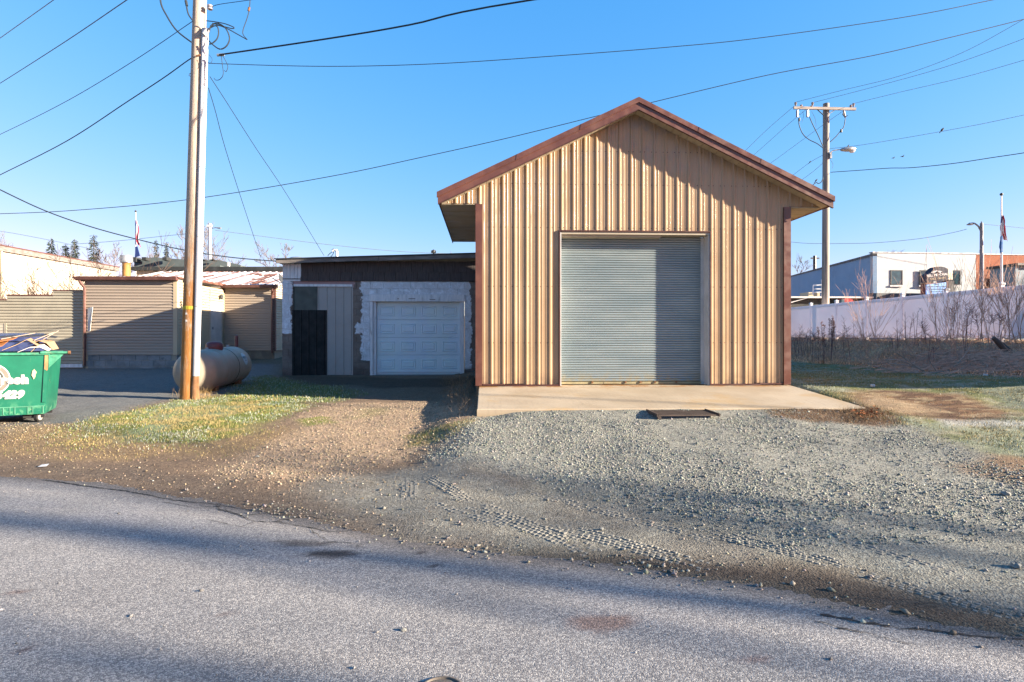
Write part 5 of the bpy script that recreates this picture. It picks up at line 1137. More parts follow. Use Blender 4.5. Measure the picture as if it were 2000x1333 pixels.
# right pole
YR = 30.6
rb, rt_ = wp(1612, 605, YR), wp(1613.5, 203, YR)
rpole = thing('utility_pole', 'tall grey wooden utility pole with a crossarm and street lamp behind the white fence', 'utility pole', (rb.x, YR, 1.3))
part('shaft', MB().tube([(rb.x,YR,1.0)]+[(rb.x+(rt_.x-rb.x)*i/8, YR, 1.2+(rt_.z-1.2)*i/8) for i in range(9)], [.19]+[.19-.035*i/8 for i in range(9)], 16), M['polegrey'], rpole, True)
ca, cb_ = wp(1550,211,YR-.2), wp(1671,213.5,YR-.2)
part('crossarm', MB().hexa([(ca.x,YR-.26,ca.z-.07),(cb_.x,YR-.26,cb_.z-.07),(cb_.x,YR-.16,cb_.z-.07),(ca.x,YR-.16,ca.z-.07)], [(ca.x,YR-.26,ca.z+.06),(cb_.x,YR-.26,cb_.z+.06),(cb_.x,YR-.16,cb_.z+.06),(ca.x,YR-.16,ca.z+.06)]), M['arm'], rpole)
part('brace', MB().tube([wp(1596,214,YR-.2), wp(1609,226,YR-.2)], .025, 6), M['wire'], rpole); part('brace', MB().tube([wp(1632,214,YR-.2), wp(1618,224,YR-.2)], .018, 6), M['arm'], rpole)
for px, py in ((1554,203),(1565,208),(1587,203),(1585,210),(1662,208),(1667,205)):
    part('insulator', MB().lathe([(.02,-.12),(.06,-.05),(.03,-.03),(.075,0),(.05,.03),(.07,.06),(.02,.09)], 10, Matrix.Translation(wp(px,py,YR-.2))), M['porcelain'], rpole, True)
for px in (1557, 1577):
    part('fuse_cutout', MB().tube([wp(px,216,YR-.3), wp(px,229,YR-.3)], .06, 8), M['porcelain'], rpole, True)
part('fuse_cutout', MB().tube([wp(1648,217,YR-.3), wp(1651,230,YR-.3)], .05, 8), M['porcelain'], rpole, True); part('fuse_tube', MB().tube([wp(1648,219,YR-.36), wp(1646,224,YR-.36), wp(1651,230,YR-.36), wp(1655,226,YR-.36)], .025, 6), M['wire'], rpole)
for pts in ([(1560,232),(1561,245),(1568,262),(1580,273),(1596,281),(1608,290)], [(1581,229),(1588,245),(1598,265),(1607,286)], [(1651,232),(1648,248),(1641,257),(1632,268),(1621,278)], [(1568,218),(1569,228),(1566,240)], [(1585,218),(1592,232),(1594,248)], [(1608,347),(1604,356),(1598,359),(1594,357),(1584,365)], [(1622,312),(1627,322),(1625,330)]):
    part('jumper_cable', MB().tube(smooth_path([wp(a,b,YR-.25) for a,b in pts]), .022 if pts[0][0] not in (1568,1585,1622) else .008, 5), M['wire'], rpole)
for px, py in ((1561,234),(1643,256)): part('connector', MB().tube([wp(px,py-3,YR-.25), wp(px,py+3,YR-.25)], .05, 6), M['wire'], rpole)
lampj = part('street_lamp', MB().tube(smooth_path([wp(a,b,YR-.3) for a,b in [(1620,300),(1627,295),(1636,293),(1646,293)]]), .028, 8), M['steel'], rpole, True)
hd = wp(1657, 292, YR-.3)
hdM = Matrix.Translation(hd)@Matrix.Rotation(R(-4),4,'Y')
part('lamp_head', MB().lathe([(.06,-.42),(.11,-.36),(.16,-.1),(.17,.15),(.10,.34),(.01,.38)], 12, hdM@Matrix.Rotation(R(90),4,'Y')@Matrix.Diagonal((.75,1,1,1))), M['steel'], lampj, True)
part('lamp_lens', MB().lathe([(.155,0),(.15,-.06),(.10,-.13),(.01,-.15)], 14, hdM@Matrix.Translation((.20,0,-.05))), M['postcap'], lampj, True)
part('lamp_eye', MB().lathe([(.03,0),(.03,.06),(.01,.07)], 8, hdM@Matrix.Translation((-.0,0,.12))), M['wire'], lampj)
part('meter_box', MB().box(wx(1620.5,YR-.2), YR-.25, wz(1620,312,YR), wx(1624,YR-.2), YR-.1, wz(1620,301,YR)), M['steel'], rpole)

# ---------------------------------------------------------------- wires
def wire(pts, Y0_, Y1_, r_, label, mat='wire', n=8, extra=None, extra0=None):
    xs_ = [p[0] for p in pts]; P = []
    for a, b in pts:
        t = (a-xs_[0])/(xs_[-1]-xs_[0]); c0, c1 = 1/Y0_, 1/Y1_; P.append(wp(a, b, 1/(c0+(c1-c0)*t)))
    if extra: P += [Vector(e) for e in extra]
    if extra0: P = [Vector(e) for e in extra0]+P
    return solo('overhead_wire', MB().tube(smooth_path(P, n), r_*.78, 5), M[mat], label, 'wire', tuple(P[0]), 'overhead wires', True)
p0 = wp(425,108,YP-.2)
Pm = [wp(a, b, YP-.2+(10.1-YP+.2)*(a-425)/615) for a, b in ((425,108),(640,76),(800,49),(1040,0))]
dv = (Pm[-1]-Pm[0]).normalized()
far = [Vector((Pm[-1].x+k*8.5, Pm[-1].y-k*8.5*.282, Pm[-1].z+.06*k+.035*k*k)) for k in range(1, 7)]  # unseen run beyond the view, thickened to darken its shadow on the apron
solo('overhead_wire', MB().tube(smooth_path(Pm+far, 6), [.017+.021*min(1, max(0, (k-18)/10)) for k in range(len(smooth_path(Pm+far, 6)))], 6), M['wire'], 'thick black cable from the near pole rising to the top centre of the sky', 'wire', tuple(Pm[0]), 'overhead wires', True)
wire([(405,122),(432,125),(640,130),(850,125),(1080,110),(1300,93),(1480,75),(1760,35),(1940,0),(2100,-32)], YP-.1, 10.5, .009, 'thin black wire crossing the sky nearly level from the near pole to the top right', 'wire')
wire([(-150,-110),(0,-76+151),(105,0),(200,-68)][1:], 14, 11, .010, 'shortest wire cutting the top left corner of the sky', 'wiregrey')
wire([(-60,200),(5,160),(130,80),(248,0),(330,-55)], 30, 14, .016, 'grey wire crossing the top left sky, second from the corner')
wire([(-80,298),(0,263),(130,198),(260,120),(376,42)], 18, YP-.1, .009, 'thin wire meeting the near pole from the left, highest attached', 'wire')
wire([(-80,382),(0,342),(130,276),(250,198),(320,152),(369,117),(383,111)], 17, YP-.15, .014, 'black cable meeting the near pole from the left below the jumper loops')
wire([(-80,330),(0,371),(88,412),(176,443),(268,468),(360,489),(450,503),(543,511)], 16, 19, .022, 'sagging black cable dropping from the left edge behind the near pole')
wire([(-100,420),(0,418),(150,411),(370,390),(640,346),(840,304),(1000,268),(1170,226),(1275,200),(1500,147),(1700,110),(1850,75),(2000,38),(2150,0)], 24, 19, .017, 'long black wire passing behind the brown gable peak across the whole sky')
wire([(410,150),(440,196),(500,290),(560,380),(633,500)], YP, 19.5, .009, 'thin guy wire falling to the right from the near pole to the roof mast', 'wire')
wire([(407,172),(420,215),(440,290),(475,400),(510,505)], YP, 19, .009, 'thin guy wire falling steeply from the near pole to the snowy roof', 'wire')
wire([(412,15),(428,9),(490,0),(620,-20)], YP-.1, 11.5, .008, 'short thin wire at the very top right of the near pole', 'wire')
wire([(1554,200),(1640,178),(1760,148),(1880,103),(2000,38),(2060,5)], YR, 22, .013, 'uppermost grey wire from the right pole crossarm to the right edge', 'wiregrey')
wire([(1587,201),(1700,172),(1850,130),(2000,76),(2080,45)], YR, 22, .013, 'second grey wire from the right pole crossarm to the right edge', 'wiregrey')
wire([(1666,203),(1760,180),(1880,152),(2000,118),(2080,95)], YR, 23, .013, 'third grey wire from the right end of the crossarm to the right edge', 'wiregrey')
wire([(1552,207),(1500,252),(1450,300),(1400,345)], YR, 38, .014, 'leftmost grey wire falling from the crossarm behind the barn roof', 'wiregrey')
wire([(1585,206),(1540,243),(1470,305),(1420,345)], YR, 38, .014, 'second grey wire falling from the crossarm behind the barn roof', 'wiregrey')
wire([(1663,206),(1600,250),(1500,323),(1440,365)], YR, 38, .014, 'third grey wire falling from the crossarm behind the barn roof', 'wiregrey')
wire([(1606,304),(1580,319),(1544,346),(1500,378)], YR, 38, .014, 'lower grey wire with two birds behind the barn roof slope', 'wiregrey')
wire([(1608,318),(1590,334),(1562,355),(1530,380)], YR, 38, .014, 'lowest grey wire falling behind the barn roof slope', 'wiregrey')
wire([(1620,291),(1680,284),(1760,271),(1840,257),(1920,242),(2000,225),(2080,208)], YR, 24, .013, 'grey wire with a perched bird running right from the lamp', 'wiregrey')
wire([(1622,337),(1680,333),(1735,329),(1780,328),(1860,320),(1940,308),(2000,299),(2080,285)], YR, 22, .022, 'dark green cable running right from the middle of the right pole')
wire([(1500,468),(1545,473),(1585,476),(1660,476),(1720,474),(1800,466),(1860,455),(1888,448)], 44, 40, .022, 'pale wire sagging from behind the barn to the curved street lamp', 'wiregrey')
wire([(1918,438),(1960,442),(2000,446),(2060,452)], 40, 40, .02, 'pale wire running right from the curved street lamp', 'wiregrey')
wire([(-30,448),(20,455),(100,470),(180,487)], 60, 60, .035, 'far pale wire at the far left above the cream building', 'wiregrey')
wire([(150,477),(240,470),(355,458),(405,455)], 60, 58, .03, 'far pale wire behind the flag at the left', 'wiregrey')
wire([(420,450),(520,463),(640,478),(760,490),(850,495),(930,496)], 58, 60, .035, 'far pale wire above the block garage roof', 'wiregrey')

# ================================================================ FENCE (right)
a0 = Vector((wx(1956, 19.7*.9602+0), 0, 0)); 
def cdepth(px, D): # point at camera depth D
    c = (px-1000)/F; return Vector((D*(st+c*ct), D*(ct-c*st), 0))
P0 = cdepth(1956, 19.7); P5 = cdepth(1584, 19.7*1.6175); du = (P5-P0)/5
fence = thing('vinyl_fence', 'long white vinyl privacy fence standing on the brushy bank at the right', 'fence', (P0.x, P0.y, 1.33))
fd = du.normalized(); fn = Vector((-fd.y, fd.x, 0))      # faces the camera side
if fn.dot(Vector((0,0,0))-P0) < 0: fn = -fn
fang = math.atan2(fd.y, fd.x)
def ftop(i): return {0:wz(1956,556.5,P0.y), 5:wz(1584,594.5,P5.y)}.get(i)
z5 = ftop(5); z0f = ftop(0)
pm = MB().cbox(-.065,-.065,-.15,.065,.065,2.0,.008).mesh('post', M['vinyl']); cm = MB().add([(-.08,-.08,0),(.08,-.08,0),(.08,.08,0),(-.08,.08,0),(-.08,-.08,.05),(.08,-.08,.05),(.08,.08,.05),(-.08,.08,.05),(0,0,.10)], [(3,2,1,0),(0,1,5,4),(1,2,6,5),(2,3,7,6),(3,0,4,7),(4,5,8),(5,6,8),(6,7,8),(7,4,8)]).mesh('post_cap', M['postcap'])
L_ = du.length
def panel_mesh():
    mb = MB(); k = 0; x = .07
    while x < L_-.07-.01:
        b = min(x+.1500, L_-.07); mb.cbox(x, -.012, .12, b-.0008, .012, 1.68, .0022); x += .1505
    return mb.mesh('panel', M['vinyl'])
pnm = panel_mesh(); rlm = MB().cbox(.066,-.028,0,L_-.066,.028,.14,.006).mesh('rail', M['vinyl'])
for i in range(-1, 9):
    b = P0+du*i; q = P0+du*(i+1)
    def tz(j):
        j = max(-3, min(7, j)); return z0f+(z5-z0f)*j/5
    zt, zt2 = tz(i), tz(i+1)
    po = inst('post', pm, fence, (b.x, b.y, zt-2.0), (0,0,fang)); cp = inst('post_cap', cm, po, (0,0,0)); cp.location = (0,0,2.0)
    slp = math.asin((zt2-zt)/L_)
    if i < 8:
        inst('panel', pnm, fence, (b.x, b.y, zt-1.80), (0,-slp,fang)); inst('rail', rlm, fence, (b.x, b.y, zt-.22), (0,-slp,fang)); inst('rail', rlm, fence, (b.x, b.y, zt-1.80), (0,-slp,fang))
# a few pale post collars at the foot
for i in range(0, 5):
    b = P0+du*(i+.02)+fn*.2; zz = float(height(b.x, b.y))
    s_ = .09*random.uniform(.8,1.3); solo('broken_block', MB().cbox(b.x-s_, b.y-s_, zz-.05, b.x+s_, b.y+s_, zz+.14, .02), M['postcap'], 'white broken concrete lump at the foot of the %s fence post' % ['nearest visible','second visible','third visible','fourth visible','fifth visible'][i], 'concrete lump', (b.x, b.y, zz), 'white lumps at the fence foot')

# ================================================================ PLANTS
def branchy(mb, p, d, L, r, depth, kids=(3,5), spread=.6, up=.15, sides=4, seg=4, minr=.002, droop=0):
    pts = [Vector(p)]; rad = [r]; dd = Vector(d).normalized()
    for i in range(seg):
        dd = (dd+Vector((random.gauss(0,.10),random.gauss(0,.10),random.gauss(0,.06)+up*.25-droop*.1))).normalized()
        pts.append(pts[-1]+dd*L/seg); rad.append(max(minr, r*(1-.75*(i+1)/seg)))
    mb.tube(pts, rad, sides if r > .01 else 3, False)
    if depth <= 0: return
    for k in range(random.randint(*kids)):
        t = random.uniform(.25, 1.0); j = min(seg-1, int(t*seg)); q = pts[j]+(pts[j+1]-pts[j])*(t*seg-j)
        a = random.uniform(0, 6.283); o_ = Vector((math.cos(a), math.sin(a), random.uniform(-.1,.5))); nd = ((pts[j+1]-pts[j]).normalized()+o_*spread*random.uniform(.6,1.3)).normalized()
        branchy(mb, q, nd, L*random.uniform(.4,.68), max(minr, rad[j]*.55), depth-1, kids, spread, up, sides, max(2, seg-1), minr, droop)
def bare_tree(X, Y, z, H, label, mat='fartwig', r=None, depth=4, group=None, spread=.7, minr=.02, kids=(3,5), lean=0):
    t = thing('bare_tree', label, 'tree', (X,Y,z), group); tr = MB(); cr = MB(); r = r or H*.02
    tp = [Vector((X,Y,z-.2))]; 
    for i in range(6): tp.append(Vector((X+random.gauss(0,.01*H)+lean*i*H/10, Y+random.gauss(0,.01*H), z+H*.5*(i+1)/6)))
    tr.tube(tp, [r*(1-.08*i) for i in range(7)], 8)
    for k in range(int(4+H*.5)):
        j = random.randint(2, 6); a = random.uniform(0, 6.28); d = Vector((math.cos(a)*.8, math.sin(a)*.8, random.uniform(.5,1.3)))
        branchy(cr, tp[j], d, H*random.uniform(.28,.48), r*.42, depth-1, kids, spread, .2, 4, 4, minr)
    branchy(cr, tp[-1], (0,0,1), H*.5, r*.5, depth, kids, spread, .3, 5, 5, minr)
    part('trunk', tr, M['bark' if mat != 'sunbranch' else 'sunbranch'], t, True); part('crown', cr, M[mat], t)
    return t
def at_g(px, Y): return wx(px, Y)
g_ = 'bare winter trees far behind the roofs'
for px, py, Y, lab_ in ((412,438,62,'tall bare winter tree behind the near utility pole'),(350,456,66,'bare winter tree just left of the near pole'),(548,480,60,'bare winter tree left of the block garage roof'),(-4,446,60,'bare winter tree at the far left above the cream eave'),
                  (290,470,75,'low bare winter tree between the flag and the conifers'),(900,478,70,'bare winter tree top between the garage roof and the barn'),(768,492,80,'tiny bare treetop just above the block garage roof'),(1548,517,70,'small bare treetop at the right wall of the barn'),(1712,484,90,'faint bare treetop above the corner of the white building'),(222,492,58,'bare tree right of the tallest conifer')):
    H = (wz(px,py,Y)-.8)*.80; bare_tree(wx(px,Y), Y, .8, H, lab_, 'fartwig', depth=4, group=g_, minr=.013, kids=(3,5))
def conifer(px, py, Y, wpx, label):
    top = wz(px,py,Y); X = wx(px,Y); z0 = .8; H = top-z0; t = thing('conifer', label, 'tree', (X,Y,z0), 'conifers behind the cream building')
    part('trunk', MB().tube([(X,Y,z0-.2),(X,Y,top-.1)], [.16,.02], 6), M['bark'], t); mb = MB(); Rm_ = wpx/F*Y/2
    for i in range(3200):
        f_ = random.random()**.62; zz = top-.05-f_*H; rr = 1.45*Rm_*min(1, .05+1.25*f_)*(.78+.3*math.sin(zz*5.3+1.7*math.sin(zz*2.1))); a = random.uniform(0,6.28); r2 = rr*random.uniform(.25,1.12); c_, s_ = math.cos(a), math.sin(a)
        L = .22+.22*random.random(); wd = .035+.04*random.random(); dz = -.10-.12*random.random()
        mb.add([(X+c_*r2-s_*wd, Y+s_*r2+c_*wd, zz),(X+c_*r2+s_*wd, Y+s_*r2-c_*wd, zz),(X+c_*(r2+L)+random.gauss(0,.05), Y+s_*(r2+L), zz+dz),(X+c_*(r2+L*.5), Y+s_*(r2+L*.5), zz+dz*.3-wd*1.6)], [(0,1,2),(0,2,3)])
    part('needles', mb, M['conifer'], t)
for a in ((100,463,70,34,'dark conifer, leftmost above the cream building'),(146,466,72,34,'dark conifer, second from the left above the cream building'),(183,458,68,46,'tallest dark conifer above the cream building, left of the flue pipe'),(128,476,72,26,'short bushy conifer in the gap of the left conifers'),(305,467,95,16,'slim conifer just right of the flag'),(325,472,95,14,'slim short conifer left of the near pole')): conifer(*a)
# shrubs before the cream wall
for k, (px, Y, H, lab_) in enumerate(((70,24.0,2.9,'bare sunlit shrub before the cream wall at the left'),(112,25.0,3.4,'bare sunlit shrub in the middle of the cream wall'),(150,25.5,3.6,'bare sunlit shrub near the step of the sided wall'),(190,27.5,4.0,'tall bare sunlit shrub left of the flue pipe'),(222,28.5,4.0,'bare sunlit shrub at the end of the cream wall'),(38,23.5,2.3,'low bare shrub before the cream wall near the left edge'))):
    X = wx(px,Y); t = thing('bare_shrub', lab_, 'shrub', (X,Y,.6), 'bare shrubs before the cream wall'); mb = MB(); 
    for i in range(6): branchy(mb, (X+random.uniform(-.3,.3),Y+random.uniform(-.3,.3),.6), (random.uniform(-.8,.8),random.uniform(-.8,.8),1), H*random.uniform(.6,1.0), .026, 3, (2,4), .7, .1, 4, 4, .0075)
    part('branches', mb, M['sunbranch'], t)
# unseen trees and a house, added at the right to cast long shadows
def line_from(px, py, dist, z=0):
    X, Y = rp(px, py); return X+.961*dist, Y-.276*dist
for k, (px, py, dist, r_, H) in enumerate(((1000,1133,44,.20,17),(1000,1212,38,.21,16),(500,1345,40,.24,17),(1000,1010,38,.13,9))):
    if k == 3: continue
    X, Y = line_from(px, py, dist); bare_tree(X, Y, 0, H, ['street tree with bare crown, farthest from the road of the roadside three','street tree with bare crown, middle one of the roadside three','street tree with the thickest trunk, nearest the road of the roadside three'][k], 'bark', r=r_, depth=2, group='bare street trees beyond the right edge', minr=.012, kids=(1,3))
hs = thing('neighbour_house', 'pale clapboard house beyond the right edge whose shadow crosses the lawn', 'house', (24, 10, .7))
HX0, HX1, HY0, HY1, HZ = 20.5, 28, 7.35, 15.5, 5.0
part('wall', MB().box(HX0, HY0, .5, HX1, HY1, HZ), M['slate'], hs); part('roof', MB().prismx([(HY0-.01,HZ),(HY1+.01,HZ),((HY0+HY1)/2,HZ+2.2)], HX0-.05, HX1+.3), M['roofdark'], hs)
for yv in (9.2, 12.6): wn = part('window', MB().box(HX0-.03, yv, 1.8, HX0-.002, yv+1, 3.2), M['glass'], hs); part('frame', MB().box(HX0-.05, yv-.08, 1.72, HX0-.003, yv-.002, 3.28).box(HX0-.05, yv+1.002, 1.72, HX0-.003, yv+1.08, 3.28), M['white'], wn)

# brush on the bank
def bank_pt():
    Y = random.uniform(10, 31); X = random.uniform(11.9, 16.4); return X, Y
br = MB()
for i in range(3200):
    X, Y = bank_pt(); 
    if X/Y > 1.02: continue
    z = hz(X, Y); L = random.uniform(.15,.6); a = random.uniform(0,6.28); e = random.uniform(.0,.9); d = Vector((math.cos(a)*math.cos(e), math.sin(a)*math.cos(e), math.sin(e)))
    p = Vector((X, Y, z+random.uniform(0,.22))); br.tube([p, p+d*L*.5+Vector((0,0,random.uniform(-.03,.05))), p+d*L], [.007,.005,.003], 3, False)
setting('bank_brush', br, M['twig'], kind='stuff')
nb = 42000; X = rng.uniform(11.7, 16.6, nb); Y = rng.uniform(9.5, 31, nb); k = (X/Y < 1.02) & (rng.random(nb) < .35+.65*ss(.42,.6,fbm(X, Y, 1.1, 3, 91))); X = X[k]; Y = Y[k]; n = len(X)
cc = np.array([1.3,.68,.38])[None]*rng.uniform(.3,1.5,(n,1)); cc[rng.random(n) < .25] *= .45
grass('bank_dead_grass', X, Y, rng.uniform(.04,.17,n), np.full(n,.006), cc, 1.6)
random.seed(21)
# tall dead weeds and saplings before the fence, each a plant
weeds = [(1548,500,0),(1560,0,0),(1572,0,0),(1585,570,1),(1602,0,0),(1614,610,2),(1624,615,2),(1645,600,1),(1660,0,0),(1692,600,3),(1700,0,0),(1712,0,3),(1745,0,0),(1765,660,0),(1790,0,0),(1806,580,1),(1815,0,0),(1830,585,3),(1842,590,3),(1862,600,3),(1880,590,1),(1895,0,1),(1908,0,1),(1920,590,3),(1935,0,3),(1950,590,3),(1962,0,3),(1972,585,3),(1985,0,3),(1995,590,3),(1880,0,3),(1942,0,1)]
near_ = ['right wall of the barn','leftmost fence post','right pole foot','second fence post','third fence post','fourth fence post','fifth fence post','nearest fence post','right edge of the picture']
def where(px):
    best = min(((1545,0),(1584,1),(1612,2),(1634,3),(1692,4),(1763,5),(1847,6),(1956,7),(1995,8)), key=lambda q: abs(q[0]-px)); return near_[best[1]]
count = {}
for px, py, kind_ in weeds:
    Y = random.uniform(15.6, 22) if px > 1800 else random.uniform(20, 27)
    X = wx(px, Y)
    if X > 16.6: Y *= 16.3/X; X = wx(px, Y)
    if X < 11.9: Y *= 12.3/X; X = wx(px, Y)
    z = hz(X, Y)-.03; ht = random.uniform(1.0,1.9) if kind_ else random.uniform(.8,1.4)
    if kind_ == 3: ht = random.uniform(1.7,2.5)
    w_ = where(px); key = (w_, kind_); count[key] = count.get(key, 0)+1
    nm = ['thin dead weed stalk','bushy dead weed with a twiggy head','dark dead weed with a dense seed spike','bare sapling with rising branches'][kind_]
    od = ['', 'second ', 'third ', 'fourth ', 'fifth ', 'sixth ', 'seventh '][count[key]-1]
    t = thing('sapling' if kind_ == 3 else 'dead_weed', (od+nm+' before the '+w_).strip(), 'sapling' if kind_ == 3 else 'weed', (X,Y,z), 'dead weeds and saplings before the fence')
    mb = MB(); hdm = MB()
    if kind_ == 3:
        for i in range(random.randint(2,4)): branchy(mb, (X,Y,z), (random.uniform(-.45,.45),random.uniform(-.3,.3),1), ht*random.uniform(.7,1), .012, 2, (3,5), .40, .3, 4, 5, .0035)
    else:
        for i in range(random.randint(2,5)):
            p = Vector((X+random.uniform(-.25,.25),Y+random.uniform(-.2,.2),z)); lean = random.uniform(-.15,.15); hh = ht*random.uniform(.6,1); pts = [p, p+Vector((lean*.4,0,hh*.5)), p+Vector((lean,random.uniform(-.1,.1),hh))]
            mb.tube(pts, [.010,.008,.004], 4, False)
            if kind_ == 1:
                for j in range(22): a = random.uniform(0,6.28); q = pts[1].lerp(pts[2], random.uniform(.3,1)); mb.tube([q, q+Vector((math.cos(a)*.16, math.sin(a)*.16, random.uniform(.02,.22)))], [.004,.003], 3, False)
            elif kind_ == 2:
                for j in range(60): a = random.uniform(0,6.28); q = pts[1].lerp(pts[2], random.uniform(.0,1)); hdm.tube([q, q+Vector((math.cos(a)*.055, math.sin(a)*.055, random.uniform(.0,.06)))], [.008,.004], 3, False)
            else:
                for j in range(6): a = random.uniform(0,6.28); q = pts[1].lerp(pts[2], random.uniform(.2,1)); mb.tube([q, q+Vector((math.cos(a)*.12, math.sin(a)*.12, .15))], [.004,.003], 3, False)
    part('stems', mb, M['twigred' if kind_ != 3 else 'twig'], t)
    if hdm.v: part('seed_spike', hdm, M['twigred'], t, kind='stuff')
# cut branches lying on the lawn edge
fb = [([(1752,690),(1780,710),(1803,726)],'pale cut branch slanting up at the left of the brush heap'),([(1730,703),(1760,705),(1790,718),(1804,724)],'arched pale cut branch in the brush heap'),([(1705,715),(1728,721),(1750,726)],'short pale branch alone on the shaded lawn'),
      ([(1760,727),(1810,731),(1850,725),(1900,720),(1945,716)],'longest pale branch lying along the front of the brush heap'),([(1815,705),(1824,718),(1829,726)],'short upright pale stub in the brush heap'),([(1735,710),(1770,714),(1800,722)],'lower pale branch of the left fan in the heap'),([(1862,718),(1880,700),(1895,678)],'pale branch rising steeply out of the brush heap')]
for pts, lab_ in fb:
    P = []
    for i, (a, b) in enumerate(pts):
        Yb = 14.6; p = wp(a, b, Yb); zz = hz(p.x, Yb); P.append(Vector((p.x, Yb, max(p.z, zz+.015))))
    solo('fallen_branch', MB().tube(smooth_path(P, 4), .013, 5), M['pale'], lab_, 'branch', tuple(P[0]), 'cut branches in the brush heap', True)
hp_ = MB(); random.seed(5)
for i in range(1500):
    Xh = random.gauss(12.9, .9); Yh = random.gauss(14.8, 1.5); zz = hz(Xh, Yh)+random.uniform(0,.32)*math.exp(-((Xh-13)/1.1)**2); a = random.gauss(0, .6); L = random.uniform(.3,1.1); d = Vector((math.cos(a), math.sin(a)*.6, random.uniform(-.1,.3)))
    hp_.tube([(Xh,Yh,zz), Vector((Xh,Yh,zz))+d*L*.5, Vector((Xh,Yh,zz))+d*L+Vector((0,0,-.06))], [.009,.007,.004], 3, False)
setting('brush_heap', hp_, M['twig'], kind='stuff')
lp = MB(); q0, q1 = wp(1940,660,15.5), wp(1972,690,15.5)
solo('broken_log', MB().tube([q0, (q0+q1)/2, q1], [.05,.09,.10], 8), M['bark'], 'dark broken log leaning in the brush before the nearest fence post', 'log', tuple(q0), smooth=True)
q = wp(1926,736,13.0); solo('white_scrap', MB().add([(q.x-.07,13,q.z-.08),(q.x+.07,13.05,q.z-.08),(q.x+.03,12.98,q.z+.06),(q.x-.05,13.02,q.z+.07),(q.x,13.1,q.z-.08)], [(0,1,2,3),(1,4,2),(4,0,3),(2,4,3)]), M['postcap'], 'white paper scrap on the lawn below the brush heap', 'litter', (q.x,13,q.z))
X, Y = gp(1706, 757); solo('grass_stalk', MB().tube([(X,Y,hz(X,Y)),(X+.03,Y,hz(X,Y)+.25),(X+.07,Y,hz(X,Y)+.5)], [.004,.003,.002], 4), M['pale'], 'single pale dry stalk standing on the right lawn', 'stalk', (X,Y,hz(X,Y)))
X, Y = gp(1705, 756); solo('white_scrap', MB().cbox(X-.04, Y-.03, hz(X,Y), X+.03, Y+.03, hz(X,Y)+.05, .01), M['postcap'], 'small white scrap beside the dry stalk on the lawn', 'litter', (X,Y,hz(X,Y)))
X, Y = gp(85, 912); solo('white_scrap', MB().add([(X-.05,Y-.03,hz(X,Y)+.005),(X+.05,Y-.02,hz(X,Y)+.01),(X+.045,Y+.03,hz(X,Y)+.03),(X-.04,Y+.03,hz(X,Y)+.02)], [(0,1,2,3)]), M['postcap'], 'flat white scrap on the dirt shoulder at the left', 'litter', (X,Y,hz(X,Y)))
lf = MB()
for i in range(60):
    X, Y = gp(random.gauss(1692, 14), random.gauss(812, 5)); s_ = .02; a = random.uniform(0,6.28); z = float(height(X,Y))+random.uniform(.01,.06)
    lf.add([(X-s_*math.cos(a),Y-s_*math.sin(a),z),(X+s_*math.sin(a),Y-s_*math.cos(a),z+.015),(X+s_*math.cos(a),Y+s_*math.sin(a),z),(X-s_*math.sin(a),Y+s_*math.cos(a),z+.02)], [(0,1,2,3)])
setting('fallen_leaves', lf, M['leaf'], kind='stuff')

# ================================================================ RIGHT BACKGROUND
YL = 42.0
c0 = wp(1705, 494, YL); zt_l = c0.z; 
lb = thing('library_building', 'white painted brick building with a blue shaded side wall beyond the fence', 'building', (c0.x, YL, 1.2))
pL = cdepth(1520, (zt_l-CAMZ)*F/(655-543)); pR = wp(1906, 497, YL+.4)
def wallquad(a, b, z0, z1, z1b, th=.3):
    a = Vector(a); b = Vector(b); d = (b-a).normalized(); n_ = Vector((-d.y, d.x, 0))*th
    return MB().hexa([(a.x,a.y,z0),(b.x,b.y,z0),(b.x+n_.x,b.y+n_.y,z0),(a.x+n_.x,a.y+n_.y,z0)], [(a.x,a.y,z1),(b.x,b.y,z1b),(b.x+n_.x,b.y+n_.y,z1b),(a.x+n_.x,a.y+n_.y,z1)])
A1 = Vector((c0.x, YL, 0)); B1 = Vector((pR.x, YL+.4, 0))
part('wall', wallquad(A1, B1, .8, zt_l, zt_l), M['libwhite'], lb)
part('side_wall', wallquad((pL.x,pL.y,0), A1+Vector((-.01,0,0)), .8, zt_l-.25, zt_l-.12), wear('blue_grey_paint', (.30,.47,.66), .75, .05, 1), lb)  # shaded side of the white building, blue shade put into its colour
part('roof', MB().add([(A1.x,YL+.3,zt_l-.3),(B1.x,YL+.7,zt_l-.3),(B1.x,YL+16,zt_l-.3),(pL.x+.3,pL.y,zt_l-.3)], [(0,1,2,3)]), M['roofdark'], lb)
part('coping', wallquad(A1+Vector((-.05,-.05,0)), B1+Vector((0,-.05,0)), zt_l+.002, zt_l+.07, zt_l+.07, .42), M['steel'], lb)
part('coping', wallquad((pL.x-.05,pL.y,0), A1+Vector((-.06,0,0)), zt_l-.24, zt_l-.14, zt_l-.06, .35), M['darkframe'], lb)
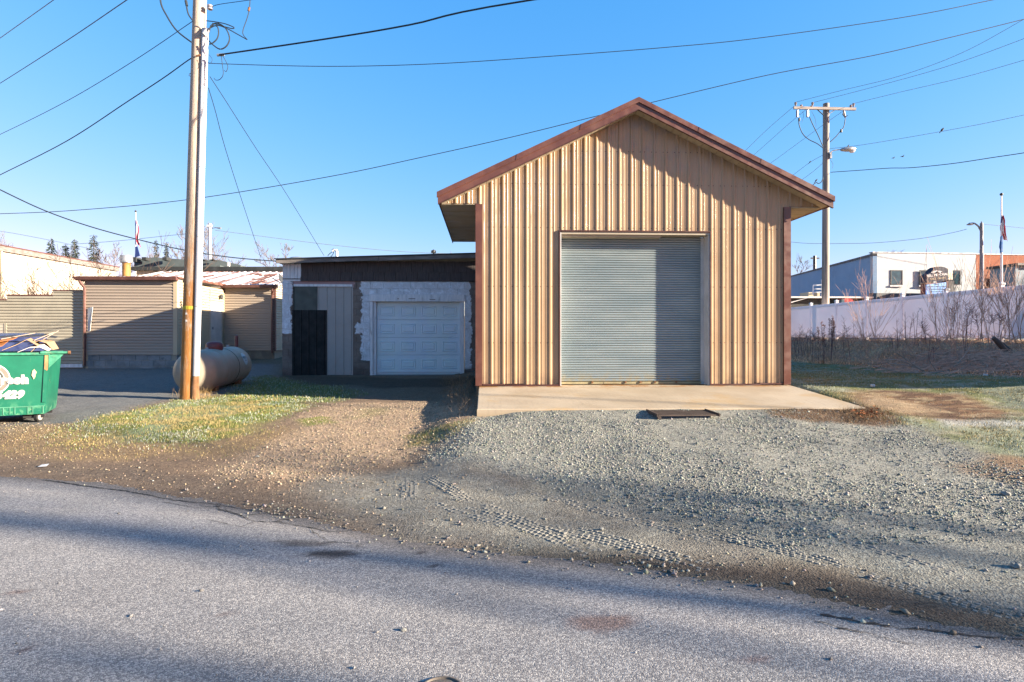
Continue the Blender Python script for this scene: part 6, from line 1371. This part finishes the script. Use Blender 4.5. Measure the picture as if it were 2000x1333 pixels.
def window(root, px0, px1, py0, py1, Y, frame='darkframe', muntins=0):
    a, b = wx(px0,Y), wx(px1,Y); z0, z1 = wz(px0,py1,Y), wz(px0,py0,Y)
    wn = part('window', MB().box(a, Y-.06, z0, b, Y-.03, z1), M['glass'], root); t_ = .07
    part('frame', MB().box(a-t_,Y-.08,z0-t_,a,Y-.02,z1+t_).box(b,Y-.08,z0-t_,b+t_,Y-.02,z1+t_).box(a+.001,Y-.08,z1+.001,b-.001,Y-.02,z1+t_).box(a+.001,Y-.08,z0-t_,b-.001,Y-.02,z0-.001), M[frame], wn)
    part('sill', MB().box(a-.15,Y-.14,z0-.17,b+.1,Y-.01,z0-t_-.002), M['postcap'], wn)
    for k in range(muntins): zz = z0+(z1-z0)*(k+1)/(muntins+1); part('bar', MB().box(a+.002,Y-.09,zz-.03,b-.002,Y-.061,zz+.03), M['white'], wn)
for a, b in ((1740,1760),(1797,1820),(1853,1873)): window(lb, a, b, 530, 556, YL+.1)
part('awning', MB().hexa([(wx(1708,YL-1),YL-1.2,wz(1710,600,YL-1)),(wx(1800,YL-1),YL-1.2,wz(1710,600,YL-1)),(wx(1800,YL-1),YL-.05,wz(1710,600,YL-1)),(wx(1708,YL-1),YL-.05,wz(1710,600,YL-1))], [(wx(1714,YL-1),YL-.9,wz(1710,573,YL-1)),(wx(1800,YL-1),YL-.9,wz(1710,573,YL-1)),(wx(1800,YL-1),YL-.05,wz(1710,571,YL-1)),(wx(1714,YL-1),YL-.05,wz(1710,571,YL-1))]), M['darkframe'], lb)
bk = thing('brick_building', 'red brick building joined to the right of the white one', 'building', (B1.x+.01, YL+.5, 1.2))
E1 = Vector((wx(2140, YL+1), YL+1.0, 0))
part('wall', wallquad(B1+Vector((.01,.02,0)), E1, .8, zt_l-.02, zt_l-.1, 6), M['brick'], bk); part('coping', wallquad(B1+Vector((.01,-.03,0)), E1+Vector((0,-.03,0)), zt_l-.018, zt_l+.04, zt_l-.05, .4), M['steel'], bk)
window(bk, 1934, 1948, 544, 563, YL+.42, 'darkframe', 3)
gb_ = thing('blue_building', 'blue grey low building with a dark eave at the right edge', 'building', (wx(1990,38), 38, 1.2))
part('wall', MB().box(wx(1983,38), 38, 1, wx(2140,38), 40, wz(1985,520,38)), M['slate'], gb_); part('roof', MB().box(wx(1980,38), 37.7, wz(1985,519.5,38), wx(2150,38), 40.2, wz(1985,515,38)), M['darkframe'], gb_); part('corner_board', MB().box(wx(1981,38), 37.9, 1, wx(1986,38), 37.99, wz(1985,520,38)), M['slate'], gb_)
# arborvitae
for px, py, wpx, lab_ in ((1977,528,20,'taller dark pointed evergreen shrub before the brick wall'),(1971,541,14,'middle dark evergreen shrub joined to the taller one'),(1960,544,10,'smallest dark pointed evergreen beside the flagpole')):
    Y = 39.5; X = wx(px,Y); top = wz(px,py,Y); t = thing('evergreen_shrub', lab_, 'shrub', (X,Y,1.2), 'pointed evergreens before the brick wall'); mb = MB(); rr = wpx/F*Y/2
    part('stem', MB().tube([(X,Y,1.1),(X,Y,top-.3)], .05, 6), M['bark'], t)
    for i in range(700):
        f_ = random.random()**.7; zz = top-f_*(top-1.2); r2 = rr*min(1, .05+1.5*f_)*math.sqrt(random.random()); a = random.uniform(0,6.28); s_ = .10
        c_ = Vector((X+r2*math.cos(a), Y+r2*math.sin(a), zz)); u_ = Vector((random.gauss(0,1),random.gauss(0,1),random.gauss(0,1))).normalized()*s_; v_ = Vector((random.gauss(0,.5),random.gauss(0,.5),1)).normalized()*s_*1.6
        mb.add([c_-u_, c_+u_, c_+v_], [(0,1,2)])
    part('foliage', mb, M['arbor'], t)
# library sign
YS = 33; sg = thing('library_sign', 'arched charcoal library sign with tan pillar and message board behind the fence', 'sign', (wx(1830,YS), YS, 1.3))
def SX(px): return wx(px, YS)
def SZ(py): return wz(1835, py, YS)
SR = R(-8)
arch = [(SX(1810),SZ(552)),(SX(1852),SZ(547)),(SX(1852),SZ(526)),(SX(1846),SZ(522.5)),(SX(1838),SZ(521)),(SX(1830),SZ(521.5)),(SX(1824),SZ(525)),(SX(1818),SZ(533)),(SX(1810),SZ(538))]
part('header', MB().prism(arch[::1], YS, YS+.5), M['signdark'], sg)
part('header_side', MB().hexa([(SX(1852)+.003,YS+.05,SZ(546)),(SX(1867),YS+.25,SZ(546)),(SX(1867),YS+.7,SZ(546)),(SX(1852)+.003,YS+.7,SZ(546))], [(SX(1852)+.003,YS+.05,SZ(524)),(SX(1867),YS+.25,SZ(526)),(SX(1867),YS+.7,SZ(526)),(SX(1852)+.003,YS+.7,SZ(524))]), M['signtan'], sg)
part('pillar', MB().box(SX(1851), YS+.1, 1.2, SX(1855), YS+.5, SZ(549)), M['signred'], sg); part('pillar', MB().box(SX(1855)+.003, YS+.1, 1.2, SX(1866), YS+.5, SZ(548)), M['darkframe'], sg)
part('pillar', MB().box(SX(1810), YS+.12, 1.2, SX(1812), YS+.5, SZ(553)), M['signred'], sg)
part('band', MB().box(SX(1810), YS+.02, SZ(555.5), SX(1850.5), YS+.4, SZ(552.5)), M['signred'], sg)
scn = NG('message_screen'); scn.b.inputs['Emission Color'].default_value = (.18,.38,.85,1); scn.b.inputs['Emission Strength'].default_value = .12
msm = scn.done((.20,.36,.62), .4)
part('message_board', MB().hexa([(SX(1810.5),YS+.0,SZ(580)),(SX(1848),YS+.0,SZ(580)),(SX(1848),YS+.1,SZ(580)),(SX(1810.5),YS+.1,SZ(580))], [(SX(1810.5),YS+.0,SZ(556.5)),(SX(1848),YS+.0,SZ(551.5)),(SX(1848),YS+.1,SZ(551.5)),(SX(1810.5),YS+.1,SZ(556.5))]), msm, sg)
cxs = (SX(1810)+SX(1851))/2; slt = R(-5.5)
letter('BELL MEMORIAL', .185, sg, (cxs+.02, YS-.012, SZ(539.5)), (R(90),slt,0), M['postcap'], offset=.003, extrude=.004, align='CENTER', spacing=.93)
letter('PUBLIC LIBRARY', .13, sg, (cxs+.02, YS-.012, SZ(545.8)), (R(90),slt,0), M['signtan'], offset=.003, extrude=.004, align='CENTER')
# open book emblem
for s in (-1, 1):
    for k in range(3):
        cx_ = SX(1829); zc = SZ(533)
        part('emblem', MB().prism([(cx_+s*(.03+k*.085), zc+.04-k*.035), (cx_+s*(.085+k*.085), zc+.02-k*.045), (cx_+s*(.05+k*.085), zc+.13-k*.03), (cx_+s*(.01+k*.08), zc+.16-k*.035)][::(1 if s > 0 else -1)], YS-.02, YS-.002), M['postcap'], sg)
part('emblem', MB().prism([(SX(1818),SZ(533.5)),(SX(1829),SZ(530.5)),(SX(1839.5),SZ(531.5)),(SX(1839.5),SZ(530.3)),(SX(1829),SZ(529)),(SX(1818.5),SZ(532))][::-1], YS-.024, YS-.0205), M['postcap'], sg)
for i, (s_, py) in enumerate((('SUNDAY',556.5),('Holiday Closed Mon & Tue',561.5),('Story Hour 10:00am',566.5),('Book Sale Friday',571.5))):
    pass
rw = MB()
for i, (a, b, py) in enumerate(((1825,1831,555.5),(1812,1846,560.2),(1817,1842,565.2),(1816,1841,570))):
    x = SX(a)
    while x < SX(b): wd = random.uniform(.04,.09); rw.box(x, YS-.012, SZ(py)-.03, x+wd, YS-.002, SZ(py)+.03*random.uniform(.3,1.2)); x += wd+random.choice((.015,.015,.05))
part('message_rows', rw, M['decalblue'], sg, kind='stuff')
# lamp post and slim white pole
YS2 = 37; X = wx(1917, YS2); sl_ = thing('street_lamp', 'grey curved arm street lamp before the red brick building', 'street lamp', (X, YS2, 1.2))
part('pole', MB().tube([(X,YS2,1.1),(X,YS2,wz(1918,436,YS2))], [.13,.09], 12), M['lamppole'], sl_, True); part('finial', MB().lathe([(.02,0),(.04,.05),(.01,.12)], 8, Matrix.Translation((X,YS2,wz(1918,436,YS2)))), M['lamppole'], sl_)
part('arm', MB().tube(smooth_path([wp(a,b,YS2) for a,b in [(1917,452),(1914,446),(1908,440),(1902,436.5),(1895,437)]]), .05, 8), M['lamppole'], sl_, True)
part('arm', MB().tube(smooth_path([wp(a,b,YS2) for a,b in [(1916,458),(1914,450),(1911,445)]]), .03, 6), M['lamppole'], sl_, True)
lh = wp(1894.5, 438.5, YS2); part('lamp_head', MB().lathe([(.05,.10),(.10,.05),(.20,-.01),(.18,-.05),(.01,-.06)], 12, Matrix.Translation(lh)@Matrix.Diagonal((1.1,.7,1,1))), M['lamppole'], sl_, True)
X = wx(1920.3, 36); solo('slim_white_pole', MB().tube([(X,36,1.1),(X,36,wz(1920,495,36))], .035, 8), M['postcap'], 'slim white pole right beside the curved street lamp', 'pole', (X,36,1.2), smooth=True)
def flag(mb_list, px, Y, pys, width, fold, stripes):
    pass
def flagpole(px, pytop, Y, label, z0=1.2, r=.05):
    X = wx(px,Y); zt = wz(px,pytop,Y); t = thing('flagpole', label, 'flagpole', (X,Y,z0)); part('pole', MB().tube([(X,Y,z0-.1),(X,Y,zt-.1)], [r*1.4,r*.5], 10), M['postcap'], t, True)
    part('ball', MB().lathe([(.01,-.1),(.08,-.06),(.1,0),(.08,.06),(.01,.1)], 10, Matrix.Translation((X,Y,zt))), M['darkframe'], t, True); return t
def hanging_flag(t, X, Y, ztop, zbot, wd, s, mats, name='flag'):          # limp cloth folded along the pole
    n = len(mats); 
    for k, mt in enumerate(mats):
        a0_, a1_ = k/n, (k+1)/n; v = []; N = 12
        for i in range(N+1):
            f_ = i/N; z = ztop+(zbot-ztop)*f_; env = wd*(.15+.85*f_)
            for aa in (a0_, a1_): v.append((X+s*(.03+env*aa+.05*math.sin(f_*7)), Y+.12*math.sin(aa*9+f_*3), z-(aa)*.35))
        part(name, MB().add(v+[(a,b+.01,c) for a,b,c in v], [(2*i,2*i+1,2*i+3,2*i+2) for i in range(N)]), M[mt], t, label=None)
fp = flagpole(1956, 380, 36.5, 'tall white flagpole with a limp striped flag behind the fence', r=.07)
X = wx(1956.5,36.5); f1 = part('striped_flag', MB(), None, fp); hanging_flag(f1, X, 36.5, wz(1957,417,36.5), wz(1957,462,36.5), .28, 1, ['redflag','whiteflag','redflag','whiteflag','redflag','whiteflag','redflag'], 'stripe')
part('flag_canton', MB().hexa([(X-.12,36.45,wz(1957,436,36.5)),(X-.04,36.45,wz(1957,436,36.5)),(X-.04,36.47,wz(1957,436,36.5)),(X-.12,36.47,wz(1957,436,36.5))], [(X-.05,36.45,wz(1957,424,36.5)),(X+.02,36.45,wz(1957,424,36.5)),(X+.02,36.47,wz(1957,424,36.5)),(X-.05,36.47,wz(1957,424,36.5))]), M['blueflag'], f1)
part('blue_flag', MB().hexa([(X-.13,36.4,wz(1957,494,36.5)),(X-.03,36.4,wz(1957,494,36.5)),(X-.03,36.5,wz(1957,494,36.5)),(X-.13,36.5,wz(1957,494,36.5))], [(X-.10,36.4,wz(1957,463,36.5)),(X-.02,36.4,wz(1957,461,36.5)),(X-.02,36.5,wz(1957,461,36.5)),(X-.10,36.5,wz(1957,463,36.5))]).hexa([(X-.20,36.42,wz(1957,483,36.5)),(X-.13,36.42,wz(1957,490,36.5)),(X-.13,36.48,wz(1957,490,36.5)),(X-.20,36.48,wz(1957,483,36.5))], [(X-.16,36.42,wz(1957,474,36.5)),(X-.10,36.42,wz(1957,466,36.5)),(X-.10,36.48,wz(1957,466,36.5)),(X-.16,36.48,wz(1957,474,36.5))]), M['midblue'], fp)
fl = flagpole(265, 413, 55, 'white flagpole with a striped flag above the left roofs', .8, .06)
X = wx(265.5,55); f2 = part('striped_flag', MB(), None, fl); hanging_flag(f2, X, 55, wz(265,430,55), wz(265,476,55), .42, 1, ['redflag','whiteflag','redflag','whiteflag','redflag','whiteflag','redflag'], 'stripe')
part('flag_canton', MB().hexa([(X+.04,54.8,wz(265,442,55)),(X+.14,54.8,wz(265,442,55)),(X+.14,54.82,wz(265,442,55)),(X+.04,54.82,wz(265,442,55))], [(X+.04,54.8,wz(265,431,55)),(X+.10,54.8,wz(265,431,55)),(X+.10,54.82,wz(265,431,55)),(X+.04,54.82,wz(265,431,55))]), M['blueflag'], f2)
part('dark_flag', MB().hexa([(X-.05,54.9,wz(265,504,55)),(X+.40,54.9,wz(265,500,55)),(X+.40,54.95,wz(265,500,55)),(X-.05,54.95,wz(265,504,55))], [(X+.02,54.9,wz(265,482,55)),(X+.18,54.9,wz(265,482,55)),(X+.18,54.95,wz(265,482,55)),(X+.02,54.95,wz(265,482,55))]), M['blueflag'], fl)
# pale far pole with lamp at left, dark far poles
def far_pole(px, pt_, pb_, Y, label, mat, arm=0, r=.12, lamp=False):
    X = wx(px,Y); t = thing('utility_pole', label, 'utility pole', (X,Y,.9)); part('shaft', MB().tube([(X,Y,.8),(X,Y,wz(px,pt_,Y))], [r*1.2,r], 8), M[mat], t, True)
    if arm: part('crossarm', MB().box(X-arm, Y-.15, wz(px,pt_+5,Y)-.1, X+arm, Y-.05, wz(px,pt_+5,Y)+.1), M[mat], t)
    if lamp: part('lamp', MB().tube([(X,Y,wz(px,447,Y)),(X+.5,Y,wz(px,445,Y)),(X+1.0,Y,wz(px,446,Y))], [.04,.04,.10], 6), M['steel'], t)
    return t
far_pole(410, 437, 510, 56, 'pale far utility pole with a lamp arm right of the near pole', 'guard', .25, .14, True)
far_pole(1591, 500, 530, 85, 'small dark far utility pole with a crossarm above the blue wall', 'darkframe', .65, .22)
bp = far_pole(847, 488, 500, 45, 'small dark pole top with a round fitting above the block garage roof', 'darkframe', .18, .06)
part('fitting', MB().lathe([(.05,-.15),(.18,-.05),(.18,.08),(.04,.15)], 10, Matrix.Translation((wx(847,45),45,wz(847,492,45)))), M['darkframe'], bp)
# low dark gabled shelter, rails, post and car behind the fence
YQ = 34; sh2 = thing('dark_shelter', 'low dark roofed shelter with white trim behind the left end of the fence', 'shelter', (wx(1600,YQ), YQ, 1.2))
part('wall', MB().box(wx(1500,YQ), YQ+.3, 1.1, wx(1705,YQ), YQ+3, wz(1600,584,YQ)), M['roofdark'], sh2); part('fascia', MB().box(wx(1500,YQ), YQ-.05, wz(1600,582.5,YQ), wx(1705,YQ), YQ+3, wz(1600,579.5,YQ)), M['white'], sh2)
part('gable_trim', MB().prism([(wx(1500,YQ-.3), wz(1545,590,YQ-.3)),(wx(1545,YQ-.3), wz(1545,590,YQ-.3)),(wx(1582,YQ-.3), wz(1580,581,YQ-.3)),(wx(1545,YQ-.3), wz(1545,592,YQ-.3)),(wx(1500,YQ-.3), wz(1545,592,YQ-.3))], YQ-.35, YQ-.25), M['white'], sh2)
rl = thing('roof_rails', 'white rail frame with equipment box above the shelter', 'rail', (wx(1595,36), 36, wz(1595,579,36)))
rlb = MB()
for a, b in (((1588,577),(1588,558)),((1588,558),(1605,557)),((1588,565),(1605,565)),((1605,590),(1605,546)),((1587,572),(1605,571))): rlb.tube([wp(*a,36), wp(*b,36)], .035, 6)
part('rails', rlb, M['postcap'], rl); part('box', MB().box(wx(1579,36), 36.1, wz(1580,579,36), wx(1603,36), 37, wz(1580,571,36)), M['siding3'], rl); part('post', MB().box(wx(1604.5,36), 35.7, 1.2, wx(1607,36), 35.85, wz(1606,553,36)), M['postcap'], rl)
YCR = 33.5; cr_ = thing('parked_car', 'red car roof and windshield just showing over the fence', 'car', (wx(1655,YCR), YCR, 1.2)); zc = 1.25
def cy(px, py): return (wx(px,YCR), wz(px,py,YCR))
part('body', MB().prism([cy(1630,640),cy(1690,640),cy(1690,606),cy(1676,600),cy(1640,602),cy(1630,608)][::1], YCR, YCR+1.7), M['redcar'], cr_)
part('roof', MB().prism([cy(1644,600),cy(1674,599),cy(1668,585.5),cy(1660,583),cy(1650,583.5)][::1], YCR+.1, YCR+1.6), M['redcar'], cr_)
part('windshield', MB().prism([cy(1640,600),cy(1652,600),cy(1651,584),cy(1647,585.5)][::1], YCR+.08, YCR+1.58), M['glass'], cr_)
for px in (1640, 1680): part('wheel', MB().lathe([(.28,-.1),(.32,-.06),(.32,.06),(.28,.1)], 16, Matrix.Translation((wx(px,YCR),YCR-.05,1.25+.3))@Matrix.Rotation(R(90),4,'X')), M['rubber'], cr_)

# birds
def bird(px, py, Y, s, label, fly=False):
    c = wp(px, py, Y); t = thing('bird', label, 'bird', tuple(c), 'small dark birds'); Mx = Matrix.Translation(c)@Matrix.Rotation(R(40 if not fly else 80),4,'Y')
    part('body', MB().lathe([(.002,-s),(s*.22,-s*.7),(s*.42,-s*.1),(s*.40,s*.3),(s*.22,s*.55),(s*.26,s*.75),(s*.15,s*.95),(.002,s*1.05)], 10, Mx), M['bird'], t, True)
    part('beak', MB().tube([Mx@Vector((0,0,s)), Mx@Vector((-.0,0,s*1.35))], [s*.08,.002], 4), M['bird'], t); part('tail', MB().tube([Mx@Vector((0,0,-s*.8)), Mx@Vector((0,0,-s*1.7))], [s*.12,s*.16], 4), M['bird'], t)
    if fly:
        for q in (-1,1): part('wing', MB().add([c+Vector((0,0,0)), c+Vector((s*.5,0,s*.1)), c+Vector((s*.2,q*s*1.5,s*.8)), c+Vector((-.2*s,q*s*1.2,s*.6))], [(0,1,2,3)]), M['bird'], t)
bird(1840,254,27,.12,'largest small bird, perched on the wire at the right'); bird(1594,353,31,.10,'bird perched on the cable loop left of the right pole')
bird(1763,306,40,.10,'right one of two tiny birds flying over the thick cable',True); bird(1745,309,42,.09,'left one of two tiny birds flying over the thick cable',True); bird(1582,317,32,.08,'tiny bird on the grey wire above the barn roof slope'); bird(1657,285,YR-.3,.07,'tiny bird sitting on the street lamp head of the right pole')

# cast iron manhole rim at the bottom edge
X, Y = rp(862, 1350); mh = thing('valve_cover', 'small round cast iron valve cover at the bottom edge of the road', 'valve cover', (X,Y,0))
part('rim', MB().lathe([(.110,-.02),(.107,.004),(.101,.010),(.095,.012),(.091,.011),(.089,.001)], 40, Matrix.Translation((X,Y,0))), M['iron'], mh, True)
part('lid', MB().lathe([(.084,-.01),(.084,.0042),(.02,.0045),(.018,.010),(.003,.010)], 32, Matrix.Translation((X,Y,0))), M['iron'], mh, True)
print('objects', len(bpy.data.objects))
